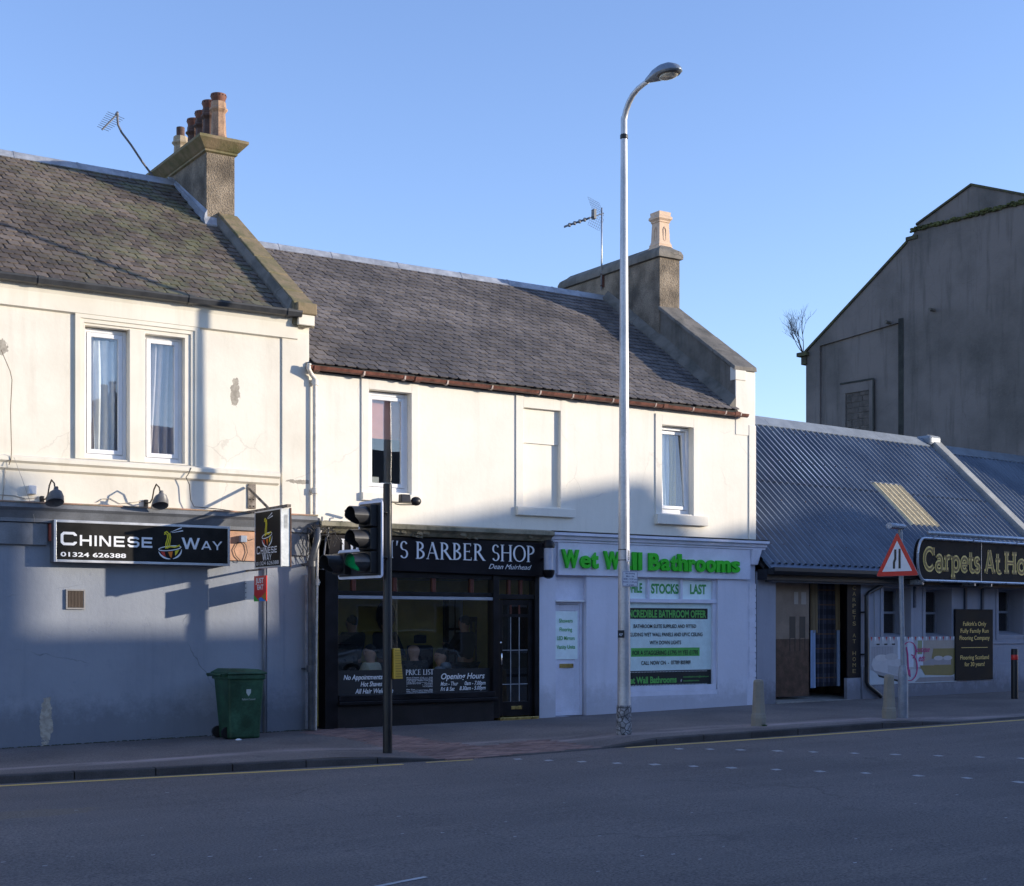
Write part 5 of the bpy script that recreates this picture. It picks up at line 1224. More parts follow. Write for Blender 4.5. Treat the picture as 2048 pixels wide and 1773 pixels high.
bz = lambda c, rx, ry, a0, a1, n=22: [(c[0]+rx*math.cos(R(lerp(a0, a1, k/n))), c[1]+ry*math.sin(R(lerp(a0, a1, k/n)))) for k in range(n+1)]
brush(bz((.44, .70), .075, .19, 190, -60), .028); brush(bz((.445, .34), .085, .28, 80, -130), .03, .0095)
for s_, u0, u1, v, h_ in (('outique', .52, .675, .67, .10), ('eds', .545, .62, .47, .12)):
    to_local(lettering('lettering', s_, P0+LN*(-yb+.008), LU, LN, ba+u0*BWd, z0_+v*BHt, (u1-u0)*BWd, h_*BHt*1.25, MAG, BN, .02, shear=.5), BN)
mb = MB(); mb.tube([(lx(1746, 1200), -.02, 2.6), (lx(1748, 1240), -.025, 1.9), (lx(1747, 1240), -.02, 1.46)], .008, 5); part('cable', mb, MATS['pale verge flashing'], B3)

# ------------------------------------------------------------------ building 4: the tall cement rendered hall
XT = 15.0
def tw(px, py): q = onL(px, py, 0, XT); return (q.y, q.z)
A1, A2, A3, A4, A5 = tw(1612, 703), tw(1815, 480), tw(1830, 468), tw(2048, 408), tw(1943, 372)
yb1, ye = A1; yf = -.35; zp = A4[1]
B4 = lt('hall_building', 'tall windowless hall with soot stained cement gable rising behind the carpet shop', 'building', XT+4, 6, .4)
pf = lambda a, b_, c_: (c_, a, b_)
gl = [(yf, -.2), (yf, zp), (A3[0], zp), (A3[0]+.02, zp-.12), (A2[0], A2[1]-.05), (yb1, ye), (yb1, -.2)]
# recessed panel: the wall is built as the outer sheet with a panel and a blocked window set back
rp0, rp1 = tw(1650, 668), tw(1806, 643); pr1 = (rp1[0], rp1[1]); 
part('wall', MB().prism(gl, pf, XT+.07, XT+14), TOWER, B4)
pyl, pyr = yb1-.55, pr1[0]   # panel from back pilaster to here
def sheet(poly, x0, x1, nm='wall_facing', mat=TOWER): return part(nm, MB().prism(poly, pf, x0, x1), mat, B4)
zpt = pr1[1]
sheet([(yf, -.2), (yf, zp-.001), (A3[0], zp-.001), (A2[0], A2[1]-.052), (pyr, interp(pyr, sorted([(A2[0], A2[1]), (yb1, ye)]))-.05), (pyr, -.2)], XT, XT+.068)
zpr = interp(pyr, sorted([(A2[0], A2[1]), (yb1, ye)]))-.05
zpl = interp(pyl, sorted([(A2[0], A2[1]), (yb1, ye)]))-.05
sheet([(pyr-.001, zpt), (pyr-.001, zpr), (pyl, zpl), (pyl, min(zpt-.25, zpl-.02))], XT+.002, XT+.068)
sheet([(pyl+.002, -.2), (pyl+.002, zpl-.02), (yb1, ye-.03), (yb1, -.2)], XT, XT+.068)
medge = M('near black edging', (.035, .037, .033), .9, .4, 3, .4)
# inner step and blocked window with stone surround
w0, w1_ = tw(1682, 772), tw(1746, 757); i0, i1 = tw(1690, 790), tw(1737, 778)
wz = (w0[1]+w1_[1])/2; iz = (i0[1]+i1[1])/2
mb = MB().box(XT+.02, XT+.069, i1[0]-.0, w0[0], iz, wz).box(XT+.02, XT+.069, i0[0], w0[0], 5, iz).box(XT+.02, XT+.069, w1_[0], i1[0], 5, wz)
part('window_surround', mb, TOWER, B4, bevel=.01)
part('surround_edge', MB().box(XT+.0, XT+.019, w1_[0]-.03, w1_[0]+.02, 5, wz+.04), medge, B4); part('surround_edge', MB().box(XT+.0, XT+.019, w1_[0]+.021, w0[0]+.05, wz, wz+.05), medge, B4)  # near-black strips laid along the surround's right side and top
mb = MB(); zz = 5.2
stones = 0; wide = i0[0]-i1[0]
while zz < iz-.05:
    hgt = random.uniform(.16, .26); y_ = i1[0]+.01
    while y_ < i0[0]-.05:
        ln = random.uniform(.25, .5); y2 = min(y_+ln, i0[0]-.01); o = part('stone', BX(XT+.055-random.random()*.02, XT+.10, y_, y2-.015, zz, min(zz+hgt-.015, iz-.01)), M('blocking stone', (.10, .085, .075), .85, .3, 5, .5, 30), B4, bevel=.012); y_ = y2
    zz += hgt
part('blocked_window', BX(XT+.062, XT+.075, i1[0], i0[0], 5, iz), M('mortar', (.12, .11, .10), .9), B4)
part('dark_edge', MB().box(XT-.012, XT+.0, pyr-.02, pyr+.16, 5, zpt+.1), M('near black edging', (.035, .037, .033), .9, .4, 3, .4), B4)  # thin near-black strip laid on the wall along the panel's right edge
# copings
mcop = M('mossy coping', (.075, .07, .06), .9, .4, 6, .6, 25, col2=(.10, .10, .045))
part('coping', MB().hexa([(XT-.05, A2[0], A2[1]-.10), (XT-.05, yb1+.1, ye-.12), (XT+.5, yb1+.1, ye-.12), (XT+.5, A2[0], A2[1]-.10)], [(XT-.05, A2[0], A2[1]), (XT-.05, yb1+.1, ye-.02), (XT+.5, yb1+.1, ye-.02), (XT+.5, A2[0], A2[1])]), mcop, B4, bevel=.02)
part('kneeler', BX(XT-.14, XT+.5, yb1-.12, yb1+.28, ye-.16, ye-.03), mcop, B4, bevel=.02); part('kneeler', BX(XT-.06, XT+.5, yb1-.04, yb1+.16, ye-.42, ye-.165), mcop, B4, bevel=.02)
part('coping', BX(XT-.04, XT+.5, yf-.05, A3[0]+.12, zp+.002, zp+.09), mcop, B4, bevel=.03)
part('coping', BX(XT-.04, XT+.5, A3[0]-.1, A2[0]+.05, A2[1]-.04, A2[1]+.08), mcop, B4, bevel=.02)
mb = MB()
for k in range(520):
    y_ = random.uniform(yf, A3[0]+.1); mb.sphere((XT-.05+random.uniform(-.02, .06), y_, zp+.06+random.uniform(-.06, .05)), random.uniform(.02, .055), 5, 3, (1, 1.6, .8))
part('moss', mb, M('moss', (.075, .080, .028), .95, .5, 6, .5, 40), B4, kind='stuff')
# upper gable set back behind the parapet
XU = XT+.55
def tu(px, py): q = onL(px, py, 0, XU); return (q.y, q.z)
u1, u2, u3, u4 = tu(1830, 462), tu(1833, 452), tu(1943, 372), tu(2048, 392)
sl_ = (u4[1]-u3[1])/(u4[0]-u3[0]); yend = -.3
part('upper_gable', MB().prism([(yend, 11), (yend, u3[1]+sl_*(yend-u3[0])), (u3[0], u3[1]), (u2[0], u2[1]), (u2[0], 11)], pf, XU, XU+12), TOWER, B4)
for (a, b_) in ((u3, u2), ((yend, u3[1]+sl_*(yend-u3[0])), u3)):
    part('coping', MB().hexa([(XU-.05, a[0], a[1]), (XU+.3, a[0], a[1]), (XU+.3, b_[0], b_[1]), (XU-.05, b_[0], b_[1])], [(XU-.05, a[0], a[1]+.07), (XU+.3, a[0], a[1]+.07), (XU+.3, b_[0], b_[1]+.07), (XU-.05, b_[0], b_[1]+.07)]), mcop, B4, bevel=.01)
for px, py in ((1780, 646), (1868, 621)):
    y_, z_ = tw(px, py); o = part('vent_pipe', MB().tube([(XT+.1, y_, z_), (XT-.22, y_, z_)], .05, 12), CEMENT, B4, smooth='auto')
# leafless sapling rooted in the kneeler
sap = lt('sapling', 'leafless sapling growing from the rear corner of the tall hall roof', 'tree', XT+.0, yb1+.1, ye)
tr = MB(); tws = MB(); rnd = random.Random(11)
def grow(p, d, ln, r, lev):
    pts = [p]; q = p.copy(); dd = d.copy()
    for k in range(4): dd = (dd+Vector((rnd.uniform(-.14, .14), rnd.uniform(-.14, .14), .05))).normalized(); q = q+dd*ln/4; pts.append(q.copy())
    (tr if lev == 0 else tws).tube(pts, [lerp(r, r*.55, k/4) for k in range(5)], 5)
    if lev < 3:
        for k in range(4 if lev == 0 else 3):
            b0 = pts[rnd.choice([2, 3, 4])]; nd = (dd+Vector((rnd.uniform(-.6, .6), rnd.uniform(-.95, .95), rnd.uniform(-.2, .5)))).normalized(); grow(b0, nd, ln*rnd.uniform(.5, .72), r*.55, lev+1)
for k, (dy, dx) in enumerate(((.55, 0), (.15, -.1), (-.12, .1), (.35, .1), (.8, 0))):
    grow(Vector((XT, yb1+.12, ye-.05)), Vector((dx, dy, 1)).normalized(), .78, .015, 0)
BARK = M('dark bark', (.05, .04, .035), .9, .3, 8, .2); part('trunk', tr, BARK, sap); part('twigs', tws, BARK, sap, kind='stuff')

# ------------------------------------------------------------------ the other side of the street (shades the road, mirrored in the glass)
def opp_house(name, label, x0, x1, eave, rz_, yf_=-22.5, depth=8, gable_front=None, wins=3, mat=None, chim=(), g=None, body=2.4):
    o = thing(name, label, 'building', ((x0+x1)/2, yf_-depth/2, 0), group=g)
    mat = mat or CEMENT; yr = yf_-depth/2; yb_ = yf_-depth
    if gable_front:
        mb = MB(); mb.prism([(x0, -.6)]+gable_front+[(x1, -.6)], lambda a, b_, c_: (a, c_, b_), yf_, yf_-.45); part('wall', mb, mat, o)
        lo = min(q[1] for q in gable_front)-body; part('rear_block', BX(x0+.01, x1-.01, yb_, yf_-.451, -.6, lo), mat, o); part('flat_roof', BX(x0+.05, x1-.05, yb_+.1, yf_-.5, lo+.001, lo+.05), flat('roof felt', (.06, .06, .065), .9), o)
    else:
        part('wall', MB().prism([(yf_, -.6), (yf_, eave), (yr, rz_-.15), (yb_, eave), (yb_, -.6)], lambda a, b_, c_: (c_, a, b_), x0, x1), mat, o)
        sl = flat('opposite slates', (.10, .075, .065), .8)
        part('roof', MB().hexa([(x0, yf_+.25, eave-.1), (x1, yf_+.25, eave-.1), (x1, yr, rz_-.1), (x0, yr, rz_-.1)], [(x0, yf_+.25, eave), (x1, yf_+.25, eave), (x1, yr, rz_), (x0, yr, rz_)]), sl, o)
        part('roof', MB().hexa([(x0, yb_-.25, eave-.1), (x1, yb_-.25, eave-.1), (x1, yr, rz_-.1), (x0, yr, rz_-.1)], [(x0, yb_-.25, eave), (x1, yb_-.25, eave), (x1, yr, rz_), (x0, yr, rz_)]), sl, o)
    for (cx, cy, cw, cd, cz) in chim:
        c_ = part('chimney', BX(cx-cw/2, cx+cw/2, cy-cd/2, cy+cd/2, eave-.5, cz), HARL, o)
        for k in range(3): part('chimney_pot', MB().lathe(cx, cy-cd/2+.25+k*(cd-.5)/2, [(.13, cz-.02), (.11, cz+.45), (.14, cz+.5), (.12, cz+.55)], 8), TERRA, c_)
    n = wins
    for k in range(n):
        a = lerp(x0, x1, (k+.5)/n)
        for z_ in (.9, 4.0):
            f = part('window', frame_mb(a-.55, a+.55, z_, z_+1.7, .07, yf_-.02, yf_+.03), GREYW, o)
            part('pane', BX(a-.48, a+.48, yf_-.002, yf_+.008, z_+.07, z_+1.63), flat('dark pane', (.03, .035, .04), .1), f)
    return o
opp_house('terrace_house', 'rendered two storey house across the street, the long one with two chimneys', 4, 21, 6.2, 8.55, chim=((15.2, -26.5, .7, 2.2, 9.35), (7, -26.5, .7, 2.2, 9.3)), wins=6)
opp_house('terrace_house', 'rendered two storey house across the street with a flatter and lower roof', 21.02, 33, 6.1, 8.3, chim=((28, -26.5, .7, 2.2, 9.2),), wins=4)
KT = math.tan(R(SUN_AZ)); KD = math.tan(R(SUN_EL))/math.cos(R(SUN_AZ))
def OF(pts): return [(x+22.5*KT, z+22.5*KD) for x, z in pts]
X9 = OF([(9.6, 0)])[0][0]; X18 = OF([(18.8, 0)])[0][0]
opp_house('flat_roof_house', 'plain flat parapet building across the street', 33.02, X9-.01, 8.9, 9.0, depth=7, gable_front=[(33.02, 7.6)]+OF([(3.6, .9), (3.6, 1.75), (4.4, 1.75), (4.4, 3.9), (5.45, 3.9), (5.45, 1.75), (9.59, 1.78)]), wins=4)
opp_house('tall_gable_house', 'tall cream building with a pointed parapet across the street', X9+.01, X18-.01, 10, 11, depth=7, gable_front=OF([(9.61, 2.6), (10.8, 3.25), (12.5, 3.68), (14.1, 4.03), (15.6, 4.38), (16.3, 4.45), (16.8, 4.0), (17.5, 3.4), (18.79, 3.75)]), wins=4, mat=CREAM2)
opp_house('tall_gable_house', 'darker tall building with stepped parapet across the street', X18+.01, 76, 10, 11, depth=9, gable_front=OF([(18.81, 3.7), (21, 4.1), (22.8, 4.5), (24.9, 4.85), (25.9, 4.3), (29.8, 4.05)])+[(76, 10.6)], wins=8)

# ------------------------------------------------------------------ signs of the takeaway
yl = -.22
LB_ = thing('takeaway_sign', 'wide black light box sign in a silver frame with white takeaway name and noodle bowl', 'sign', (7, -.1, 2.7))
sx0, sx1 = onY(108, 1080, yl).x, onY(460, 1080, yl).x
sz1, sz0 = onY(108, 1040, yl).z, onY(108, 1126, yl).z; rz1, rz0 = onY(460, 1053, yl).z, onY(460, 1131, yl).z
sz1 = (sz1+rz1)/2; sz0 = (sz0+rz0)/2
ALU = M('brushed aluminium frame', (.62, .63, .65), .35, .08, 6, .03, metal=.5)
part('box', BX(sx0+.004, sx1-.004, yl+.02, -.0, sz0+.004, sz1-.004), M('grey box side', (.13, .13, .15), .5, .2, 5, .1), LB_)
part('frame', frame_mb(sx0, sx1, sz0, sz1, .035, yl-.005, yl+.03), ALU, LB_, bevel=.004)
part('face', BX(sx0+.035, sx1-.035, yl, yl+.02, sz0+.035, sz1-.035), M('dusty black acrylic', (.016, .015, .014), .5, .35, 4, .03, spec=.15), LB_)
Ol = Vector((0, yl, 0))
def lbx(px, py=1090): return onY(px, py, yl).x
def lbz(px, py): return onY(px, py, yl).z
a, b_ = lbx(121), lbx(310); z_ = lbz(215, 1093.5)
strokes('lettering', 'CHINESE', gl_mono, Ol, UX, NY, a, z_, b_-a, .185, WHITE, LB_, small=.80, gap=-.0, W=.19)
a, b_ = lbx(363), lbx(446); strokes('lettering', 'WAY', gl_mono, Ol, UX, NY, a, lbz(400, 1099.5), b_-a, .165, WHITE, LB_, small=.76, W=.19)
lettering('lettering', '01324 626388', Ol, UX, NY, lbx(121), lbz(180, 1114.5), lbx(252)-lbx(121), .062, WHITE, LB_, .03)
YELP = flat('yellow print', (.75, .62, .02)); REDP = flat('red print', (.55, .03, .015)); ORP = flat('orange print', (.75, .19, .01))
def bowl(root, O, U, N, a, z, s, V=Vector((0, 0, 1))):
    """noodle bowl emblem: arc, rim, coloured wedges, noodles, chopsticks; a,z centre of rim, s scale"""
    Ov = Vector(O); Uv = Vector(U); Nv = Vector(N)
    P_ = lambda u, v, l=.004: tuple(Ov+Uv*(a+u*s)+V*(z+v*s)+Nv*l)
    def rib(pts, w_, mat, l=.005):
        mb = MB(); rows = [[], []]
        for i, p in enumerate(pts):
            A_ = Vector(pts[max(i-1, 0)]); B_ = Vector(pts[min(i+1, len(pts)-1)]); d = (B_-A_).normalized(); ww = w_(i/(len(pts)-1)) if callable(w_) else w_
            rows[0].append(P_(p[0]-d.y*ww/2, p[1]+d.x*ww/2, l)); rows[1].append(P_(p[0]+d.y*ww/2, p[1]-d.x*ww/2, l))
        mb.sheet(rows); part('emblem', mb, mat, root)
    arc = lambda cx, cy, rx, ry, a0, a1, n=16, tl=0: [(cx+rx*math.cos(R(lerp(a0, a1, k/n)))*math.cos(tl)-ry*math.sin(R(lerp(a0, a1, k/n)))*math.sin(tl), cy+rx*math.cos(R(lerp(a0, a1, k/n)))*math.sin(tl)+ry*math.sin(R(lerp(a0, a1, k/n)))*math.cos(tl)) for k in range(n+1)]
    rib(arc(0, 0, .48, .09, 0, 360, 24, .13), .035, WHITE); rib(arc(0, -.02, .5, .42, 198, 272), lambda t: .02+.05*math.sin(pi*t), WHITE); rib(arc(0, -.02, .5, .42, 285, 358), lambda t: .02+.05*math.sin(pi*t), WHITE)
    def poly(pts, mat):
        mb = MB(); mb.v = [P_(u, v, .0062) for u, v in pts]; mb.f = [tuple(range(len(pts)))]; part('emblem', mb, mat, root)
    poly([(-.40, -.14), (-.22, -.16), (-.2, -.30), (-.16, -.36), (-.30, -.30)], REDP); poly([(-.08, -.15), (.12, -.13), (.06, -.40), (-.0, -.34)], ORP); poly([(.22, -.10), (.40, -.04), (.30, -.22), (.22, -.30)], YELP)
    rib([(-.18, -.02), (-.17, .2), (-.10, .42), (-.11, .56), (-.19, .60), (-.24, .55)], .045, YELP, .007); rib([(-.10, -.02), (-.09, .2), (-.03, .42), (-.05, .6), (-.14, .68), (-.24, .62)], .045, YELP, .0075); rib([(-.02, .02), (-.01, .2), (.03, .45), (-.01, .62)], .035, YELP, .008)
    rib([(-.2, -.0), (0, .07), (.2, .05), (.42, .13)], .06, YELP, .0085)
    rib([(.02, .66), (.50, .86)], lambda t: .01+.04*t, WHITE, .006); rib([(.08, .64), (.56, .74)], lambda t: .01+.04*t, WHITE, .0065)
bowl(LB_, Ol, UX, NY, (lbx(316)+lbx(363))/2, lbz(340, 1097), (lbx(363)-lbx(316))*1.0)
# projecting sign
xs_p = onY(500, 1100, 0).x-.12
HS = thing('projecting_sign', 'upright black box sign with noodle bowl hanging from a rusty bracket above the bin', 'sign', (xs_p, -.6, 2.7))
def px_(px, py): return onX(px, py, xs_p)
qa = px_(510, 1100); qb = px_(562, 1100); zt_ = (px_(510, 1028).z+px_(562, 1014).z)/2; zb_ = (px_(510, 1137).z+px_(562, 1133).z)/2
tk = .15
part('box', BX(xs_p+.006, xs_p+tk, qb.y, qa.y, zb_, zt_), M('white weathered panel', (.62, .65, .66), .45, .12, 12, .1), HS, bevel=.004)
part('edge_trim', frame_mb(qb.y-.004, qa.y+.004, zb_-.004, zt_+.004, .018, 0, .0) and MB().box(xs_p-.004, xs_p+.012, qb.y-.008, qb.y+.02, zb_-.006, zt_+.006).box(xs_p-.004, xs_p+.012, qa.y-.02, qa.y+.008, zb_-.006, zt_+.006).box(xs_p-.004, xs_p+.012, qb.y+.02, qa.y-.02, zb_-.006, zb_+.014).box(xs_p-.004, xs_p+.012, qb.y+.02, qa.y-.02, zt_-.014, zt_+.006), ALU, HS)
part('edge_trim', BX(xs_p+tk-.012, xs_p+tk+.006, qb.y-.012, qb.y+.02, zb_-.008, zt_+.01), M('rusty edge', (.10, .05, .03), .8, .4, 9, .3), HS)
mb = MB()
for k in range(11): mb.box(xs_p+.05, xs_p+.10, qb.y-.006, qb.y+.002, zt_-.10-k*.018, zt_-.092-k*.018)
part('louvres', mb, flat('louvre shade', (.2, .22, .25), .6), HS)
fm = MATS['dusty black acrylic']
part('face', BX(xs_p, xs_p+.006, qb.y+.02, qa.y-.02, zb_+.014, zt_-.014), fm, HS)
Oh = Vector((xs_p, 0, 0)); UM = Vector((0, -1, 0)); NM = Vector((-1, 0, 0)); fw = qa.y-qb.y; hh = zt_-zb_; ya = -qa.y
strokes('lettering', 'CHINESE', gl_mono, Oh, UM, NM, ya+.08*fw, zb_+.245*hh, .80*fw, .115, WHITE, HS, small=.8, W=.17)
strokes('lettering', 'WAY', gl_mono, Oh, UM, NM, ya+.30*fw, zb_+.125*hh, .36*fw, .11, WHITE, HS, small=.8, W=.17)
lettering('lettering', '01324 626388', Oh, UM, NM, ya+.06*fw, zb_+.045*hh, .86*fw, .055, WHITE, HS, .0)
bowl(HS, Oh, UM, NM, ya+.48*fw, zb_+.56*hh, .40*fw)
RUST = M('rusty bracket steel', (.16, .12, .09), .75, .5, 9, .4, 60, col2=(.30, .26, .22))
br = thing('sign_bracket', 'rusty steel wall bracket carrying the hanging takeaway sign', 'bracket', (xs_p+.07, -.3, zt_))
bx_ = xs_p+.07
part('wall_plate', BX(onY(495, 1000).x, onY(511, 1000).x, -.02, -.0, onY(503, 1018).z, 3.95), RUST, br, bevel=.004)
mb = MB(); 
for z_ in (3.62, 3.72): 
    for dx in (.035, .09): mb.lathe(0, 0, [(.001, 0)], 3) if False else mb.sphere((onY(495, 1000).x+dx, -.022, z_), .010, 6, 4)
part('bolts', mb, BLACKM, br)
part('top_bar', BX(bx_-.03, bx_+.03, qb.y-.12, -.02, zt_+.012, zt_+.05), RUST, br)
part('strut', MB().tube([(bx_, -.03, 3.90), (bx_, qb.y*.52-.1, zt_+.03)], .02, 6), RUST, br)
part('lower_arm', BX(bx_-.02, bx_+.02, qa.y-.02, .0, zb_-.03, zb_-.006), RUST, br)
# small delivery sign below
xj = xs_p+.02
JE = thing('delivery_sign', 'small red pennant shaped sign with white delivery lettering under the hanging sign', 'sign', (xj, -.4, 2.2))
ja = onX(508, 1170, xj); jb = onX(532, 1170, xj); jz1 = onX(520, 1152, xj).z; jz0 = onX(520, 1203, xj).z
part('plate', BX(xj, xj+.02, jb.y, ja.y, jz0, jz1), flat('delivery red', (.60, .022, .02), .35), JE, bevel=.003)
part('bracket', BX(xj+.02, xj+.03, ja.y+.0, -.0, jz0+.03, jz1-.06), M('white bracket plate', (.62, .64, .68), .5, .05), JE)
mb = MB()
for k in range(4): mb.sphere((xj+.017, -.04, lerp(jz0+.07, jz1-.1, k/3)), .009, 6, 4)
part('screws', mb, BLACKM, JE)
jw = ja.y-jb.y; jh = jz1-jz0; Oj = Vector((xj, 0, 0))
def jp(poly, c_, n): 
    mb = MB(); mb.v = [(xj-.003, ja.y-u*jw, jz0+v*jh) for u, v in poly]; mb.f = [tuple(range(len(poly)))]; part('colour_field', mb, flat(n, c_, .4), JE)
jp([(0, 0), (.45, 0), (0, .27)], (.03, .35, .04), 'print green'); jp([(.45, .0), (1, 0), (.62, .16), (.4, .12)], (.02, .20, .62), 'print blue'); jp([(0, .27), (.22, .14), (.6, .16)], (.45, .55, .02), 'print lime') if False else None
jp([(1, .0), (1, .36), (.62, .165)], (.42, .20, .02), 'print amber')
lettering('lettering', 'JUST', Oj, UM, NM, -ja.y+.16*jw, jz0+.72*jh, .66*jw, .20*jh, WHITE, JE, .04); lettering('lettering', 'EAT', Oj, UM, NM, -ja.y+.30*jw, jz0+.46*jh, .50*jw, .20*jh, WHITE, JE, .04)
# swan neck lamps above the light box
def swan(px0, py0, label):
    w_ = onY(px0, py0); o = thing('swan_neck_lamp', label, 'lamp', (w_.x, 0, w_.z), group='swan neck lamps over the takeaway sign', local=True)
    part('wall_mount', MB().box(-.03, .03, -.05, 0, -.07, .05), BLACKM, o, bevel=.01)
    pts = [(0, -.04, 0), (.02, -.14, .0), (.03, -.20, .05), (.04, -.24, .18), (.05, -.31, .25), (.06, -.40, .20), (.07, -.43, .10)]
    part('neck', MB().tube(pts, .011, 7), M('dull brown metal', (.10, .08, .06), .5, .3, 8, .1), o, smooth=True)
    c_, s_ = math.cos(R(28)), math.sin(R(28)); mb = MB(); rings = []
    for r, z in ((.03, .10), (.035, .06), (.085, .02), (.115, -.05), (.125, -.13), (.118, -.13), (.105, -.05), (.07, .0), (.02, .03)):
        rings.append([(.07+r*math.cos(k*pi/9), -.43+(r*math.sin(k*pi/9))*c_+z*s_*-.6, .05+z*c_+r*math.sin(k*pi/9)*s_*-.9) for k in range(18)])
    part('shade', mb.loft(rings), M('grey lamp shade', (.13, .13, .14), .4, .15, 6, .04), o, smooth='auto')
    return o
l1 = swan(83, 1000, 'grey swan neck lamp at the left end over the takeaway light box')
l2 = copy_tree(l1, None, 'grey swan neck lamp over the middle of the takeaway light box'); q = onY(291, 1007); l2.location = (q.x, 0, q.z)
q = onY(62, 981); jb_ = solo('junction_box', BX(q.x-.055, q.x+.055, -.09, 0, q.z-.06, q.z+.06), M('white plastic box', (.70, .71, .73), .5, .05), 'small white junction box above the left end of the takeaway cornice', 'box', bevel=.01)
q = onY(481, 1079); solo('switch_box', BX(q.x-.05, q.x+.05, -.13, -.045, q.z-.05, q.z+.05), M('blue grey plastic box', (.28, .33, .42), .5, .05), 'small blue grey box on the salmon board beside the light box sign', 'box', bevel=.008)
def cable(pts, mat, label, r=.006, Y=-.012):
    P_ = [onY(px, py, Y) for px, py in pts]; 
    return solo('cable', MB().tube(P_, r, 5), mat, label, 'cable', smooth=True)
CB = flat('black cable', (.03, .028, .028), .6); CW = flat('grey cable', (.42, .38, .33), .6)
cable([(2, 700), (20, 742), (24, 760), (21, 820), (23, 900), (22, 918), (18, 930)], M('rusty crack filler', (.22, .17, .12), .9), 'brown cable running down the cream wall at the left edge', .006, -.10)
cable([(11, 935), (8, 970), (5, 1000)], CW, 'short grey cable at the far left under the string course', .006)
cable([(28, 915), (45, 960), (62, 1010), (68, 1035), (70, 1050)], CW, 'thin slanting wire below the string course at the left', .0035, -.12)
cable([(382, 936), (377, 948), (372, 955), (379, 970), (381, 1000), (388, 1014), (440, 1019), (520, 1030)], CB, 'dark cable dropping from the string course right of the double window', .007, -.09)
cable([(0, 990), (30, 992), (50, 998), (75, 996)], CW, 'pale cable running along the cornice to the left lamp', .005)
cable([(193, 1005), (205, 998), (222, 998), (240, 1008), (268, 1005), (288, 1002)], CW, 'pale cable looping along the cornice to the second lamp', .005)
cable([(476, 1085), (468, 1100), (472, 1112), (482, 1123), (488, 1124), (495, 1105), (492, 1090), (484, 1082)], CB, 'black cable loop hanging on the salmon board', .006, -.06)
cable([(486, 1073), (498, 1082), (508, 1078)], CB, 'thin black cable from the switch box to the hanging sign', .004, -.06)

# downpipes between the two shops
DPm = M('cream painted pipe', (.66, .61, .54), .5, .15, 9, .08); PG = M('grey painted pipe', (.20, .21, .245), .45, .2, 9, .08)
def pipe(name, pts, r, mat, label, joints=(), Y=-.10):
    P_ = [onY(px, py, y if (y := (rest[0] if rest else Y)) else Y) for px, py, *rest in pts]
    o = thing(name, label, 'drainpipe', (P_[-1].x, P_[-1].y, P_[-1].z)); part('pipe', MB().tube(P_, r, 12), mat, o, smooth='auto')
    for j in joints:
        q = onY(j[0], j[1], j[2] if len(j) > 2 else Y); part('collar', MB().lathe(q.x, q.y, [(r+.004, q.z-.05), (r+.016, q.z-.045), (r+.016, q.z+.045), (r+.004, q.z+.05)], 12), mat, o, smooth='auto')
        part('bracket', BX(q.x-.06, q.x+.06, q.y, 0, q.z-.012, q.z+.012), mat, o)
    return o
pipe('downpipe', [(618, 728, -.14), (617, 738, -.15), (622, 748, -.10), (629, 757, -.08), (630, 770, -.07), (630, 1030, -.07)], .036, DPm, 'cream painted downpipe between the two cream buildings at first floor level', [(630, 765, -.07), (630, 982, -.07)])
pipe('downpipe', [(634, 1040, -.10), (635, 1080, -.30), (625, 1115, -.28), (623, 1125, -.25), (623, 1461, -.22)], .055, M('dark grey pipe', (.055, .06, .07), .35, .25, 7, .08), 'thick dark grey downpipe beside the black barber shop front', [(623, 1128, -.24), (622, 1338, -.22)])
pipe('downpipe', [(645, 1034, -.14), (645, 1058, -.16), (637, 1068, -.28), (635, 1100, -.27), (632, 1300, -.22), (631, 1461, -.20)], .022, M('worn cream pipe', (.45, .42, .38), .45, .3, 9, .1), 'thin worn cream pipe beside the thick dark downpipe', [(634, 1165, -.25)])
pipe('conduit', [(667, 1036, -.15), (660, 1038, -.16), (657, 1050, -.2), (656, 1072, -.2), (652, 1076, -.19), (648, 1110, -.16), (646, 1140, -.12)], .014, PG, 'thin grey conduit bent round the dirty cornice above the barber sign')
pipe('conduit', [(613, 1150, -.03), (613, 1459, -.03)], .024, PG, 'slim grey conduit on the grey wall left of the thick downpipe')
mb = MB(); mr = random.Random(4)
for k in range(7):
    pts = [onY(640+mr.uniform(-25, 5)+j*mr.uniform(3, 12), 1062+mr.uniform(-12, 10)+j*mr.uniform(-3, 7), -.24) for j in range(6)]; mb.tube(pts, .007, 5)
for k in range(5):
    x_ = 604+k*7; pts = [onY(x_+mr.uniform(-5, 5), 1058+j*14+mr.uniform(-3, 3), -.12-.03*math.sin(j)) for j in range(6)]; mb.tube(pts, .006, 5)
solo('cable_tangle', mb, CB, 'tangle of black cables over the pipes at the left end of the barber sign', 'cable', kind=None)
# floodlights over the barber sign
fl = thing('floodlight', 'pair arm with two black floodlights under the left window of the barber building', 'lamp', (fx(812), -.1, 3.75)); fl['label'] = 'two small black floodlights on a bar below the window above the barber sign'
q1 = onY(810, 998, -.3); q2 = onY(832, 1003, -.3)
part('bar', MB().tube([onY(790, 1008, -.05), onY(800, 1010, -.3), onY(836, 1010, -.3)], .010, 6), BLACKM, fl)
part('lamp_head', MB().hexa([(q1.x-.09, q1.y-.06, q1.z-.06), (q1.x+.08, q1.y-.06, q1.z-.06), (q1.x+.08, q1.y+.06, q1.z-.06), (q1.x-.09, q1.y+.06, q1.z-.06)], [(q1.x-.08, q1.y-.02, q1.z+.07), (q1.x+.09, q1.y-.02, q1.z+.07), (q1.x+.09, q1.y+.07, q1.z+.07), (q1.x-.08, q1.y+.07, q1.z+.07)]), BLACKM, fl, bevel=.012)
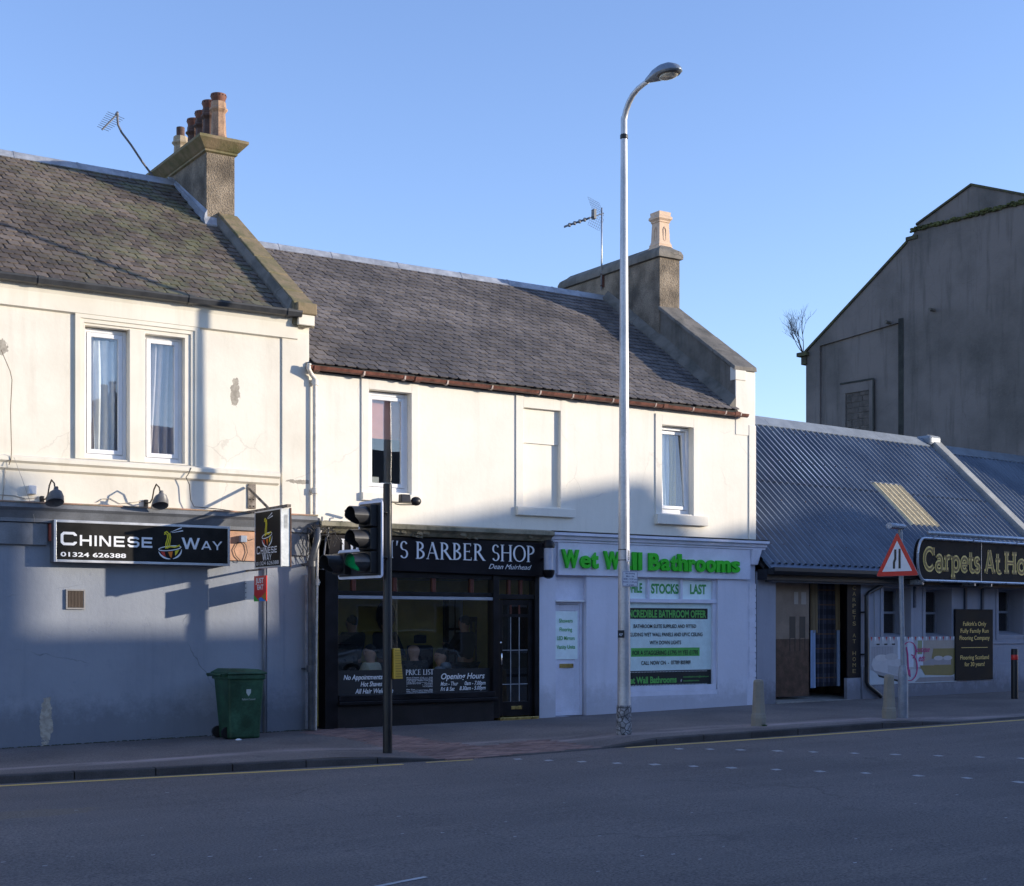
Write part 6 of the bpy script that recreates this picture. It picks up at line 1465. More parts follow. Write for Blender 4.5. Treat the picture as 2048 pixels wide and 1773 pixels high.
part('lamp_head', MB().sphere(q2, .085, 10, 7, (1.1, .8, .85)), BLACKM, fl, smooth=True)
cable([(690, 1022), (705, 1026), (720, 1030)], M('rotten timber', (.15, .11, .08), .9), 'broken brown batten end sticking out over the barber cornice', .02, -.16)

# barber pole
bp = onY(1097, 1120, -.30); BPo = thing('barber_pole', 'black capped barber pole light on the right end of the barber sign', 'barber pole', (bp.x, bp.y, onY(1097, 1158, -.3).z))
zb_, z1_ = onY(1097, 1158, -.3).z, onY(1097, 1080, -.3).z; H_ = z1_-zb_
part('lower_cap', MB().lathe(bp.x, bp.y, [(.02, zb_), (.07, zb_+.02), (.10, zb_+.08), (.105, zb_+.14), (.085, zb_+.15)], 20), BLACKP, BPo, smooth='auto')
part('cylinder', MB().lathe(bp.x, bp.y, [(.078, zb_+.14), (.078, z1_-.13)], 20), M('frosted pole glass', (.45, .46, .55), .3, .1, 6, .02), BPo, smooth='auto')
part('upper_cap', MB().lathe(bp.x, bp.y, [(.085, z1_-.14), (.105, z1_-.13), (.11, z1_-.08), (.08, z1_-.02), (.02, z1_)], 20), BLACKP, BPo, smooth='auto')
part('wall_arm', BX(bp.x-.025, bp.x+.025, bp.y+.05, -.03, (zb_+z1_)/2-.02, (zb_+z1_)/2+.02), BLACKP, BPo)

# ------------------------------------------------------------------ street furniture
def ground_at(px, py): return solve_pave(px, py)
# street lamp
g = ground_at(1248, 1469); SLm = thing('street_lamp', 'tall tapered steel lamp post with curved arm reaching over the road', 'street lamp', tuple(g), local=True)
def rel(px, py): # point of the photo on the vertical plane through the post facing the road
    q = onX(px, py, g.x); return q-g
zt_ = onY(1250, 235, g.y).z-g.z
col_ = M('painted lamp steel', (.46, .47, .50), .40, .16, 1.6, .05, 30, metal=.4, col2=(.56, .56, .58))
zs = [(.105, 0), (.105, .02)]; 
shaft = [(lerp(.100, .047, min(1, z/zt_)), z) for z in [k*zt_/10 for k in range(11)]]
part('column', MB().lathe(0, 0, shaft, 24), col_, SLm, smooth='auto')
mwrap, t, b, P, gg = base('peeling lamp base')
v = node(t, 'ShaderNodeTexVoronoi', feature='DISTANCE_TO_EDGE'); v.inputs['Scale'].default_value = 13; t.links.new(mixc(t, .06, P, noise(t, P, 9, 3), 'ADD'), v.inputs['Vector'])
ed = ramp(t, v.outputs['Distance'], [(.03, 0), (.10, 1)]); c = mixc(t, ed, (.05, .05, .055), mixc(t, ramp(t, noise(t, P, 12, 4), [(.4, 0), (.6, 1)]), (.20, .20, .21), (.36, .36, .38)))
t.links.new(c, b.inputs['Base Color']); b.inputs['Roughness'].default_value = .7; setbump(t, b, ed, .5)
part('base_wrap', MB().lathe(0, 0, [(.112, -.02), (.112, .30), (.108, .42), (.102, .425)], 24), mwrap, SLm, smooth='auto')
def prof_arm():
    pts = [(1250, 270), (1250, 240), (1252, 222), (1258, 205), (1266, 190), (1276, 178), (1288, 168), (1296, 163)]
    return [rel(px, py) for px, py in pts]
pa = prof_arm(); pa = [Vector((0, min(p.y, 0) if i > 1 else 0, p.z)) for i, p in enumerate(pa)]
part('arm', MB().tube(pa, [.047, .045, .043, .042, .040, .038, .036, .034], 14), col_, SLm, smooth='auto')
part('collar', MB().lathe(0, 0, [(.05, pa[0].z-.06), (.058, pa[0].z-.05), (.058, pa[0].z+.0), (.05, pa[0].z+.01)], 20), BLACKM, SLm, smooth='auto')
e0 = pa[-1]; e1 = rel(1360, 136); d = Vector((0, e1.y-e0.y, e1.z-e0.z)); LH = d.length; d.normalize(); up = Vector((0, -d.z, -d.y)); up = up if up.z > 0 else -up; LK = LH/.92
mb = MB(); rings = []
for t_, wd, ht, hb in ((0, .045, .05, .03), (.12, .070, .085, .055), (.28, .115, .125, .075), (.50, .150, .145, .08), (.70, .150, .130, .08), (.84, .115, .085, .06), (.90, .070, .05, .04), (.93, .02, .012, .01)):
    c_ = e0+d*(t_*LK-.02); ring = []
    for k in range(16):
        a = k*2*pi/16; ring.append(c_+Vector((math.cos(a)*wd, 0, 0))+up*(math.sin(a)*(ht if math.sin(a) > 0 else hb*.6)))
    rings.append(ring)
hd = part('lamp_head', mb.loft(rings), M('lantern grey', (.20, .24, .30), .35, .08, 4, .02, metal=.3), SLm, smooth='auto')
c_ = e0+d*.60*LK-up*.045
part('lamp_glass', MB().sphere(c_, .115, 16, 8, (.95, 1.5, .35)), M('dusty lamp bowl', (.45, .42, .36), .15, .25, 14, .1, spec=.8), hd, smooth=True)
part('rim', MB().loft([[e0+d*.60*LK-up*.03+Vector((math.cos(k*pi/12)*(.122+q), 0, 0))+d*(math.sin(k*pi/12)*(.190+q))+up*w_ for k in range(24)] for q, w_ in ((0, -.012), (.015, 0), (0, .012))]), M('lantern underside', (.08, .075, .075), .5, .1), hd, smooth='auto')
# plates on the lamp post
def plate_on(post, px0, px1, py0, py1, r, name, label, mat, cat='sign'):
    """flat plate fixed to the post front, facing the camera side of the street"""
    y = g.y-r-.02; a, b_ = onY(px0, py0, y), onY(px1, py1, y); o = thing(name, label, cat, ((a.x+b_.x)/2, y, b_.z))
    part('plate', BX(a.x, b_.x, y, y+.006, b_.z, a.z), mat, o, bevel=.002); return o, a, b_, y
wp = M('white sign plate', (.66, .68, .74), .4, .04, 8, .02)
o, a, b_, y = plate_on(SLm, 1244.5, 1275.5, 1142, 1174, .085, 'loading_sign', 'small white no loading plate with blue print strapped to the lamp post', wp)
NAVY = flat('navy print', (.02, .03, .16), .5); Oy = Vector((0, y, 0)); wd = b_.x-a.x; ht = a.z-b_.z
for k, (s_, f_) in enumerate((('No loading', .60), ('Mon - Sat', .52), ('8.00 - 9.30 am', .84), ('Noon - 1.30 pm', .88), ('4 - 6 pm', .46))):
    lettering('lettering', s_, Oy, UX, NY, (a.x+b_.x)/2, b_.z+ht*(.80-.18*k), wd*f_, ht*.095, NAVY, o, .015, centre=True)
part('border', frame_mb(a.x+.008, b_.x-.008, b_.z+.008, a.z-.008, .004, y-.003, y-.001), NAVY, o)
o, a, b_, y = plate_on(SLm, 1253, 1260, 1098, 1124, .080, 'number_plate', 'narrow upright number plate banded to the lamp post above the loading sign', wp)
lettering('lettering', '4520F', Vector((0, y, 0)), Vector((0, 0, 1)), NY, b_.z+.02, -(b_.x)+.012, (a.z-b_.z)-.04, .028, BLK, o, .01, V=Vector((-1, 0, 0)))
for z_ in (onY(1250, 1100, g.y).z-g.z, onY(1250, 1121, g.y).z-g.z): part('strap', MB().lathe(0, 0, [(lerp(.100, .047, z_/zt_)+.004, z_-.006), (lerp(.100, .047, z_/zt_)+.004, z_+.006)], 20), BLACKM, SLm)
o, a, b_, y = plate_on(SLm, 1236, 1249, 1261, 1276, .094, 'sticker', 'small black sticker with white letters on the left side of the lamp post', BLK, 'sticker')
lettering('lettering', 'FGF', Vector((0, y, 0)), UX, NY, a.x+.015, b_.z+.03, .07, .035, WHITE, o, .03, shear=.3)

# traffic light
g2 = ground_at(775, 1507); TLm = thing('traffic_light', 'black traffic signal on a black pole with green lit lamp and white edged backing board', 'traffic light', tuple(g2))
ztp = onY(776, 968, g2.y).z
part('pole', MB().lathe(g2.x, g2.y, [(.062, g2.z-.02), (.062, g2.z+2.0), (.058, g2.z+2.02), (.058, ztp-.01), (.05, ztp)], 20), BLACKM, TLm, smooth='auto')
hd_ = R(-8.7); dV = Vector((math.sin(hd_), math.cos(hd_), 0)); nV = Vector((math.sin(hd_-pi/2), math.cos(hd_-pi/2), 0)); ZV = Vector((0, 0, 1))
# board plane passes just beside the pole on the traffic side
Cb = Vector((g2.x, g2.y, 0))+nV*.16+dV*.05
def onboard(px, py):
    r = ray(px, py); t_ = (Cb-CAM).dot(nV)/r.dot(nV); q = CAM+r*t_-Cb; return q.dot(-dV), (CAM+r*t_).z
bxr = onboard(765, 1080)[0]; bxm = onboard(717, 1080)[0]; bxl = onboard(676, 1130)[0]
zt_ = onboard(742, 1002)[1]; zb_ = onboard(742, 1157)[1]; zm = onboard(697, 1100)[1]
BM_ = lambda u, v, n: tuple(Cb-dV*u+ZV*v+nV*n)
def rr(pts, r):
    o = []
    for i, p in enumerate(pts):
        p = Vector(p); a = Vector(pts[i-1]); b2 = Vector(pts[(i+1) % len(pts)]); d0 = (a-p).normalized(); d1 = (b2-p).normalized(); s0 = p+d0*r; s1 = p+d1*r; c0 = p+d0*r+d1*r
        for k in range(5):
            t_ = k/4; o.append(tuple((1-t_)**2*s0+2*t_*(1-t_)*p+t_*t_*s1))
    return o
outer = [(bxl, zb_), (bxr, zb_), (bxr, zt_), (bxm, zt_), (bxm, zm), (bxl, zm)]
bd = .035
inner = [(bxl+bd, zb_+bd), (bxr-bd, zb_+bd), (bxr-bd, zt_-bd), (bxm+bd, zt_-bd), (bxm+bd, zm-bd), (bxl+bd, zm-bd)]
part('backing_board', MB().prism(rr(outer, .055), lambda a, b_, c_: BM_(a, b_, c_), -.012, .0), M('white board edging', (.68, .72, .86), .4, .04, 6, .02), TLm)
part('board_face', MB().prism(inner, lambda a, b_, c_: BM_(a, b_, c_), .001, .006), M('dark board face', (.022, .024, .028), .45, .3, 4, .03), TLm)
uc = (bxm+bxr)/2+.02; sp = (zt_-zb_-.10)/3; hs = sp*.49
ul = bxl+.16
for k, (u, v, nm) in enumerate(((uc, zt_-.05-sp*.5, 'red'), (uc, zt_-.05-sp*1.5, 'amber'), (uc, zt_-.05-sp*2.5, 'green'), (ul, zt_-.05-sp*2.5, 'arrow'))):
    hb = MB().hexa([BM_(u-hs, v-hs, .0065), BM_(u+hs, v-hs, .0065), BM_(u+hs, v+hs, .0065), BM_(u-hs, v+hs, .0065)], [BM_(u-hs*.92, v-hs*.94, .11), BM_(u+hs*.92, v-hs*.94, .11), BM_(u+hs*.92, v+hs*.94, .11), BM_(u-hs*.92, v+hs*.94, .11)])
    h_ = part('signal_housing', hb, BLACKM, TLm, bevel=.012)
    if nm == 'green':
        ml = flat('lit green lens', (.0, .55, .22), .3, 1.2); 
    else: ml = M('unlit lens', (.03, .012, .012), .3, .2, 6, .05)
    part('lens', MB().prism([(u+.10*math.cos(q*pi/12), v+.10*math.sin(q*pi/12)) for q in range(24)], lambda a, b_, c_: BM_(a, b_, c_), .112, .118), ml, h_)
    # cowl: tube with an undercut mouth
    rings = []
    vis = M('black signal hood', (.03, .03, .032), .32, .15, 6, .03)
    for q in range(25):
        a = q*2*pi/24; ln = .235 if math.sin(a) > -.2 else lerp(.235, .10, min(1, (-.2-math.sin(a))/.8)); rr_ = .125
        rings.append([BM_(u+rr_*math.cos(a), v+rr_*math.sin(a), .11), BM_(u+(rr_-.008)*math.cos(a), v+(rr_-.008)*math.sin(a), .11+ln), BM_(u+(rr_-.014)*math.cos(a), v+(rr_-.014)*math.sin(a), .11+ln), BM_(u+(rr_-.006)*math.cos(a), v+(rr_-.006)*math.sin(a), .115)])
    part('hood', MB().loft(rings, cap=False), vis, h_, smooth='auto')
for z_ in (zt_-.18, zb_+.25): part('pole_bracket', MB().tube([BM_(bxr-.12, z_, -.01), BM_(bxr-.02, z_+.02, -.07), (g2.x, g2.y, z_)], .018, 8), BLACKM, TLm, smooth=True)
pbx = onY(792, 1325, g2.y-.02); z0_, z1_ = onY(792, 1358, g2.y).z, onY(792, 1297, g2.y).z
ylb = M('yellow push button box', (.58, .36, .045), .45, .1, 8, .04)
bo = part('push_button_box', MB().hexa([(g2.x+.055, g2.y-.09, z0_), (g2.x+.185, g2.y-.09, z0_), (g2.x+.185, g2.y+.03, z0_), (g2.x+.055, g2.y+.03, z0_)], [(g2.x+.055, g2.y-.07, z1_), (g2.x+.155, g2.y-.07, z1_), (g2.x+.155, g2.y+.03, z1_), (g2.x+.055, g2.y+.03, z1_)]), ylb, TLm, bevel=.012)
mb = MB()
for k in range(11): z_ = lerp(z0_+.03, z1_-.03, k/10); mb.box(g2.x+.075, lerp(g2.x+.175, g2.x+.15, k/10), lerp(g2.y-.0925, g2.y-.0725, k/10)+.0, g2.y-.06, z_, z_+.006)
part('grooves', mb, M('dark yellow groove', (.22, .12, .02), .6), bo)

# narrowing road sign
g3 = ground_at(1806, 1437); RS = thing('road_sign', 'red edged triangular road narrows sign on a grey post with a small light on top', 'road sign', tuple(g3))
zt_ = onY(1801, 1062, g3.y).z; zk = onY(1808, 1335, g3.y).z
pg = M('galvanised grey post', (.27, .29, .33), .5, .15, 8, .06, metal=.3)
part('lower_post', MB().lathe(g3.x, g3.y, [(.085, g3.z-.02), (.085, zk-.12), (.06, zk+.02), (.05, zk+.03)], 18), pg, RS, smooth='auto')
part('upper_post', MB().tube([(g3.x, g3.y, zk), (g3.x-.07, g3.y, zt_)], .038, 14), pg, RS, smooth='auto')
hd_ = R(-9.7); dS = Vector((math.sin(hd_), math.cos(hd_), 0)); nS = Vector((math.sin(hd_-pi/2), math.cos(hd_-pi/2), 0)); Cs = Vector((g3.x-.06, g3.y, 0))+nS*.055
def onsign(px, py):
    r = ray(px, py); t_ = (Cs-CAM).dot(nS)/r.dot(nS); q = CAM+r*t_-Cs; return q.dot(-dS), (CAM+r*t_).z
SM = lambda u, v, n: tuple(Cs-dS*u+ZV*v+nS*n)
ta_, tl, trr = onsign(1794.5, 1064), onsign(1752, 1154), onsign(1838, 1151)
zbm = (tl[1]+trr[1])/2; tl = (tl[0], zbm); trr = (trr[0], zbm); cen = ((tl[0]+trr[0])/2, lerp(zbm, ta_[1], .34)); ta_ = (cen[0], ta_[1])
def scl(k): return [(cen[0]+(p[0]-cen[0])*k, cen[1]+(p[1]-cen[1])*k) for p in (tl, trr, ta_)]
part('backing_plate', MB().prism(rr(scl(1.0), .05), SM, -.01, .0), pg, RS)
part('red_border', MB().prism(rr(scl(.99), .05), SM, .001, .003), flat('sign red', (.56, .02, .018), .35), RS)
part('white_field', MB().prism(scl(.69), SM, .004, .006), flat('sign white', (.70, .72, .78), .4), RS)
wS = (trr[0]-tl[0])
def sp_(poly): part('symbol', MB().prism([(cen[0]+a*wS, cen[1]+b_*wS) for a, b_ in poly], SM, .007, .009), BLK, RS)
sp_([(.035, -.155), (.085, -.155), (.085, .245), (.035, .245)]); sp_([(-.095, -.155), (-.045, -.155), (-.045, -.03), (-.015, .04), (-.015, .235), (-.065, .235), (-.065, .055), (-.095, -.02)])
sl_t = part('sign_light', MB().loft([[tuple(Vector((g3.x-.07, g3.y, zt_))+nS*(t_)+Vector((0, 0, .07))+(-dS)*(w_*math.cos(k*pi/6))+ZV*(.05*math.sin(k*pi/6))) for k in range(12)] for t_, w_ in ((-.06, .05), (-.04, .09), (.28, .10), (.33, .06))]), M('lantern shell', (.33, .37, .43), .4, .1, 6, .03), RS, smooth='auto')
part('sign_light_neck', MB().tube([(g3.x-.07, g3.y, zt_-.05), (g3.x-.07, g3.y, zt_+.06)], .03, 10), pg, RS)
# stone bollards and the black one
BST = plaster('pale bollard concrete', (.30, .27, .22), (.17, .15, .125), crack=0, stain=.7, bump=.9, vs=5)
def bollard(px, py, top, label):
    q = ground_at(px, py); h = onY(px, top, q.y).z-q.z; o = thing('stone_bollard', label, 'bollard', tuple(q), local=True, group='tapered stone bollards along the kerb')
    part('shaft', MB().lathe(0, 0, [(.12, -.02), (.125, .13), (.118, .15), (.118, .17), (.105, .20), (.083, h-.04), (.07, h-.01), (.03, h)], 8, pi/8), BST, o, bevel=.008)
    return o
bollard(1517, 1452, 1359, 'tapered pale stone bollard at the kerb in front of the grey pier'); bollard(1778, 1438, 1349, 'tapered pale stone bollard beside the post of the road narrows sign')
q = ground_at(2029, 1398); BB = thing('black_bollard', 'slim black bollard with a red band near the right edge', 'bollard', tuple(q), local=True); h = onY(2029, 1298, q.y).z-q.z
part('post', MB().lathe(0, 0, [(.068, -.02), (.068, h-.03), (.06, h)], 20), BLACKM, BB, smooth='auto'); part('band', MB().lathe(0, 0, [(.0695, h*.78), (.071, h*.785), (.071, h*.875), (.0695, h*.88)], 20), flat('red reflective band', (.60, .02, .02), .35), BB, smooth='auto')
# wheelie bin
q = ground_at(478, 1476); GB = thing('wheelie_bin', 'dark green wheelie bin with a small white crest standing against the grey wall', 'bin', tuple(q), rot=0, local=True)
BGm = M('dark green plastic', (.016, .062, .030), .5, .35, 4, .08, 30, col2=(.030, .095, .052))
Wb, Db, Hb = .62, .54, .92
mb = MB(); rings = []
for t_, z in ((0, .0), (.0, .06), (1, Hb)):
    ex = lerp(.0, .06, t_); rings.append([(-.235-ex*.8, -.23-ex, z), (.235+ex*.7, -.23-ex, z), (.215+ex, .23+ex, z), (-.215-ex*1.1, .23+ex, z)])
part('body', mb.loft(rings), BGm, GB, bevel=.035, seg=3)
part('rim', MB().loft([[(-.295, -.31, z), (.285, -.31, z), (.285, .31, z), (-.295, .31, z)] for z in (Hb-.07, Hb)]), BGm, GB, bevel=.015)
lid = part('lid', MB().loft([[(-.31, -.33, Hb+.003), (.30, -.33, Hb+.003), (.30, .33, Hb+.003), (-.31, .33, Hb+.003)], [(-.31, -.33, Hb+.03), (.30, -.33, Hb+.03), (.30, .33, Hb+.03), (-.31, .33, Hb+.03)], [(-.23, -.25, Hb+.085), (.20, -.25, Hb+.075), (.20, .25, Hb+.075), (-.23, .25, Hb+.085)]]), BGm, GB, bevel=.018, seg=3)
part('handle', MB().tube([(-.38, -.26, Hb-.0), (-.38, .26, Hb-.0)], .018, 8), BGm, GB, smooth=True)
for s_ in (-1, 1): part('handle_bracket', BX(-.39, -.29, s_*.24-.02, s_*.24+.02, Hb-.03, Hb+.02), BGm, GB, bevel=.008)
for s_ in (-.10, .25): part('wheel', MB().loft([[(-.225+r*math.cos(k*pi/10), s_+w_, .085+r*math.sin(k*pi/10)) for k in range(20)] for r, w_ in ((.03, -.025), (.085, -.025), (.085, .025), (.03, .025))]), BLACKM, GB, smooth='auto')
mb = MB(); Pc = lambda u, v: (.03+u, -.292+.05*(1-(.66+v)/.92)+.0 - .004, .66+v)
mb.v = [Pc(-.035, .05), (Pc(.035, .05)), Pc(.035, .0), Pc(.0, -.05), Pc(-.035, .0)]; mb.f = [(0, 1, 2, 3, 4)]
part('crest', mb, flat('grey white print', (.42, .48, .46), .6), GB); 
lettering('lettering', 'Falkirk Council', Vector((0, -.279, 0)), UX, NY, -.07, .555, .20, .028, MATS['grey white print'], GB, .0)
# litter and weeds
q = ground_at(477, 1482); solo('litter', MB().loft([[(q.x+math.cos(k)*r, q.y+math.sin(k)*r*.6, q.z+z) for k in range(6)] for r, z in ((.03, .002), (.055, .012), (.02, .03))]), WHITE, 'crumpled white scrap of litter on the pavement at the foot of the bin', 'litter')
def weed(px, py, n, s, label):
    q = ground_at(px, py); rnd = random.Random(px); mb = MB()
    for k in range(n):
        a = rnd.uniform(0, 2*pi); l = s*rnd.uniform(.4, 1); r = rnd.uniform(.0, s*.8); p = Vector((q.x+r*math.cos(a)*1.5, q.y+r*math.sin(a)*.5, q.z)); d = Vector((math.cos(a)*.5, math.sin(a)*.3-.2, rnd.uniform(.3, 1))).normalized(); sd_ = d.cross(Vector((0, 1, .3))).normalized()*l*.22
        i = len(mb.v); mb.v += [tuple(p), tuple(p+d*l*.5+sd_), tuple(p+d*l), tuple(p+d*l*.5-sd_)]; mb.f.append((i, i+1, i+2, i+3))
    return solo('weed', mb, M('weed green', (.06, .11, .03), .8, .4, 8), label, 'plant')
weed(682, 1452, 60, .11, 'small green weed tuft at the foot of the black barber stall riser'); weed(1526, 1453, 26, .05, 'thin green weed at the foot of the left stone bollard')
mb = MB()
for x_, n_ in ((3, 260),):
    for k in range(n_):
        xx = random.uniform(4.5, 9.7); mb.sphere((xx, -.012-random.random()*.04, pave_z(xx, 0)+.003), random.uniform(.006, .018), 4, 3, (1.6, 1, .7))
tag(part('moss', mb, M('wall foot moss', (.05, .052, .035), .95, .4, 8), None, kind='stuff'), 'thin line of dark moss and grit along the foot of the grey wall', 'moss')

# aerials
CA = flat('aerial metal', (.10, .11, .13), .5); 
def aer(name, label, base): return thing(name, label, 'aerial', tuple(base))
YA = 4.9
a0 = onY(312, 369, YA); AE = aer('tv_aerial', 'small toothed tv aerial on a bent mast fixed behind the left chimney', a0)
mast = [onY(px, py, YA) for px, py in ((312, 371), (310, 358), (300, 345), (285, 325), (262, 290), (243, 265), (236, 250), (235, 238), (235, 224))]
part('mast', MB().tube(mast, .020, 8), M('weathered mast', (.16, .15, .16), .5, .2), AE, smooth=True)
b0, b1 = onY(234, 229, YA), onY(204, 260, YA); part('boom', MB().tube([b0, b1], .016, 6), CA, AE)
for k in range(9):
    c_ = b0.lerp(b1, (k+.6)/9.2); l_ = .15-.006*k; dr = Vector((.97, -.1, -.26)); part('element', MB().tube([c_-dr*l_, c_+dr*l_], .0045, 4), CA, AE)
part('clamp', MB().sphere(b0, .035, 8, 5), CA, AE)
YB = 4.07
c0 = onY(1203, 572, YB); AE2 = aer('tv_aerial', 'large tv aerial with a mesh reflector on a straight mast at the right chimney', c0)
part('mast', MB().tube([onY(1203, 580, YB), onY(1203.5, 416, YB)], .018, 8), GALV, AE2, smooth=True)
t0, t1 = onY(1207, 427, YB), onY(1134, 452, YB); part('boom', MB().tube([t0, t1], .014, 6), CA, AE2); dB = (t1-t0)
for k in range(9): c_ = t0+dB*(.45+.55*k/8); part('director', MB().lathe(c_.x, c_.y, [(.03, c_.z-.035), (.035, c_.z), (.03, c_.z+.035)], 6) if k % 2 else BX(c_.x-.008, c_.x+.008, c_.y-.10, c_.y+.10, c_.z-.02, c_.z+.02), CA, AE2)
part('dipole_box', BX(t0.x-.28, t0.x-.22, YB-.05, YB+.05, t0.z-.16, t0.z+.04), CA, AE2)
mb = MB(); 
for sgn in (1, -1):
    A_ = onY(1213, 430, YB); up_ = Vector((-.13, 0, .27*sgn)); wv = Vector((.05, .42, 0)); rt = onY(1197, 430, YB)+Vector((.0, 0, .02*sgn))
    wv = Vector((.30, .30, -.10))
    wv = Vector((.17, .03, -.03))
    for k in range(7): mb.tube([rt+wv*(k/3-1)+up_*.06, rt+wv*(k/3-1)+up_*1.0+Vector((0, 0, .0))], .0028, 4)
    for k in range(6): mb.tube([rt-wv+up_*(.06+.94*k/5), rt+wv+up_*(.06+.94*k/5)], .0028, 4)
part('reflector_mesh', mb, CA, AE2)
rb = M('rusty bracket', (.09, .035, .025), .8, .3, 9, .2)
h0, h1 = onY(1203, 549, YB), onY(1203, 572, YB)
for z_ in (h0.z, h1.z): part('wall_bracket', MB().tube([(h0.x-.03, YB, z_), (18.29, YB-.02, z_-.01)], .013, 6), rb, AE2)
part('wall_bracket', BX(18.262, 18.292, YB-.05, YB+.03, h1.z-.03, h0.z+.03), rb, AE2)

# ------------------------------------------------------------------ people in the barber shop
SKIN = flat('skin', (.48, .27, .20), .6); HAIR = flat('dark hair', (.02, .015, .012), .8)
def skin_mesh(pts, edges, root=0, sub=2, name='body'):
    me = bpy.data.meshes.new(name); me.from_pydata([p[0] for p in pts], edges, []); o = bpy.data.objects.new(name, me); C.objects.link(o)
    m = o.modifiers.new('skin', 'SKIN'); m.use_smooth_shade = True
    for i, p in enumerate(pts):
        r = p[1] if isinstance(p[1], tuple) else (p[1], p[1]); me.skin_vertices[0].data[i].radius = r; me.skin_vertices[0].data[i].use_root = i == root
    s_ = o.modifiers.new('s', 'SUBSURF'); s_.levels = sub; s_.render_levels = sub
    dg = bpy.context.evaluated_depsgraph_get(); r = bpy.data.meshes.new_from_object(o.evaluated_get(dg)); bpy.data.objects.remove(o); r.name = name
    for p in r.polygons: p.use_smooth = True
    return r
def person(loc, rot, label, seated, shirt, trousers, hair=HAIR, bald=False, turn=0, lean=0, hood=False, arms=None):
    """faces +Y locally; continuous body, clothes as children"""
    o = thing('person', label, 'person', loc, rot, local=True)
    hz = .50 if seated else .93
    J = {'pel': (0, 0, hz), 'spi': (0, .0+lean*.3, hz+.20), 'che': (0, lean*.6, hz+.40), 'nek': (0, lean, hz+.51), 'nk2': (0, lean+.015, hz+.55), 'hd': (0, lean+.03, hz+.655), 'tp': (0, lean+.022, hz+.715), 'cr': (0, lean+.01, hz+.775)}
    pts = []; idx = {}; E_ = []
    def add(n, p, r): idx[n] = len(pts); pts.append((p, r))
    for n, r in (('pel', (.15, .11)), ('spi', (.14, .10)), ('che', (.16, .11)), ('nek', (.062, .062)), ('nk2', (.064, .066)), ('hd', (.104, .120)), ('tp', (.108, .124)), ('cr', (.062, .072))): add(n, J[n], r)
    for a, b_ in (('pel', 'spi'), ('spi', 'che'), ('che', 'nek'), ('nek', 'nk2'), ('nk2', 'hd'), ('hd', 'tp'), ('tp', 'cr')): E_.append((idx[a], idx[b_]))
    ar = arms or {1: ((.24, .10, -.24), (.18, .32, -.32)), -1: ((-.24, .10, -.24), (-.18, .32, -.32))}
    for s_ in (-1, 1):
        sh = Vector((s_*.19, J['che'][1], hz+.46)); el = Vector((ar[s_][0][0], J['che'][1]+ar[s_][0][1], hz+.46+ar[s_][0][2])); wr = Vector((ar[s_][1][0], J['che'][1]+ar[s_][1][1], hz+.46+ar[s_][1][2])); hn = wr+(wr-el).normalized()*.09
        for n, p, r in (('s', sh, .062), ('e', el, .045), ('w', wr, .030), ('h', hn, (.040, .022))): add(n+str(s_), tuple(p), r)
        E_ += [(idx['che'], idx['s'+str(s_)]), (idx['s'+str(s_)], idx['e'+str(s_)]), (idx['e'+str(s_)], idx['w'+str(s_)]), (idx['w'+str(s_)], idx['h'+str(s_)])]
        for q in range(4):
            f0 = hn+Vector((s_*(.03-.02*q), 0, 0)); add('f%d%d' % (s_, q), tuple(hn+(wr-el).normalized()*(.085-.01*abs(q-1))+Vector(((q-1.5)*.02, 0, -.012))), .009); E_.append((idx['h'+str(s_)], idx['f%d%d' % (s_, q)]))
        add('t%d' % s_, tuple(wr+(wr-el).normalized()*.06+Vector((-s_*.05, 0, .01))), .010); E_.append((idx['h'+str(s_)], idx['t%d' % s_]))
        if seated: lg = ((s_*.11, .02, hz-.02), (s_*.14, .42, hz+.0), (s_*.14, .40, .08), (s_*.15, .53, .04))
        else: lg = ((s_*.10, 0, hz-.08), (s_*.11, .02, .48), (s_*.12, -.02, .08), (s_*.13, .13, .04))
        for n, p, r in zip('abcd', lg, (.085, .058, .042, .038)): add(n+str(s_), p, r)
        E_ += [(idx['pel'], idx['a'+str(s_)]), (idx['a'+str(s_)], idx['b'+str(s_)]), (idx['b'+str(s_)], idx['c'+str(s_)]), (idx['c'+str(s_)], idx['d'+str(s_)])]
    bm_ = skin_mesh(pts, E_); bm_.materials.append(SKIN); body = bpy.data.objects.new('body', bm_); C.objects.link(body); body.parent = o
    # shirt: torso and arms a little larger
    sp = {k: (pts[idx[k]][0], tuple(x*(1.17 if k != 'nek' else 1.5)+.012 for x in (pts[idx[k]][1] if isinstance(pts[idx[k]][1], tuple) else (pts[idx[k]][1],)*2))) for k in idx}
    names = ['pel', 'spi', 'che', 'nek', 's-1', 'e-1', 'w-1', 's1', 'e1', 'w1']; pp_ = [sp[k] for k in names]; ii = {k: i for i, k in enumerate(names)}
    sm = skin_mesh(pp_, [(ii[a], ii[b_]) for a, b_ in (('pel', 'spi'), ('spi', 'che'), ('che', 'nek'), ('che', 's-1'), ('s-1', 'e-1'), ('e-1', 'w-1'), ('che', 's1'), ('s1', 'e1'), ('e1', 'w1'))], name='shirt')
    part('shirt', sm, shirt, o)
    names = ['pel', 'a-1', 'b-1', 'c-1', 'a1', 'b1', 'c1']; pp_ = [sp[k] for k in names]; ii = {k: i for i, k in enumerate(names)}
    tm = skin_mesh(pp_, [(ii[a], ii[b_]) for a, b_ in (('pel', 'a-1'), ('a-1', 'b-1'), ('b-1', 'c-1'), ('pel', 'a1'), ('a1', 'b1'), ('b1', 'c1'))], name='trousers'); part('trousers', tm, trousers, o)
    for s_ in (-1, 1):
        q = Vector(pts[idx['d'+str(s_)]][0]); part('shoe', MB().sphere(q+Vector((0, 0, -.0)), .05, 10, 6, (.95, 2.1, .8)), DARK, o, smooth=True)
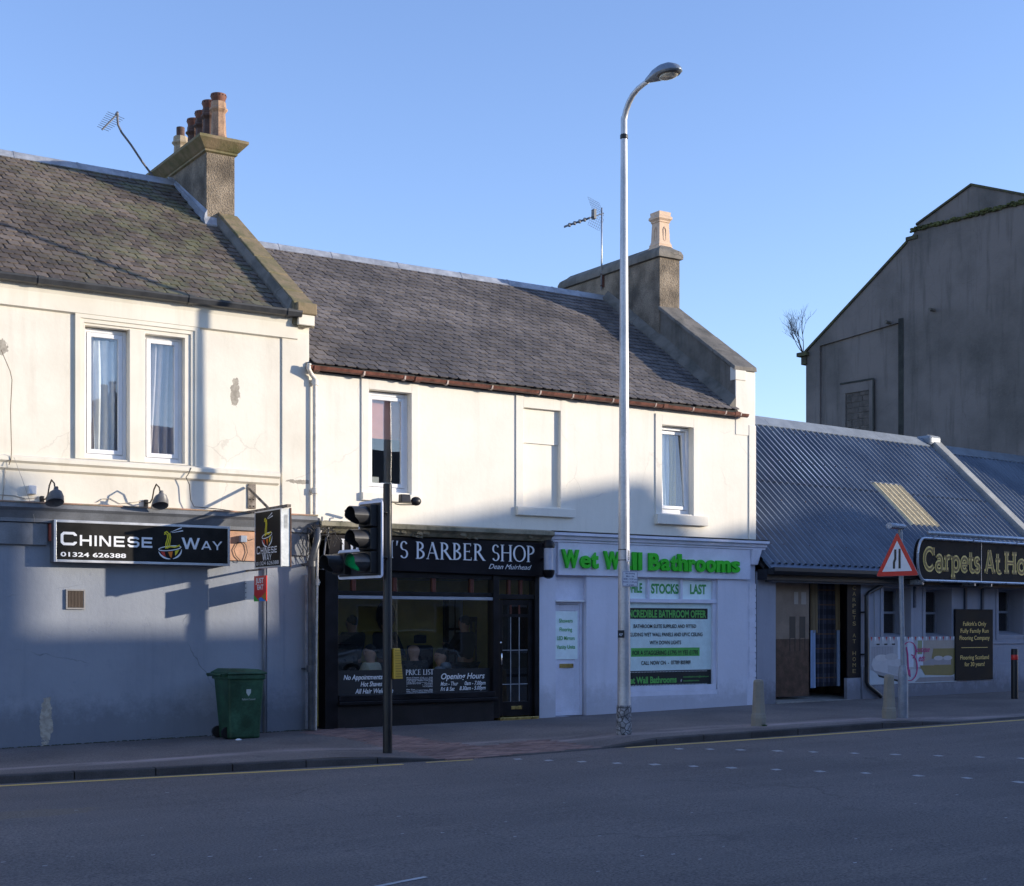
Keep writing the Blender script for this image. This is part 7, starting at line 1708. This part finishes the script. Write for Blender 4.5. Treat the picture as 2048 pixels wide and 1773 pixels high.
    H_ = Vector((0, lean+.025, hz+.69)); hc = Matrix.Rotation(turn, 3, 'Z')
    f = MB()
    for s_ in (-1, 1): f.sphere(H_+hc @ Vector((s_*.086, .0, -.01)), .026, 8, 5, (.45, .8, 1.2))
    f.sphere(H_+hc @ Vector((0, .105, -.02)), .018, 8, 5, (.8, 1.1, 1.4)); part('ears_and_nose', f, SKIN, o, smooth=True)
    e = MB()
    for s_ in (-1, 1): e.sphere(H_+hc @ Vector((s_*.033, .092, .015)), .010, 6, 4)
    e.sphere(H_+hc @ Vector((0, .093, -.055)), .018, 8, 4, (1.3, .4, .3)); part('eyes_and_mouth', e, flat('eye and lip', (.12, .05, .045), .5), o)
    if not bald: part('hair', MB().sphere(H_+hc @ Vector((0, -.014, .02)), .105, 14, 9, (.92, 1.04, 1.06)), hair, o, smooth=True)
    if hood: part('hood', MB().sphere(Vector((0, lean-.07, hz+.53)), .12, 12, 7, (1.2, .75, .55)), shirt, o, smooth=True)
    return o
def at_depth(px, py, Y): return onY(px, py, Y)
JN = flat('dark jeans', (.02, .025, .04), .9)
z0 = .27
def seat_at(px, ytop, Y, **k):
    q = onY(px, ytop, Y); return (q.x, Y, q.z-1.30)
person(seat_at(742, 1291, .55), R(35), 'dark haired man in a cream top sitting with his back to the barber window', True, flat('cream cotton', (.50, .47, .40), .9), JN, turn=R(60))
person(seat_at(829, 1288, .62), 0, 'bald man in a black jacket sitting in the middle behind the barber window', True, flat('black jacket', (.015, .015, .018), .8), JN, bald=True)
person(seat_at(889, 1300, .58), R(40), 'dark haired man in a blue grey hoodie sitting at the right behind the barber window', True, flat('blue grey hoodie', (.22, .25, .33), .9), JN, turn=R(75), hood=True, lean=.05)
person((onY(705, 1250, 1.9).x, 1.9, z0), R(10), 'man in black standing at the left at the back of the barber shop', False, flat('black jacket', (.015, .015, .018), .8), JN)
person((onY(768, 1250, 2.2).x, 2.15, z0), R(-60), 'person in dark clothes half hidden behind the signal pole in the barber shop', False, flat('black jacket', (.015, .015, .018), .8), JN)
person((onY(930, 1250, 1.4).x, 1.4, z0), R(20), 'long haired barber in black standing at the right inside the barber shop', False, flat('black jacket', (.015, .015, .018), .8), JN, arms={1: ((.26, .12, -.22), (.12, .34, -.16)), -1: ((-.26, .12, -.22), (-.12, .34, -.16))})
ch = thing('tall_back_chair', 'tall slatted back chair by the right wall of the barber shop', 'chair', (onY(955, 1260, 2.0).x, 2.0, z0)); cx_ = onY(955, 1260, 2.0).x
for k in range(6): part('back_slat', BX(cx_-.28+k*.1, cx_-.245+k*.1, 2.1, 2.13, 1.0, 1.9), flat('brown chair wood', (.08, .05, .035), .6), ch)
part('top_rail', BX(cx_-.30, cx_+.30, 2.09, 2.14, 1.9, 2.0), MATS['brown chair wood'], ch, bevel=.02); part('seat', BX(cx_-.28, cx_+.28, 1.7, 2.12, .85, .92), MATS['brown chair wood'], ch)
for a in (-.26, .26):
    for b_ in (1.73, 2.1): part('leg', BX(cx_+a-.02, cx_+a+.02, b_-.02, b_+.02, .27, .85), MATS['brown chair wood'], ch)

# ------------------------------------------------------------------ silver car at the far kerb, seen only as a reflection in the barber window
CAR = thing('parked_car', 'silver hatchback parked at the far kerb, mirrored in the barber window', 'car', (19.2, -15.6, zroad(19)), rot=pi, local=True)
silver = M('silver car paint', (.40, .42, .45), .28, .05, 3, .0, metal=.7, coat=1); dg_ = flat('tinted glass', (.02, .025, .03), .08)
half = [(-2.1, .35), (2.05, .35), (2.12, .62), (1.95, .82), (1.1, .95), (-1.6, 1.0), (-2.05, .9), (-2.15, .6)]
part('body', MB().loft([[(a, y*(1 if b_ < .9 else .94), b_) for a, b_ in half] for y in (-.86, -.82, .82, .86)]), silver, CAR, bevel=.05, seg=3)
cabn = [(-1.95, .96), (1.15, .94), (.45, 1.38), (.1, 1.46), (-1.0, 1.48), (-1.6, 1.38)]
part('cabin', MB().loft([[(a, s_*(.78 if b_ < 1 else .62), b_) for a, b_ in cabn] for s_ in (-1, 1)]), dg_, CAR, bevel=.03)
part('roof', MB().box(-1.5, .3, -.60, .60, 1.465, 1.50), silver, CAR, bevel=.02)
for x_ in (-1.35, 1.32):
    for s_ in (-1, 1):
        wh = part('wheel', MB().loft([[(x_+r*math.cos(k*pi/12), s_*.80+w_, .31+r*math.sin(k*pi/12)) for k in range(24)] for r, w_ in ((.1, -.09), (.31, -.09), (.31, .09), (.1, .09))]), BLACKM, CAR, smooth='auto')
        part('rim', MB().loft([[(x_+r*math.cos(k*pi/12), s_*.80+w_, .31+r*math.sin(k*pi/12)) for k in range(24)] for r, w_ in ((.2, s_*.10), (.18, s_*.093), (.03, s_*.105))]), silver, wh)
